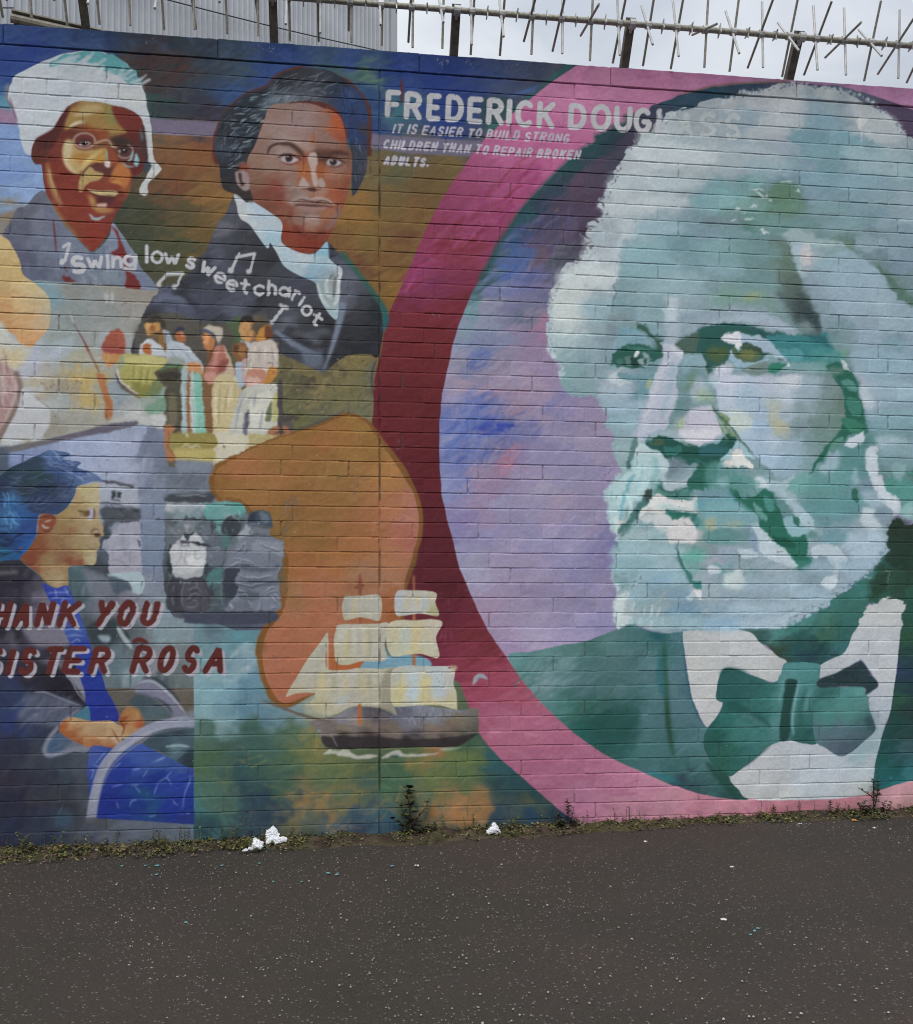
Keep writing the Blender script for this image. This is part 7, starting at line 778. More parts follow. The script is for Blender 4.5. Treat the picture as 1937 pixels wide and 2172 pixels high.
# ---- second coat: the small figures
FRAMES.update({'K': (200, 640, .40541), 'SL': (330, 1040, .27992)})
def PS(t):
    """r,g,b blur | outline ; one patch per line"""
    for ln in t.strip().split('\n'):
        h, s = ln.split('|'); c, b = h.split(); P(tuple(int(v) for v in c.split(',')), s, float(b), .5)
def SS(c, w, t, b=.8, o=.8):
    for s in t.split(';'): S(c, w, s, 1, b, o)
F('K')
PS('''80,76,70 3|215,270 240,130 300,70 420,60 560,110 700,120 720,230 600,330 480,300 380,200
58,54,48 1|263,108 300,75 350,78 377,120 372,152 350,132 330,110 285,116
174,132,80 .8|268,115 330,110 346,126 340,165 320,186 290,181 272,150
104,84,62 1.5|290,175 345,150 372,150 350,190 310,196
148,98,62 1.2|290,128 315,125 318,152 296,156
200,160,102 1|274,120 296,118 292,140 278,146
126,96,58 1|335,186 372,160 377,276 350,230
178,183,188 .8|238,275 245,236 265,206 300,196 330,216 376,281 300,276
158,92,56 .8|255,240 275,219 298,231 300,273 262,270
148,154,162 1|362,160 385,150 400,165 410,196 380,216 370,190
44,52,70 1|420,160 440,135 470,140 465,160 435,176
156,97,64 .8|428,165 455,150 483,186 475,211 450,216 428,190
186,128,94 1|452,156 470,160 475,180 458,180
170,177,184 .8|378,300 385,215 410,200 450,216 500,246 550,300 571,336 565,366 520,331 460,326
138,146,140 2|390,290 470,300 470,326 380,330
84,114,80 .8|345,361 400,335 466,335 466,361 400,369
188,134,92 .7|462,335 500,321 556,321 561,346 569,396 545,386 520,366 465,363
150,98,62 1|500,361 568,381 571,401 530,386
156,150,92 1|134,285 270,278 375,300 383,316 345,350 320,370 350,420 345,450 300,490 240,506 180,470 140,410
178,172,116 2|140,285 270,280 370,300 380,316 330,341 200,331 140,311
126,124,68 2|200,421 300,441 345,421 330,471 240,506
112,122,84 1.5|330,401 361,431 340,481 260,506
140,146,122 1.5|132,290 151,290 150,350 135,361
78,74,62 1|330,372 455,370 461,660 370,660 372,461 350,421
104,98,80 2|390,500 430,500 430,650 395,650
58,54,48 2|345,374 450,374 445,401 372,411
160,110,78 .8|372,660 421,655 408,701 400,771 439,816 380,826
116,146,126 1.5|270,546 330,511 366,471 368,581 280,586
150,160,150 2|240,500 330,500 371,441 365,481 320,521 270,551 230,561
182,184,180 2|160,601 230,561 240,531 260,596 370,596 365,661 300,651 220,612
150,166,168 .8|458,365 490,365 488,681 462,681
136,98,70 1|488,421 505,400 513,500 508,661 488,661
172,182,178 .8|505,400 525,390 531,681 510,681
126,174,158 .8|522,400 561,400 590,681 530,681
120,90,62 1|570,410 621,441 612,686 590,681 575,561
170,162,148 .8|572,140 610,122 668,135 676,170 655,221 640,190 615,160
172,116,76 .8|567,170 600,165 630,190 633,230 620,261 600,266 575,240
198,142,100 1.2|574,182 598,176 600,220 580,226
106,74,50 1.5|600,266 635,236 625,300 590,311
160,104,92 .8|640,235 680,235 701,300 690,346 640,386 600,371 595,340 620,280
186,136,124 .8|605,371 641,371 630,426 600,431 574,390
178,128,116 2|640,250 661,240 640,330 610,361
178,160,138 1.2|680,235 710,290 736,381 700,401 640,411 660,361 700,321
130,76,70 1.8|655,331 700,300 690,351 650,381
186,172,134 1|630,406 740,390 756,501 700,691 625,691 620,561
190,184,164 1.5|618,691 792,691 792,771 640,831 618,801
44,40,38 .8|761,112 775,85 820,77 842,110 838,142 825,116 790,112 765,132
178,136,92 .7|765,116 830,112 843,161 830,206 800,213 772,186
138,98,62 1.2|822,116 843,151 832,206 816,211 830,171
168,176,184 .8|760,201 790,216 826,216 810,271 790,241
122,84,56 .8|725,240 750,219 790,221 809,261 800,301 770,321 738,301
84,60,44 1.2|728,240 750,225 761,250 735,266
146,104,70 1.5|765,240 795,245 790,290 765,290
158,170,182 .8|742,326 775,315 770,351 781,431 760,446 745,400
176,150,150 1.5|775,315 801,305 795,400 780,421
84,74,62 2|830,111 870,80 905,100 916,130 870,151 850,191 838,161
172,122,62 .8|845,191 880,140 916,124 912,151 885,206 850,211
100,62,42 1.5|892,140 916,130 931,181 900,201
182,172,162 .8|808,261 835,211 890,206 930,200 956,240 963,331 920,346 900,401 800,401 790,351
178,128,110 .8|803,361 880,350 901,390 880,431 800,431
196,160,150 1.5|800,396 870,401 860,431 805,431
176,124,64 .7|918,345 966,361 955,391 890,451 865,501 845,506 829,471 850,451 890,421
178,178,168 .8|800,441 900,431 961,441 958,651 905,691 790,691 708,691 730,591 770,501
196,194,182 2|820,521 920,471 940,561 890,651 820,641
104,104,114 1|785,601 810,571 805,691 785,691
104,112,84 1.5|900,581 930,521 925,621 895,626
172,168,112 1.2|936,500 959,490 955,621 936,621
150,104,78 .8|903,686 960,650 1010,660 1026,691 950,696
74,70,68 1.5|962,431 986,431 986,691 962,641
140,128,74 1|408,701 621,691 621,771 430,771
172,158,100 2|430,771 621,776 621,836 480,851 440,821
120,128,142 3|440,832 615,842 600,888 450,888''')
SS((196,200,204), 6, '245,236 270,206 305,198;410,210 460,225 510,260;735,385 745,440'); SS((136,148,158), 7, '430,230 480,270 530,320;400,250 430,300;480,260 500,310'); SS((178,172,106), 6, '200,330 180,400;230,330 215,430;270,340 250,450;300,345 290,430'); SS((120,118,66), 6, '215,335 200,410;250,340 235,440;285,345 270,440')
S((90,82,72), 15, '118,370 135,430 180,465 245,502', 1, 1); S((188,186,188), 9, '124,355 140,410 185,455 235,494', 1, .6); S((66,80,118), 9, '572,148 600,158 628,188', 0, .6)
SS((158,144,106), 9, '660,430 650,660;700,440 680,600;740,420 735,520'); SS((206,198,170), 9, '640,440 635,660;725,430 700,560'); SS((206,198,190), 7, '850,220 830,300 820,360;900,215 890,330;950,260 955,320'); SS((148,140,138), 7, '930,220 940,320;870,230 860,330;820,300 810,350'); SS((138,142,148), 9, '790,480 760,560 740,680;850,470 830,560;880,560 870,680'); SS((198,204,202), 5, '465,400 470,670;520,420 535,670;505,450 505,650')
SS((80,58,42), 4, '775,145 796,143;810,145 832,143;568,196 580,194'); SS((140,98,66), 5, '805,145 802,175 812,178'); SS((150,90,76), 4, '793,191 820,187;600,236 618,240'); SS((110,76,56), 5, '395,670 390,760 425,812'); SS((196,194,182), 8, '455,766 485,752 510,766 540,750 562,768'); SS((64,50,42), 9, '945,685 1005,682')
for ch, x, y in ((190,192,160), 490, 700), ((80,76,60), 685, 760): S(ch, 8, '%d,%d %d,%d' % (x-8, y-10, x+6, y+12), 1, .8)
F('SL')
G('90,90 400,95 480,90 640,100 690,170 640,260 560,400 520,600 560,760 560,918 108,918 105,700 92,500', 'SL 120,115:165,168,170 200,115:150,158,162 330,120:150,156,160 180,200:118,132,138 120,180:110,122,130 300,190:118,134,140 400,150:96,148,144 450,200:100,146,144 520,190:110,150,146 600,130:92,148,142 130,240:84,90,96 140,300:108,114,120 120,350:92,98,106 350,240:84,92,98 350,290:100,108,116 400,290:98,104,112 440,270:72,78,84 480,290:104,148,148 380,350:104,110,118 430,350:90,96,104 520,280:62,68,74 560,290:84,104,104 600,300:64,70,76 540,400:78,110,108 430,430:92,98,106 470,480:84,90,98 430,540:88,94,102 540,480:70,78,86 400,600:60,66,72 470,640:86,118,120 440,680:80,110,112 560,650:54,60,70 580,750:58,64,74 420,780:58,62,66 470,800:72,90,92 400,860:80,88,94 520,870:72,80,88', amp=4, e=5, pw=2.4, var=3, streak=(9,6))
PS('''64,68,74 2|90,52 150,32 430,25 440,70 400,92 90,94
50,54,60 1.5|105,420 130,420 108,490 125,570 140,600 120,640 98,600 95,500
178,180,182 .7|115,440 140,410 190,375 215,333 235,380 265,360 295,314 330,345 360,380 386,450 392,530 380,570 350,641 290,669 230,673 150,651 133,621 130,560 111,510
160,162,164 1.5|135,621 200,641 300,621 360,601 350,646 280,671 180,661
198,198,197 2|250,500 340,490 371,540 320,581 250,561
120,124,130 .7|212,226 230,210 290,210 306,250 300,290 280,326 245,331 219,300
66,70,76 .8|206,242 220,216 233,186 242,208 296,206 306,242 290,224 230,226
156,160,164 1|225,256 250,259 245,286 230,281
58,62,70 .8|215,326 245,336 291,320 252,366 240,391 228,371
60,60,68 1|115,671 200,676 360,661 406,791 390,912 110,912
72,72,80 1.5|215,700 350,690 400,800 380,910 215,910
58,64,70 1.5|525,231 560,200 620,200 651,241 640,331 560,341 500,311
100,106,116 1|390,441 440,425 500,441 531,471 500,561 430,581 395,541
78,114,114 .8|430,601 531,601 515,691 500,701 398,691
56,60,70 1.5|530,601 640,601 610,801 540,821 510,721
62,72,84 .7|699,252 710,205 750,164 800,151 850,169 881,215 887,287 850,291 780,266 710,263
94,106,118 2|790,166 850,186 866,240 820,251
46,54,64 2|715,200 760,166 750,231 705,251
104,110,118 .8|715,276 850,291 846,341 740,336
142,148,154 1|688,271 720,281 736,331 688,336
112,118,130 .8|680,360 740,340 870,350 950,385 976,410 979,470 950,601 925,651 946,801 925,918 560,918 553,861 625,791 640,741 609,691 625,641 640,591 540,586 538,541 590,451 640,381
130,136,146 2|760,381 940,396 971,421 960,501 880,471 740,461
84,90,100 2|650,561 720,551 860,591 930,561 925,601 800,621 650,601
90,96,106 2|620,691 900,681 921,711 700,741
86,92,102 2|640,751 760,771 800,821 650,831
98,104,114 2|560,860 700,840 740,915 580,915
64,68,82 1.5|215,934 560,925 905,922 850,1010 280,1010 225,970''')
SS((150,150,154), 12, '235,440 225,520 240,580;180,430 200,500 170,560;300,440 310,520 360,500;290,640 340,600'); S((50,52,58), 14, '192,395 262,401', 0, .5); S((50,52,58), 22, '268,400 330,408 425,427', 1, .5); SS((54,56,62), 7, '192,425 252,426;196,392 195,430;249,400 251,436'); SS((92,96,102), 6, '128,405 195,409')
SS((56,60,66), 6, '225,251 246,248;262,248 291,249;245,300 276,298'); SS((164,168,172), 6, '256,250 255,288;232,290 240,315'); SS((122,124,132), 7, '215,700 200,800 215,890;240,760 300,740 360,780;225,830 290,790 350,800;225,880 280,890 340,860;150,720 130,770;310,690 320,750;250,820 320,850;130,800 140,880'); SS((42,42,48), 7, '160,730 165,890;250,775 320,765;235,850 300,815'); SS((184,186,190), 6, '195,680 195,712;220,682 222,712;245,682 245,706;265,690 262,715')
SS((172,178,182), 8, '528,217 560,195 620,210 652,252;600,190 600,168;635,160 650,200;150,45 280,38 400,42;300,118 370,112 395,145'); SS((124,144,146), 6, '530,280 545,330;585,290 600,320;455,170 465,210;420,160 425,210'); SS((152,156,162), 6, '115,290 130,320 150,326;165,295 192,310;110,240 150,228 180,240;330,235 370,225;345,270 365,285;310,160 350,200;360,340 375,370;385,335 385,362 402,356;370,372 412,376'); SS((52,56,62), 8, '140,245 185,240;320,290 360,285;425,250 440,295 460,255;330,320 345,345')
SS((152,158,168), 6, '430,440 470,430 500,450;450,470 490,450;400,560 430,580;410,480 430,520'); SS((150,160,162), 5, '527,606 505,691 400,701'); SS((118,128,132), 6, '500,700 505,820 530,910;390,870 500,870'); SS((190,194,198), 12, '775,244 795,250'); SS((136,144,152), 6, '700,256 780,267 884,291'); SS((44,50,58), 8, '720,272 800,280 864,292;737,282 716,331 742,337 860,346')
FO = '640,550 660,528 700,535 760,570 850,590;645,545 700,555 740,580;615,690 650,710 740,720 860,690;625,745 640,760 700,770;680,390 690,440 670,470;655,410 680,400;600,470 640,440 650,410;590,520 640,515 660,525;560,580 600,560 640,540;640,640 700,660 800,660 900,640;820,770 870,740 910,730;830,790 880,760 930,760;900,780 945,830;560,860 600,900;575,850 580,890 590,912;700,830 740,900;800,840 790,910;620,800 680,790 700,810;870,800 920,850;880,890 915,890;790,400 880,440 940,450'
SS((66,70,82), 8, ';'.join(' '.join('%d,%d' % (int(p.split(',')[0])+4, int(p.split(',')[1])+13) for p in q.split()) for q in FO.split(';'))); SS((174,179,188), 7, FO)
warp(-1.75, -.75, 1.05, 2.75, (1.6, 1.2), (11, 5), 20)
scuffs()
# ---------------------------------------------------------------- helpers
def mat(name, col=(.5, .5, .5), rough=.7, metal=0, attr=None, nscale=0, namt=.3, bump=0, bscale=60, spec=.5, bdist=.004):
    m = bpy.data.materials.new(name); m.use_nodes = True; t = m.node_tree; p = t.nodes['Principled BSDF']
    p.inputs['Roughness'].default_value = rough; p.inputs['Metallic'].default_value = metal; p.inputs['Specular IOR Level'].default_value = spec
    src = None
    if attr:
        a = t.nodes.new('ShaderNodeAttribute'); a.attribute_name = attr; src = a.outputs['Color']
    tcn = t.nodes.new('ShaderNodeTexCoord')
    if nscale:
        n = t.nodes.new('ShaderNodeTexNoise'); n.inputs['Scale'].default_value = nscale; n.inputs['Detail'].default_value = 6; n.inputs['Roughness'].default_value = .62
        t.links.new(tcn.outputs['Object'], n.inputs['Vector'])
        r = t.nodes.new('ShaderNodeMapRange'); r.inputs[1].default_value = .3; r.inputs[2].default_value = .7; r.inputs[3].default_value = 1-namt; r.inputs[4].default_value = 1+namt; t.links.new(n.outputs[0], r.inputs[0])
        mm = t.nodes.new('ShaderNodeMix'); mm.data_type = 'RGBA'; mm.blend_type = 'MULTIPLY'; mm.inputs[0].default_value = 1
        if src: t.links.new(src, mm.inputs[6])
        else: mm.inputs[6].default_value = (*col, 1)
        t.links.new(r.outputs[0], mm.inputs[7]); src = mm.outputs[2]
    if src: t.links.new(src, p.inputs['Base Color'])
    else: p.inputs['Base Color'].default_value = (*col, 1)
    if bump:
        n2 = t.nodes.new('ShaderNodeTexNoise'); n2.inputs['Scale'].default_value = bscale; n2.inputs['Detail'].default_value = 5; t.links.new(tcn.outputs['Object'], n2.inputs['Vector'])
        b = t.nodes.new('ShaderNodeBump'); b.inputs['Strength'].default_value = bump; b.inputs['Distance'].default_value = bdist; t.links.new(n2.outputs[0], b.inputs['Height']); t.links.new(b.outputs[0], p.inputs['Normal'])
    return m
def tag(o, label=None, cat=None, group=None, kind=None):
    if label: o['label'] = label
    if cat: o['category'] = cat
    if group: o['group'] = group
    if kind: o['kind'] = kind
    return o
def empty(name, loc=(0, 0, 0), rz=0):
    o = bpy.data.objects.new(name, None); o.empty_display_size = .1; COL.objects.link(o); o.location = loc; o.rotation_euler = (0, 0, rz); return o
def npmesh(name, V, Q, m, parent=None, col=None, smooth=False, attr='paint', link=True):
    """mesh from numpy arrays: V (n,3), Q (m,4) or (m,3) or a list of polygons"""
    me = bpy.data.meshes.new(name)
    if isinstance(Q, np.ndarray):
        k = Q.shape[1]; me.vertices.add(len(V)); me.vertices.foreach_set('co', np.asarray(V, np.float32).ravel())
        me.loops.add(Q.size); me.loops.foreach_set('vertex_index', Q.astype(np.int32).ravel())
        me.polygons.add(len(Q)); me.polygons.foreach_set('loop_start', np.arange(0, Q.size, k, dtype=np.int32))
        me.polygons.foreach_set('use_smooth', np.full(len(Q), smooth))
        me.update(calc_edges=True)
    else:
        me.from_pydata([tuple(v) for v in V], [], Q)
        if smooth: me.polygons.foreach_set('use_smooth', np.full(len(me.polygons), True))
    if col is not None:
        a = me.color_attributes.new(attr, 'FLOAT_COLOR', 'POINT'); c = np.ones((len(V), 4), np.float32); c[:, :3] = col; a.data.foreach_set('color', c.ravel())
    me.materials.append(m)
    o = bpy.data.objects.new(name, me)
    if link: COL.objects.link(o)
    if parent: o.parent = parent
    return o
class MB:
    def __init__(s): s.v = []; s.f = []; s.c = []
    def add(s, v, f, c=None):
        b = len(s.v); s.v += [tuple(x) for x in v]; s.f += [tuple(i+b for i in q) for q in f]; s.c += [c or (1, 1, 1)]*len(v)
    def tube(s, pts, r, n=8, c=None, cap=True):
        pts = [Vector(p) for p in pts]; rr = r if hasattr(r, '__len__') else [r]*len(pts); vs = []; fs = []
        up = Vector((0, 0, 1))
        for i, p in enumerate(pts):
            d = (pts[min(i+1, len(pts)-1)]-pts[max(i-1, 0)]).normalized(); u = d.cross(up)
            if u.length < .05: u = d.cross(Vector((0, 1, 0)))
            u.normalize(); w = d.cross(u)
            vs += [p+(u*math.cos(2*math.pi*k/n)+w*math.sin(2*math.pi*k/n))*rr[i] for k in range(n)]
        for i in range(len(pts)-1):
            for k in range(n): a = i*n+k; b = i*n+(k+1) % n; fs.append((a, b, b+n, a+n))
        if cap: fs += [tuple(range(n))[::-1], tuple(range((len(pts)-1)*n, len(pts)*n))]
        s.add(vs, fs, c)
    def bar(s, a, b, w, h, up=Vector((0, 0, 1)), c=None):
        a, b = Vector(a), Vector(b); d = (b-a).normalized(); u = d.cross(up).normalized(); v = u.cross(d)
        vs = [p+u*x*w/2+v*y*h/2 for p in (a, b) for x, y in ((-1, -1), (1, -1), (1, 1), (-1, 1))]
        s.add(vs, [(3, 2, 1, 0), (4, 5, 6, 7), (0, 1, 5, 4), (1, 2, 6, 5), (2, 3, 7, 6), (3, 0, 4, 7)], c)
    def box(s, x0, x1, y0, y1, z0, z1, c=None):
        v = [(x, y, z) for z in (z0, z1) for x, y in ((x0, y0), (x1, y0), (x1, y1), (x0, y1))]
        s.add(v, [(3, 2, 1, 0), (4, 5, 6, 7), (0, 1, 5, 4), (1, 2, 6, 5), (2, 3, 7, 6), (3, 0, 4, 7)], c)
    def build(s, name, m, parent=None, smooth=False, attr=None):
        return npmesh(name, s.v, s.f, m, parent, np.array(s.c) if attr else None, smooth, attr or 'paint')
def ground_z(x): return -.0245+(np.clip(x, -5, 5)+2.165)*.0178
rnd = random.Random(11)
LAT = np.random.default_rng(77).random((64, 2048))
def at1(x, y, cell):
    u = x/cell+900.3; v = y/cell+30.7; i = int(v) % 63; j = int(u) % 2047; a = u-int(u); b = v-int(v); a = a*a*(3-2*a)
    return (LAT[i, j]*(1-a)+LAT[i, j+1]*a)*(1-b)+(LAT[i+1, j]*(1-a)+LAT[i+1, j+1]*a)*b
# ---------------------------------------------------------------- ground
def pavement_mat():
    m = bpy.data.materials.new('asphalt'); m.use_nodes = True; t = m.node_tree; p = t.nodes['Principled BSDF']; L_ = t.links.new; Nn = t.nodes.new
    c = Nn('ShaderNodeTexCoord')
    def noise(sc, det=6, ro=.6):
        n = Nn('ShaderNodeTexNoise'); n.inputs['Scale'].default_value = sc; n.inputs['Detail'].default_value = det; n.inputs['Roughness'].default_value = ro; L_(c.outputs['Object'], n.inputs['Vector']); return n
    big = noise(1.1, 5, .6); r1 = Nn('ShaderNodeValToRGB'); e = r1.color_ramp.elements; e[0].position = .32; e[0].color = (.037, .0325, .0250, 1); e[1].position = .68; e[1].color = (.052, .0385, .0320, 1); L_(big.outputs[0], r1.inputs[0])
    fine = noise(160, 4, .7); r2 = Nn('ShaderNodeMapRange'); r2.inputs[1].default_value = .25; r2.inputs[2].default_value = .75; r2.inputs[3].default_value = .5; r2.inputs[4].default_value = 1.55; L_(fine.outputs[0], r2.inputs[0])
    mx1 = Nn('ShaderNodeMix'); mx1.data_type = 'RGBA'; mx1.blend_type = 'MULTIPLY'; mx1.inputs[0].default_value = 1; L_(r1.outputs[0], mx1.inputs[6]); L_(r2.outputs[0], mx1.inputs[7])
    vo = Nn('ShaderNodeTexVoronoi'); vo.inputs['Scale'].default_value = 85; L_(c.outputs['Object'], vo.inputs['Vector'])     # aggregate showing through the worn binder
    sp = Nn('ShaderNodeSeparateColor'); L_(vo.outputs['Color'], sp.inputs[0])
    g = Nn('ShaderNodeMath'); g.operation = 'GREATER_THAN'; g.inputs[1].default_value = .80; L_(sp.outputs[0], g.inputs[0])
    d = Nn('ShaderNodeMath'); d.operation = 'LESS_THAN'; d.inputs[1].default_value = .34; L_(vo.outputs['Distance'], d.inputs[0])
    ml = Nn('ShaderNodeMath'); ml.operation = 'MULTIPLY'; L_(g.outputs[0], ml.inputs[0]); L_(d.outputs[0], ml.inputs[1])
    ml2 = Nn('ShaderNodeMath'); ml2.operation = 'MULTIPLY'; ml2.inputs[1].default_value = .8; L_(ml.outputs[0], ml2.inputs[0])
    r3 = Nn('ShaderNodeValToRGB'); e = r3.color_ramp.elements; e[0].color = (.055, .047, .042, 1); e[1].color = (.20, .18, .165, 1); L_(sp.outputs[1], r3.inputs[0])
    mx2 = Nn('ShaderNodeMix'); mx2.data_type = 'RGBA'; L_(ml2.outputs[0], mx2.inputs[0]); L_(mx1.outputs[2], mx2.inputs[6]); L_(r3.outputs[0], mx2.inputs[7])
    L_(mx2.outputs[2], p.inputs['Base Color']); p.inputs['Roughness'].default_value = .85; p.inputs['Specular IOR Level'].default_value = .3
    bn = noise(110, 6, .7); bp = Nn('ShaderNodeBump'); bp.inputs['Strength'].default_value = .55; bp.inputs['Distance'].default_value = .006; L_(bn.outputs[0], bp.inputs['Height']); L_(bp.outputs[0], p.inputs['Normal'])
    return m
gx = np.concatenate([[-400, -100, -30, -10], np.linspace(-5, 5, 41), [10, 30, 100, 400]]); gy = np.concatenate([[-300, -80, -25, -10], np.linspace(-6, 1, 29), [5, 20, 60, 300]])
GX, GY = np.meshgrid(gx, gy); GZ = ground_z(GX)+.006*np.sin(GX*1.7+GY*.9)*np.exp(-((GY+1.5)/3)**2)*np.exp(-(GX/5)**2)
nx = len(gx); ii = (np.arange(len(gy)-1)[:, None]*nx+np.arange(nx-1)).ravel()
pv = npmesh('pavement', np.stack([GX.ravel(), GY.ravel(), GZ.ravel()], 1), np.stack([ii, ii+1, ii+nx+1, ii+nx], 1), pavement_mat(), smooth=True); tag(pv, kind='structure')
# ---------------------------------------------------------------- the painted brick wall
CL = lin(np.clip(CV, 0, 255)).astype(np.float32)*ALB
CL = np.clip(CL, .004, .86)
def paint_at(X, Z):
    u = np.clip((X-X0)/RES, 0, CW-1.01); v = np.clip((Z1-Z)/RES, 0, CH-1.01); i = v.astype(int); j = u.astype(int); a = (u-j)[..., None]; b = (v-i)[..., None]
    return (CL[i, j]*(1-a)+CL[i, j+1]*a)*(1-b)+(CL[i+1, j]*(1-a)+CL[i+1, j+1]*a)*b
ZT, PITCH, NC, BL = 3.787, .0743, 53, .2185          # foot of the coping, course height, courses, brick length
TOPZ = 3.886; XJ = -.382                              # wall top, movement joint
offs = np.array([0, .0012, .0024, .0038, .0054, .0072, .0100, .0140, .0180, .0220, .0260, .0300, .0340, .0380, .0420, .0460, .0500, .0540, .0580, .0620, .0655, .0685, .0705, .0716, .0722, .0732])
zs = np.concatenate([ZT-k*PITCH-offs for k in range(NC)]+[[ZT-NC*PITCH]])
xs = np.concatenate([np.arange(-4.6, -2.45, .02), np.arange(-2.45, 2.75, .0041), np.arange(2.75, 4.9, .02)])
xs = np.sort(np.concatenate([xs, XJ+np.array([-.0075, -.006, .006, .0075])]))
XX, ZZ = np.meshgrid(xs, zs)
kk = np.clip(((ZT-ZZ)/PITCH-1e-9).astype(int), 0, NC-1)
wr = np.random.default_rng(3)
def lowfreq(x, z, cell, s):
    r_ = np.random.default_rng(s); gxn = np.asarray(x, float)/cell; gzn = np.asarray(z, float)/cell; gxn = gxn-math.floor(gxn.min()-1); gzn = gzn-math.floor(gzn.min()-1)
    g = r_.random((int(gzn.max())+3, int(gxn.max())+3)); i = gzn.astype(int); j = gxn.astype(int); a = gxn-j; b = gzn-i; a = a*a*(3-2*a); b = b*b*(3-2*b)
    return (g[i, j]*(1-a)+g[i, j+1]*a)*(1-b)+(g[i+1, j]*(1-a)+g[i+1, j+1]*a)*b
wob = (lowfreq(XX, ZZ*0+kk*.37, .09, 5)-.5)*.0016
sg = (((ZT-ZZ)/PITCH+1e-7) % 1.0)*PITCH; sg = np.where(sg > PITCH*.6, sg-PITCH, sg)      # distance below the middle of the nearest bed joint
hw = .0022+(lowfreq(XX, kk*.41, .05, 6)-.5)*.0012                      # struck joint: sharp under the upper brick, running out over the lower one
hd = np.clip(.0025+(lowfreq(XX, kk*.53, .13, 8)-.5)*.0036+(lowfreq(XX, kk*.61, .035, 10)-.5)*.0024, .0003, .005)
up = np.clip((sg+hw)/.0007+.5, 0, 1); dn_ = np.clip((.0072-sg)/.0058, 0, 1); jz = np.minimum(up, dn_)
right = XX > XJ
base = np.where(right, .2745, -.5881)
par = kk % 4
offx = np.where(par == 2, base+BL/4, np.where(kk % 2 == 1, base, base+BL/2))
wid = np.where(par == 2, BL/2, BL)
uu = (XX-offx)/wid; bi = np.floor(uu+.5).astype(int); dx = np.abs(uu-bi)*wid
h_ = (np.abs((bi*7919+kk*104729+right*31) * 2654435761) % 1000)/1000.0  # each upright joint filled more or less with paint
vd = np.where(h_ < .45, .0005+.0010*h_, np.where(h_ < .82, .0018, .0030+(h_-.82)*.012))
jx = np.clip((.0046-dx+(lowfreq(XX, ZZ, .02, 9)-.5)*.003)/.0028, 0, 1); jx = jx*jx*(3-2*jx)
brick = np.floor(uu).astype(int); hb = (np.abs((brick*15485863+kk*32452843)*2654435761) % 997)/997.0
hb2 = (np.abs((brick*49979687+kk*86028121)*2654435761) % 991)/991.0
fc = (uu-np.floor(uu)-.5); fz = ((ZT-ZZ)/PITCH) % 1.0-.5
face = (hb-.5)*.0022+(hb2-.5)*.0018*fc*2+(hb-.5)*.0024*fz+(lowfreq(XX, ZZ, .03, 12)-.5)*.0012+(lowfreq(XX, ZZ, .009, 13)-.5)*.0007
depth = np.maximum(jz*hd, jx*vd)
ej = np.clip((.0062-np.abs(XX-XJ+(lowfreq(XX*0, ZZ, .05, 15)-.5)*.004))/.0022, 0, 1); depth = np.maximum(depth, ej*np.clip(.0042+(lowfreq(XX, ZZ, .06, 14)-.5)*.007, .0004, .008))
YY = depth-face*(1-np.clip(depth/.004, 0, 1))
col = paint_at(XX, ZZ)
pbump = col.mean(-1)
bare = (jx*np.clip((h_-.80)/.08, 0, 1)*np.clip(lowfreq(XX, ZZ, .025, 33)*1.8-.2, 0, 1))[..., None]; col = col*(1-.55*bare)+np.array([.075, .078, .078])*.55*bare   # patchy dark grey mixed into the deepest upright joints
# wear: small chips where the brick's own colour shows, more of them low down
ch = lowfreq(XX, ZZ, .012, 21)*lowfreq(XX, ZZ, .13, 22); chip = np.clip((ch-.80+.10*np.exp(-(ZZ+.0)/.25))/.05, 0, 1)[..., None]
col = col*(1-chip*.55)+np.array([.16, .13, .12])*chip*.55
grime = np.exp(-np.clip(ZZ-ground_z(XX), 0, 9)/.10)*np.clip(lowfreq(XX, ZZ, .06, 23)*1.5-.3, 0, 1)
col = col*(1-.5*grime[..., None])+np.array([.035, .034, .024])*(.5*grime[..., None])   # splashed mud and moss along the foot
tone = 1+(hb-.5)*.07+(lowfreq(XX, ZZ, .25, 24)-.5)*.08
col = col*tone[..., None]
ej3 = (np.clip((.0068-np.abs(XX-XJ))/.002, 0, 1)*np.clip(lowfreq(XX, ZZ, .035, 30)*1.1-.25, 0, .7))[..., None]; col = col*(1-ej3)+np.array([.03, .026, .026])*ej3   # bitumen filler
nxx = len(xs); nzz = len(zs); ii = (np.arange(nzz-1)[:, None]*nxx+np.arange(nxx-1)).ravel()
Vw = np.stack([XX.ravel(), YY.ravel(), ZZ.ravel()], 1); Qw = np.stack([ii+nxx, ii+nxx+1, ii+1, ii], 1)
# back and ends
zb = ZT-NC*PITCH; nb = len(Vw); xa, xb = xs[0], xs[-1]
Vw = np.concatenate([Vw, [[xa, .004, ZT], [xb, .004, ZT], [xa, .225, ZT], [xb, .225, ZT], [xa, .004, zb], [xb, .004, zb], [xa, .225, zb], [xb, .225, zb]]])
Qw = np.concatenate([Qw, np.array([[nb+3, nb+2, nb+6, nb+7], [nb+2, nb, nb+4, nb+6], [nb+1, nb+3, nb+7, nb+5], [nb, nb+2, nb+3, nb+1]])])
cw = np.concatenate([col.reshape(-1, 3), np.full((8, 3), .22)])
MW = mat('masonry_paint', attr='paint', rough=.74, nscale=55, namt=.08, bump=.30, bscale=240, spec=.16, bdist=.0015)
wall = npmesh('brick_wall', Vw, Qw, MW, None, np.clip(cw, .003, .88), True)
tag(wall, 'long brick wall covered by a colourful painted mural of portraits', 'wall')
del XX, ZZ, YY, col, Vw, Qw, cw, depth, face
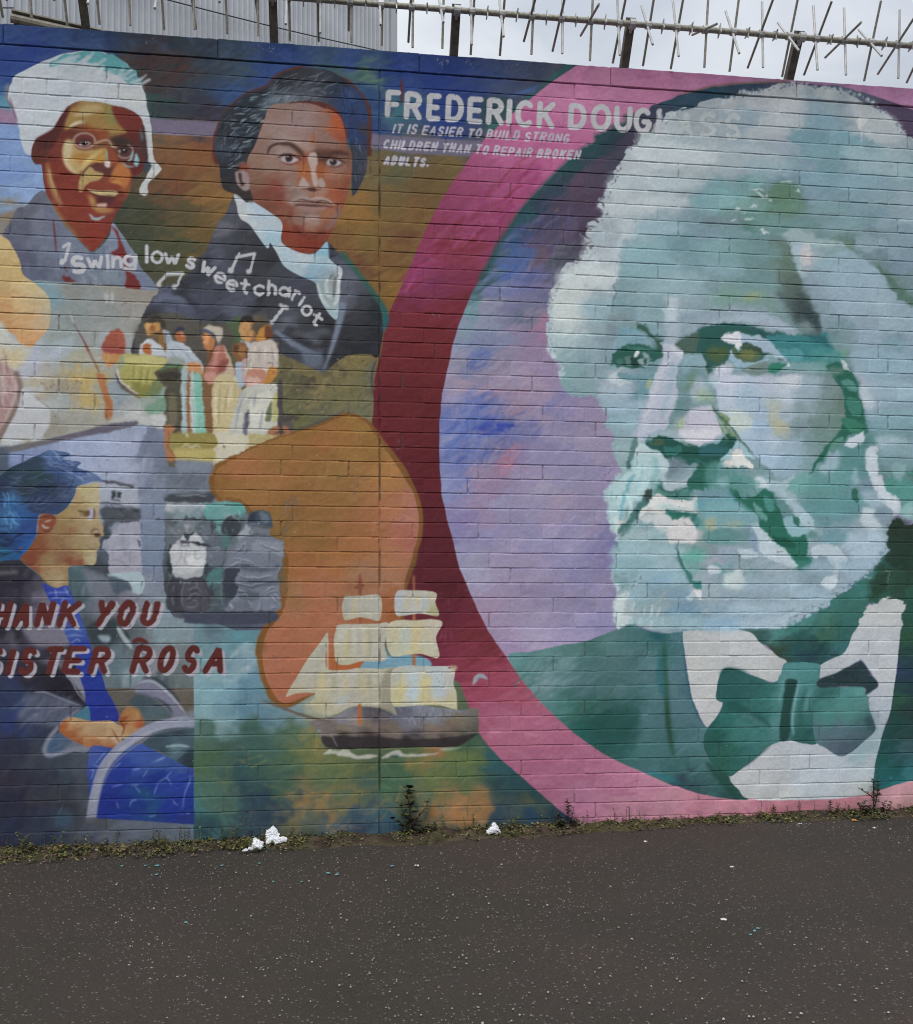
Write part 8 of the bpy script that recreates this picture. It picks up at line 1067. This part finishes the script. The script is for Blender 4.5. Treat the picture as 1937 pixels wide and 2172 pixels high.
def coping(xa, xb, k):
    """one concrete coping stone, painted over with the mural"""
    z_ = np.concatenate([ZT+.0020+np.array([0, .0015, .004]), np.arange(ZT+.0085, TOPZ-.006, .0045), TOPZ-np.array([.004, .0015, 0])]); x_ = np.concatenate([[xa+.0007, xa+.0022, xa+.005], np.arange(xa+.010, xb-.008, .0045), [xb-.005, xb-.0022, xb-.0007]])
    x2, z2 = np.meshgrid(x_, z_); d = np.minimum(np.minimum(x2-x_[0], x_[-1]-x2), np.minimum(z2-z_[0], z_[-1]-z2))
    rr = np.clip((.0038-d)/.0038, 0, 1); y2 = -.004+(rnd.random()-.5)*.003+rr*rr*.005+(lowfreq(x2, z2, .02, 40+k)-.5)*.0016
    z2 = z2-(z2 > TOPZ-.02)*(lowfreq(x2, z2*0, .03, 60)-.3)*.004
    c2 = paint_at(x2, z2)*(1+(rnd.random()-.5)*.06); spk = np.clip((lowfreq(x2, z2, .008, 70+k)*lowfreq(x2, z2, .07, 80+k)-.72)/.05, 0, 1)[..., None]
    c2 = c2*(1-spk*.6)+np.array([.3, .31, .3])*spk*.6
    n1, n2 = len(x_), len(z_); j = (np.arange(n2-1)[:, None]*n1+np.arange(n1-1)).ravel()
    V = np.stack([x2.ravel(), y2.ravel(), z2.ravel()], 1); Q = np.stack([j, j+1, j+n1+1, j+n1], 1); b = len(V)
    V = np.concatenate([V, [[x_[0], .24, z_[-1]], [x_[-1], .24, z_[-1]], [x_[0], .24, z_[0]], [x_[-1], .24, z_[0]]]])
    tl, tr = b-n1, b-1
    Q = np.concatenate([Q, np.array([[tl, tr, b+1, b], [0, b+2, b+3, n1-1], [b, b+1, b+3, b+2], [0, tl, b, b+2], [n1-1, b+3, b+1, tr]])])
    npmesh('coping_stone', V, Q, MW, wall, np.clip(np.concatenate([c2.reshape(-1, 3), np.full((4, 3), .2)]), .003, .88), False)
cj = [-4.6, -3.13, -2.15, -1.162, -.1865, .7903, 1.7856, 2.77, 3.75, 4.88]
for k in range(len(cj)-1): coping(cj[k], cj[k+1], k)
# ---------------------------------------------------------------- spiked rail on the wall
MG = mat('galvanised_steel', (.48, .475, .46), .5, .35, nscale=30, namt=.25, spec=.5); MD = mat('weathered_post_steel', (.15, .135, .11), .65, .3, nscale=45, namt=.45); MR = mat('weathered_galvanised', (.31, .295, .24), .55, .3, nscale=60, namt=.4)
fence = empty('spiked_fence', (0, .03, TOPZ)); tag(fence, 'grey steel rail of rotating anti-climb spikes along the top of the painted wall', 'fence')
FX = [-3.548, -2.663, -1.778, -.895, -.011, .867, 1.755, 2.642, 3.53]
RY, RZ = -.150, .150                                   # rail centre relative to the fence foot
for k, x in enumerate(FX):
    m = MB(); t0 = Vector((x, .0, -.02)); t1 = Vector((x, -.140, .188)); d = (t1-t0).normalized(); f = Vector((0, d.z, -d.y))
    m.bar(t0, t1, .040, .005, f); m.bar(t0+Vector((-.0182, 0, 0))+f*.0200, t1+Vector((-.0182, 0, 0))+f*.0200, .0046, .036, f)
    p = m.build('post', MD, fence)
    b = MB(); b.tube([(x-.015, RY, RZ), (x+.015, RY, RZ)], .023, 12); b.bar((x, RY+.005, RZ), (x, -.108, .142), .03, .012, Vector((1, 0, 0))); b.build('clamp', MG, p)
m = MB(); m.tube([(-3.7, RY, RZ+.002), (-2, RY, RZ-.001), (0, RY, RZ+.001), (2, RY, RZ-.001), (3.7, RY, RZ)], .0135, 12); m.build('rail', MR, fence, True)
PHI = {0: (34, -8), 1: (36, -26), 2: (14, 84), 3: (2, 70), 4: (11, 100), 5: (50, -8), 6: (36, -30), 7: (36, -14), 8: (9, 114), 9: (21, -28), 10: (-2, 60), 11: (30, -39), 12: (54, -7), 13: (-3, 95), 14: (26, -39), 15: (2, 73), -1: (16, -40), -2: (8, 60), -3: (24, -30), -4: (12, 80), -5: (-6, 52), -6: (30, -20), -7: (15, 90), -8: (20, -45), -9: (10, 60)}
def spikes(x, ph):
    """a free-turning sleeve with two rods through it"""
    m = MB(); m.tube([(x-.014, RY, RZ), (x+.014, RY, RZ)], .0195, 10)
    o_ = m.build('rotary_spike', MG, fence)
    for j, a in enumerate(ph):
        d = Vector((0, -math.sin(R(a)), math.cos(R(a)))); o = Vector((x+(-.006 if j else .006), RY, RZ)); l1 = .176+rnd.uniform(-.008, .008); l2 = .176+rnd.uniform(-.008, .008)
        m2 = MB(); m2.tube([o-d*l1, o+d*l2], [.0062, .0062], 7); m2.build('rod', MR if (a > 5 or a < -60) else MG, o_)
def barb(x):
    m = MB(); t = .0025; a0 = rnd.uniform(0, 90); v = []
    for s in (-t, t):
        for k in range(8):
            r_ = .034 if k % 2 == 0 else .0165; a = R(a0+45*k); v.append((x+s, RY+r_*math.sin(a), RZ+r_*math.cos(a)))
    m.add(v, [tuple(range(8)), tuple(range(15, 7, -1))]+[(k, k+8, (k+1) % 8+8, (k+1) % 8) for k in range(8)]); m.build('barbed_disc', MG, fence)
SP = .1475
for k in range(-22, 24):
    x = FX[4]+SP*(k+.5)
    if -3.6 < x < 3.6: spikes(x, PHI.get(k, rnd.choice(((12, -50), (25, -30), (35, 90), (-5, 55)))))
    xb_ = FX[4]+SP*k
    if -3.6 < xb_ < 3.6 and min(abs(xb_-q) for q in FX) > .06: barb(xb_)
# ---------------------------------------------------------------- buildings behind
cR = Vector((math.cos(YAW), -math.sin(YAW), 0)); cF = Vector((math.sin(YAW), math.cos(YAW), 0)); cP = Vector(CAM.location)
def place(px, depth, z=0): p = cP+cF*depth+cR*((px-968.5)/2000*depth); return Vector((p.x, p.y, z))
corner = place(838, 21.0); u = (cR*math.sin(R(48))+cF*math.cos(R(48))); v = (-cR*math.cos(R(48))+cF*math.sin(R(48)))
def corrugated(org, d, nrm, ln, h, pitch=.112, dep=.028):
    pts = []; n = int(ln/pitch)
    for i in range(n):
        s = i*pitch
        pts += [(s, 0), (s+pitch*.70, 0), (s+pitch*.78, dep), (s+pitch*.92, dep)]
    pts.append((n*pitch, 0)); V = []; Q = []
    rows = np.linspace(-.2, h, 9)
    for s, y in pts:
        for z in rows: q = org+d*s+nrm*y; V.append((q.x, q.y, z))
    k = len(rows)
    for i in range(len(pts)-1):
        for j in range(k-1): Q.append((i*k+j, (i+1)*k+j, (i+1)*k+j+1, i*k+j+1))
    return V, Q
MC = mat('grey_cladding', (.49, .51, .54), .55, .15, nscale=1.6, namt=.10); MT = mat('flashing_metal', (.45, .47, .50), .5, .2, nscale=2, namt=.06)
wh = empty('metal_warehouse', corner); tag(wh, 'tall grey warehouse clad in ribbed metal sheet behind the painted wall', 'building')
nf = u.cross(Vector((0, 0, 1))); nf = nf if nf.dot(cP-corner) > 0 else -nf
def put_rel(name, V, Q, m, root): V = [(a-root.location.x, b-root.location.y, c-root.location.z) for a, b, c in V]; return npmesh(name, V, Q, m, root)
HW = 18.0
V, Q = corrugated(corner, -u, nf, 17.0, HW); put_rel('cladding', V, Q, MC, wh)
V, Q = corrugated(corner, v, u, 10.0, HW); put_rel('cladding', V, Q, MC, wh)
a, b, c_, d_ = corner+u*-.05+v*.05, corner-u*16.9+v*.05, corner-u*16.9+v*9.9, corner-u*.05+v*9.9
put_rel('roof', [(p.x, p.y, HW-.02) for p in (a, b, c_, d_)], [(0, 1, 2, 3)], MT, wh)
m = MB(); w_ = .16; e0 = corner+nf*.040+u*.030
for p, q in ((e0, e0-u*w_), (e0, e0+v*w_)):
    dd = (q-p).normalized(); nn = dd.cross(Vector((0, 0, 1)))*.004
    m.add([(r_.x-corner.x, r_.y-corner.y, z) for z in (-.2, HW+.05) for r_ in (p-nn, q-nn, q+nn, p+nn)], [(3, 2, 1, 0), (4, 5, 6, 7), (0, 1, 5, 4), (1, 2, 6, 5), (2, 3, 7, 6), (3, 0, 4, 7)])
m.build('corner_flashing', MT, wh)
oc = place(30, 9.0); uo = cR*math.sin(R(67))+cF*math.cos(R(67)); vo_ = -cR*math.cos(R(67))+cF*math.sin(R(67)); zo = 1.11+8.93*1278/2000
MB1 = mat('old_render', (.36, .31, .30), .85, nscale=8, namt=.25); MGu = mat('old_gutter', (.27, .25, .20), .6, nscale=14, namt=.4)
ob = empty('outbuilding', oc); tag(ob, 'low rendered outbuilding with a weathered gutter showing over the wall at the left', 'building')
Lb = 4.2
V = [(q.x-oc.x, q.y-oc.y, z) for z in (-.2, zo-.05) for q in (oc, oc+uo*Lb, oc+uo*Lb+vo_*3.2, oc+vo_*3.2)]
npmesh('walls', V, [(3, 2, 1, 0), (4, 5, 6, 7), (0, 1, 5, 4), (1, 2, 6, 5), (2, 3, 7, 6), (3, 0, 4, 7)], MB1, ob)
no = uo.cross(Vector((0, 0, 1))); no = no if no.dot(cP-oc) > 0 else -no
m = MB(); g0 = no*.045+Vector((0, 0, zo-.06)); m.tube([g0-uo*.03, g0+uo*Lb], .042, 10); m.bar(g0-uo*.02+Vector((0, 0, .055)), g0+uo*Lb+Vector((0, 0, .055)), .10, .014); m.build('gutter', MGu, ob)
m = MB(); f0 = no*.012+Vector((0, 0, zo-.13)); m.bar(f0, f0+uo*Lb, .02, .07); m.build('fascia', mat('fascia_paint', (.11, .10, .095), .7, nscale=10), ob)
m = MB(); vp = uo*.44+vo_*.22; m.tube([vp+Vector((0, 0, zo-.06)), vp+Vector((0, 0, zo+.07))], .016, 10); m.tube([vp+Vector((0, 0, zo+.07)), vp+Vector((0, 0, zo+.115))], [.028, .022], 10); m.build('vent_pipe', mat('clay_pipe', (.13, .09, .075), .8), ob)
def on_front(px):
    k = (px-968.5)/2000; e = corner-cP; s = (e.dot(cR)-k*e.dot(cF))/(u.dot(cR)-k*u.dot(cF)); p = corner-u*s; return p, (p-cP).dot(cF)
MK = mat('black_cable', (.03, .03, .032), .6); m = MB(); pts = []
for px in np.linspace(150, 820, 24):
    y = (px-352)*.241+3*math.sin((px-352)/450*math.pi); p, dp = on_front(px); p = p+nf*.10; dp = (p-cP).dot(cF); pts.append((p.x, p.y, 1.11+dp*(1300-y)/2000))
m.tube(pts, .011, 6); cb = m.build('cable', MK); tag(cb, 'thin black cable sagging across the ribbed metal warehouse', 'cable')
m = MB(); q0 = oc+no*.15+Vector((0, 0, zo-.02)); q1 = place(-420, 7.0, 6.05)
m.tube([q0.lerp(q1, t)-Vector((0, 0, .12*4*t*(1-t))) for t in np.linspace(0, 1, 12)], .006, 6); cb = m.build('cable', MK); tag(cb, 'short black cable running left from the corner of the outbuilding gutter', 'cable')
# ---------------------------------------------------------------- growth along the foot of the wall
ML = mat('leaf', attr='tint', rough=.6, spec=.3); MS = mat('stem', attr='tint', rough=.6)
GREENS = [(.125, .135, .040), (.085, .105, .030), (.165, .150, .045), (.060, .075, .028), (.105, .115, .055), (.19, .165, .060)]
BROWNS = [(.075, .052, .032), (.105, .072, .048), (.17, .13, .09), (.045, .031, .022)]
def leaf(mb, p, d, ln, w, c, droop=.3):
    d = Vector(d).normalized(); s = d.cross(Vector((0, 0, 1)))
    if s.length < .05: s = Vector((1, 0, 0))
    s.normalize(); n = s.cross(d); s = (s+n*rnd.uniform(-.6, .6)).normalized(); p = Vector(p); dn = Vector((0, 0, -1))
    mid = p+d*ln*.5+dn*ln*droop*.15; tip = p+d*ln+dn*ln*droop*.6
    mb.add([p, p+d*ln*.25+s*w*.42, mid+s*w*.5, tip*.3+mid*.7+s*w*.42, tip, tip*.3+mid*.7-s*w*.42, mid-s*w*.5, p+d*ln*.25-s*w*.42], [(0, 1, 7), (1, 2, 6, 7), (2, 3, 5, 6), (3, 4, 5)], c)
def jit(c, a=.25): k = 1+rnd.uniform(-a, a); return tuple(max(.004, x*k*(1+rnd.uniform(-.08, .08))) for x in c)
# strip of soil and leaf litter washed against the wall
sx = np.linspace(-4.5, 4.8, 900); sy = np.linspace(-.30, .012, 34); SX, SY = np.meshgrid(sx, sy)
wdt = .155+.05*np.sin(SX*2.1+1)+(lowfreq(SX, SX*0, .16, 90)-.5)*.09-.016*SX
prof = np.clip((SY+wdt)/np.maximum(wdt, .03), 0, 1); hgt = (prof**.8)*(.014+.022*lowfreq(SX, SY, .07, 91))+(lowfreq(SX, SY, .012, 92)-.5)*.010*np.clip(prof*4, 0, 1)
SZ = ground_z(SX)-.006+np.where(prof > 0, hgt+.005*np.clip(prof*6, 0, 1), -.004)
mixn = np.clip(lowfreq(SX, SY, .05, 93)*1.6-.3, 0, 1)[..., None]
sc = np.array([.040, .029, .021])*(1-mixn)+np.array([.088, .066, .044])*mixn; moss = np.clip(lowfreq(SX, SY, .11, 94)*2.2-1.1, 0, 1)[..., None]; sc = sc*(1-moss*.7)+np.array([.060, .062, .022])*moss*.7
n1 = len(sx); j = (np.arange(len(sy)-1)[:, None]*n1+np.arange(n1-1)).ravel()
so = npmesh('soil', np.stack([SX.ravel(), SY.ravel(), SZ.ravel()], 1), np.stack([j, j+1, j+n1+1, j+n1], 1), mat('soil', attr='tint', rough=.95, nscale=140, namt=.5, bump=.8, bscale=160, bdist=.006, spec=.2), None, sc.reshape(-1, 3), False, 'tint'); tag(so, kind='structure')
def dens(x): return .35+.65*(.5+.5*math.sin(x*3.1+.6))*(.55+.45*math.sin(x*7.7+2))
mb = MB(); nleaf = 0
while nleaf < 13000:
    x = rnd.uniform(-2.9, 3.1)
    d_ = at1(x, 0., .14); bare = 1 if not (-.75 < x < -.30) else .18
    if rnd.random() > (.16+1.2*max(0, d_-.25))*bare: continue
    wd = .15-.016*x; y = -abs(rnd.gauss(0, wd*.55)); y = max(y, -wd*1.25)
    z = ground_z(x)+.012*max(0, 1+y/wd)
    tall = rnd.random() < .10 and y > -.06
    brown = rnd.random() < (.22 if y > -.1 else .42); base_c = rnd.choice(BROWNS if brown else GREENS)
    nl = rnd.randint(3, 6)
    hh = rnd.uniform(.02, .085) if tall else rnd.uniform(.002, .030)
    for k in range(nl):
        a = rnd.uniform(0, 6.28); el = rnd.uniform(.0, .9); dd = (math.cos(a)*math.cos(el), math.sin(a)*math.cos(el), math.sin(el))
        ln = rnd.uniform(.008, .021); zz = z+hh*(k+1)/nl; yy = min(y+dd[1]*ln*.4, -.004)
        leaf(mb, (x+rnd.uniform(-.01, .01), yy, zz), dd, ln, ln*rnd.uniform(.35, .7), jit(base_c, .35), .4); nleaf += 1
    if tall: mb.tube([(x, y, z-.01), (x+rnd.uniform(-.01, .01), y, z+hh)], .0012, 4, jit((.09, .075, .03)))
wd_ = mb.build('ground_weeds', ML, None, False, 'tint'); tag(wd_, kind='stuff')
def weed(name, label, x, y, stems, leafc, stemc, cat='weed', lw=.62):
    """stems: list of (polyline offsets, leaf count, leaf length, radius)"""
    r0 = empty(name, (x, y, float(ground_z(x))+.004)); tag(r0, label, cat)
    for pts, nl, ll, rad in stems:
        mb = MB(); q = [Vector(p) for p in pts]; n = len(q); mb.tube(q, [rad*(1-.6*i/(n-1)) for i in range(n)], 6, jit(stemc, .1)); st = mb.build('stem', MS, r0, True, 'tint')
        lb = MB()
        for k in range(nl):
            t = .18+.82*(k/max(1, nl-1)); f = t*(n-1); i = min(int(f), n-2); p = q[i].lerp(q[i+1], f-i)
            a = k*2.4+rnd.uniform(-.4, .4); el = rnd.uniform(.05, .8)
            leaf(lb, p, (math.cos(a)*math.cos(el), .6*math.sin(a)*math.cos(el)-.12, math.sin(el)), ll*rnd.uniform(.75, 1.25)*(1-.35*t), ll*lw*rnd.uniform(.6, 1), jit(rnd.choice(leafc), .25), .5)
        lb.build('leaves', ML, r0, False, 'tint')
DK = [(.030, .040, .022), (.045, .052, .024), (.022, .026, .018)]; RD = [(.060, .038, .030), (.040, .042, .026), (.075, .05, .035)]; OL = [(.070, .075, .030), (.050, .055, .025), (.09, .09, .04)]
def wx(px, py): X, Z = wall_xz(px, py); return float(X)
weed('tall_weed', 'tall dark green weed with a red stem beside the wall joint under the painted ship', wx(873, 1770), -.035,
     [([(0, 0, 0), (-.004, 0, .06), (-.010, -.004, .13), (-.022, -.006, .20), (-.018, -.004, .245)], 26, .062, .0045), ([(.002, 0, .04), (.03, -.004, .09), (.062, -.006, .13), (.078, -.006, .175)], 14, .034, .0028), ([(-.002, 0, .02), (-.05, -.01, .06), (-.095, -.012, .088)], 11, .046, .0024), ([(.004, 0, .01), (.06, -.01, .035), (.11, -.014, .05)], 12, .038, .0024), ([(-.004, 0, .06), (-.045, -.006, .12), (-.062, -.008, .165)], 10, .044, .0022)], DK+[(.055, .065, .026)], (.050, .012, .014))
weed('bushy_weed', 'bushy brownish weed with two upright flower spikes where the pink ring meets the ground', wx(1195, 1758), -.04,
     [([(.01, 0, 0), (.015, -.002, .06), (.014, -.002, .12), (.010, -.002, .150)], 24, .028, .0026), ([(.02, 0, .01), (.035, 0, .06), (.043, 0, .108)], 14, .022, .0022), ([(0, 0, 0), (-.025, -.008, .05), (-.045, -.01, .085)], 24, .032, .0024), ([(-.01, 0, 0), (-.03, -.02, .03), (-.055, -.02, .06)], 20, .03, .002), ([(.01, 0, 0), (.03, -.02, .03), (.055, -.02, .05)], 18, .03, .002), ([(.05, 0, 0), (.09, 0, .03), (.098, 0, .062)], 8, .018, .0016)], RD+DK, (.05, .03, .022))
weed('upright_weed', 'upright weed with dark red stem and side branch by the painted white shirt', wx(1845, 1735), -.04,
     [([(0, 0, 0), (-.002, 0, .05), (-.002, -.002, .12), (.002, -.002, .175)], 8, .020, .0046), ([(-.002, 0, .085), (-.03, -.004, .105), (-.062, -.006, .125), (-.085, -.006, .140)], 11, .022, .0030), ([(.003, 0, .04), (.016, -.004, .10), (.020, -.004, .175)], 22, .034, .0028), ([(-.006, 0, .11), (-.002, 0, .165), (-.008, 0, .19)], 10, .022, .0022)], OL+DK, (.040, .012, .016), lw=.65)
weed('low_weed', 'low reddish leafy weed left of the upright weed at the right end', wx(1822, 1735), -.045, [([(0, 0, 0), (-.02, -.006, .04), (-.035, -.008, .065)], 16, .032, .002), ([(0, 0, 0), (.015, -.006, .035), (.03, -.01, .055)], 14, .03, .002), ([(0, 0, 0), (-.002, -.006, .05), (0, -.01, .075)], 14, .03, .002)], RD+OL, (.05, .03, .02), lw=.7)
weed('low_weed', 'low crimson-tinged weed right of the upright weed at the right end', wx(1868, 1733), -.04, [([(0, 0, 0), (.02, -.006, .03), (.032, -.008, .058)], 12, .03, .002), ([(0, 0, 0), (-.015, -.006, .035), (-.008, -.01, .07)], 12, .03, .002)], [(.09, .03, .035), (.06, .035, .03), (.07, .05, .05)], (.07, .02, .022), lw=.7)
weed('pale_sprig', 'pale yellow-green sprig at the far left foot of the wall', wx(55, 1810), -.05, [([(0, 0, 0), (-.006, -.004, .05), (-.014, -.004, .09), (-.022, -.004, .105)], 24, .020, .0018), ([(0, 0, 0), (.012, -.004, .05), (.022, -.006, .088)], 22, .02, .0018), ([(0, 0, 0), (.03, -.01, .03), (.045, -.012, .055)], 16, .02, .0016)], [(.13, .135, .05), (.09, .10, .035), (.11, .105, .04)], (.1, .09, .03))
weed('pale_sprig', 'thin pale sprig with few leaves right of the far left sprig', wx(124, 1805), -.04, [([(0, 0, 0), (.002, 0, .04), (-.001, 0, .082)], 9, .016, .0013)], [(.15, .15, .09), (.11, .11, .05)], (.08, .07, .03))
weed('grey_sprig', 'grey-green leafy sprig under the painted blue dress panel', wx(338, 1795), -.035, [([(0, 0, 0), (.005, 0, .05), (.01, 0, .085)], 16, .018, .0015), ([(0, 0, 0), (-.02, 0, .04), (-.03, 0, .06)], 12, .018, .0014)], [(.10, .11, .04), (.07, .08, .03)], (.08, .07, .03))
weed('yellow_sprig', 'small yellow-green sprig at the corner of the painted blue panel and green sea', wx(396, 1792), -.035, [([(0, 0, 0), (-.004, 0, .05), (-.002, 0, .095)], 14, .016, .0014)], [(.11, .10, .03), (.08, .085, .03)], (.08, .07, .03))
weed('yellow_sprig', 'small bushy sprig under the left part of the painted green sea', wx(478, 1788), -.035, [([(0, 0, 0), (-.012, 0, .05), (-.014, 0, .09)], 18, .018, .0014), ([(0, 0, 0), (.015, 0, .04), (.022, 0, .075)], 14, .018, .0014)], [(.09, .09, .03), (.06, .07, .025)], (.06, .06, .03))
weed('slender_weed', 'slender weed under the painted bow tie, taller of the two there', wx(1690, 1742), -.03, [([(0, 0, 0), (.002, 0, .05), (0, 0, .085)], 13, .018, .0014)], OL, (.06, .05, .03)); weed('slender_weed', 'rounded leafy weed under the right side of the painted bow tie', wx(1757, 1740), -.035, [([(0, 0, 0), (-.006, 0, .05), (-.006, 0, .08)], 16, .024, .0016), ([(0, 0, 0), (.03, 0, .03), (.04, 0, .066)], 10, .02, .0014)], OL+RD, (.06, .05, .03), lw=.75); weed('thin_stalk', 'thin bare brown stalk under the left wing of the painted bow tie', wx(1604, 1745), -.02, [([(0, 0, 0), (.002, 0, .05), (-.001, 0, .1)], 5, .008, .001)], BROWNS, (.06, .045, .03))
weed('dark_weed', 'dark leafy weed between the tall red-stemmed weed and the white tissue', wx(912, 1768), -.03, [([(0, 0, 0), (-.012, 0, .03), (-.02, 0, .06)], 12, .03, .0016), ([(0, 0, 0), (.014, 0, .03), (.022, 0, .055)], 12, .028, .0016)], DK+OL, (.05, .05, .03), lw=.7)
# ---------------------------------------------------------------- litter
MP = mat('tissue_paper', (.82, .83, .85), .9, nscale=60, namt=.04, spec=.2)
def crumple(name, label, x, y, blobs, seed):
    blobs = [tuple(q*.80 for q in b_) for b_ in blobs]
    V = []; Fc = []; gz = float(ground_z(x))
    for k, (bx, by, bz, rx, ry, rz_) in enumerate(blobs):
        bm = bmesh.new(); bmesh.ops.create_icosphere(bm, subdivisions=4, radius=1)
        b0 = len(V)
        for q in bm.verts:
            n_ = q.co.copy(); s = seed*7.3+k*3.1
            f = 1+.62*(abs(mnoise.noise(n_*2.1+Vector((s, 0, 0))))-.22)+.62*(abs(mnoise.noise(n_*4.7+Vector((0, s, 0))))-.2)+.44*(abs(mnoise.noise(n_*10+Vector((0, 0, s))))-.2)
            V.append((bx+n_.x*rx*f, by+n_.y*ry*f, max(bz+n_.z*rz_*f, -.002)))
        Fc += [tuple(b0+w.index for w in fc.verts) for fc in bm.faces]; bm.free()
    o = npmesh(name, V, Fc, MP); o.location = (x, y, gz+.008); tag(o, label, 'litter')
X1_ = wx(585, 1784); crumple('crumpled_tissue', 'largest crumpled white tissue leaning on the wall left of the ship', X1_, -.105, [(-.012, .020, .056, .032, .014, .036), (-.004, .022, .076, .020, .012, .018), (-.016, .006, .026, .026, .014, .016), (.022, .002, .026, .032, .016, .018), (.050, .0, .030, .020, .012, .014), (.066, .002, .030, .010, .009, .009), (-.036, -.004, .016, .012, .010, .010)], 1)
X2_ = wx(552, 1800); crumple('crumpled_tissue', 'torn white tissue trailing onto the pavement below the largest one', X2_, -.165, [(0, 0, .024, .028, .018, .024), (.012, -.018, .014, .016, .012, .013), (-.014, .014, .046, .010, .008, .013), (-.034, -.030, .009, .014, .009, .009), (-.060, -.048, .006, .011, .008, .007), (-.072, -.054, .004, .007, .005, .004), (.022, .010, .030, .014, .010, .010)], 2)
X3_ = wx(1040, 1768); crumple('crumpled_tissue', 'single crumpled white tissue right of the tall weed', X3_, -.10, [(0, 0, .026, .028, .017, .020), (.006, .008, .054, .013, .009, .015), (.028, -.004, .014, .014, .010, .014), (-.026, 0, .016, .014, .010, .013), (.012, .004, .036, .020, .012, .014)], 3)
def on_ground(px, py):
    a = (px-968.5)/2000; b = -(py-1300)/2000; z0 = 0.02
    for _ in range(4): t = (z0-1.11)/b; p = cP+(cF+cR*a)*t; z0 = float(ground_z(p.x))
    return p.x, p.y, z0
# grit
mb = MB(); gr = random.Random(5)
for k in range(8000):
    x = gr.uniform(-2.9, 3.2); y = -gr.uniform(.13, 3.2)
    if at1(x, y, .28)+gr.random()*.6 < .45: continue
    s = gr.choice((.0018, .002, .0024, .003, .0036, .0044))*gr.uniform(.7, 1.2); z = float(ground_z(x)); a = gr.uniform(0, 3.14); n_ = 6; ca, sa = math.cos(a), math.sin(a); el = gr.uniform(.5, 1)
    ring = [(math.cos(i*1.047)*s*gr.uniform(.8, 1.2), math.sin(i*1.047)*s*el*gr.uniform(.8, 1.2)) for i in range(n_)]
    pts = [(x+p*ca-q*sa, y+p*sa+q*ca, z+.0015) for p, q in ring]+[(x+(p*ca-q*sa)*.6, y+(p*sa+q*ca)*.6, z+.0022+s*.35) for p, q in ring]
    tone_ = gr.choice((.20, .26, .33, .14, .40, .22)); cc = (tone_*1.02, tone_*.94, tone_*.86) if gr.random() < .7 else (tone_*.9, tone_*.72, tone_*.64)
    mb.add(pts, [tuple(range(n_, 2*n_))]+[(i, (i+1) % n_, (i+1) % n_+n_, i+n_) for i in range(n_)], cc)
gt = mb.build('grit', mat('stone_chips', attr='tint', rough=.8), None, False, 'tint'); tag(gt, kind='stuff')
# flakes of turquoise paint
MF = mat('turquoise_paint_flake', (.13, .36, .38), .6, nscale=200, namt=.2)
def flake(px, py, s, seed):
    f = random.Random(seed); x, y, z = on_ground(px, py); n_ = 9; a0 = f.uniform(0, 3)
    rg = [(math.cos(i*2*math.pi/n_)*s*f.uniform(.5, 1.15), math.sin(i*2*math.pi/n_)*s*.8*f.uniform(.5, 1.15)) for i in range(n_)]
    V = [(p, q, .001) for p, q in rg]+[(p, q, .0025+f.uniform(0, .0012)) for p, q in rg]
    o = npmesh('paint_flake', V, [tuple(range(n_, 2*n_))]+[(i, (i+1) % n_, (i+1) % n_+n_, i+n_) for i in range(n_)], MF); o.location = (x, y, z+.001); o.rotation_euler = (0, 0, a0)
    tag(o, 'small turquoise paint flake lying on the asphalt', 'paint flake', 'turquoise paint flakes scattered on the asphalt')
for k, (px, py, s) in enumerate(((259, 1838, .008), (308, 1837, .008), (334, 1837, .012), (332, 1856, .010), (470, 1837, .008), (249, 1875, .006), (696, 1853, .011), (714, 1856, .012), (832, 1838, .011), (395, 1958, .008), (580, 1871, .007), (550, 1832, .007), (1805, 1874, .013), (1812, 1872, .008), (1912, 1870, .012), (1926, 1872, .010), (1600, 1976, .009), (1608, 1971, .007), (1592, 1984, .007), (1898, 1868, .006), (640, 1871, .006))): flake(px, py, s, k)
MWh = mat('white_paper_scrap', (.62, .61, .58), .9, nscale=80, namt=.1)
def scrap(label, px, py, s, m_, seed, name='paper_scrap', cat='litter'):
    f = random.Random(seed); x, y, z = on_ground(px, py); n_ = 4; V = []; Q = []
    for i in range(n_+1):
        for jx_ in range(n_+1): V.append(((i/n_-.5)*s*2+f.uniform(-.1, .1)*s, (jx_/n_-.5)*s*1.2+f.uniform(-.1, .1)*s, .003+abs(mnoise.noise(Vector((i*.7, jx_*.9, seed))))*s*.9))
    for i in range(n_):
        for jx_ in range(n_): a = i*(n_+1)+jx_; Q.append((a, a+n_+1, a+n_+2, a+1))
    o = npmesh(name, V, Q, m_); o.location = (x, y, z+.001); o.rotation_euler = (0, 0, f.uniform(-.6, .6)); md = o.modifiers.new('thickness', 'SOLIDIFY'); md.thickness = .0012; tag(o, label, cat)
scrap('whitest paper scrap lying alone in the middle of the asphalt at right', 1535, 1953, .010, MWh, 1); scrap('small white scrap on the asphalt below the pink ring', 1553, 1841, .008, MWh, 2); scrap('small white scrap at the edge of the weeds below the bow tie', 1370, 1787, .008, MWh, 3); scrap('pale scrap on the asphalt right of the turquoise flakes below the ship', 884, 1838, .009, MWh, 4); scrap('cream scrap half buried in the weeds below the painted shirt', 1697, 1749, .010, MWh, 6); scrap('flat pale scrap on the asphalt near the right edge', 1855, 1758, .009, MWh, 7)
scrap('curled orange dead leaf at the weeds near the right end', 1813, 1742, .014, mat('orange_leaf', (.42, .20, .06), .7), 5, 'dead_leaf', 'leaf')
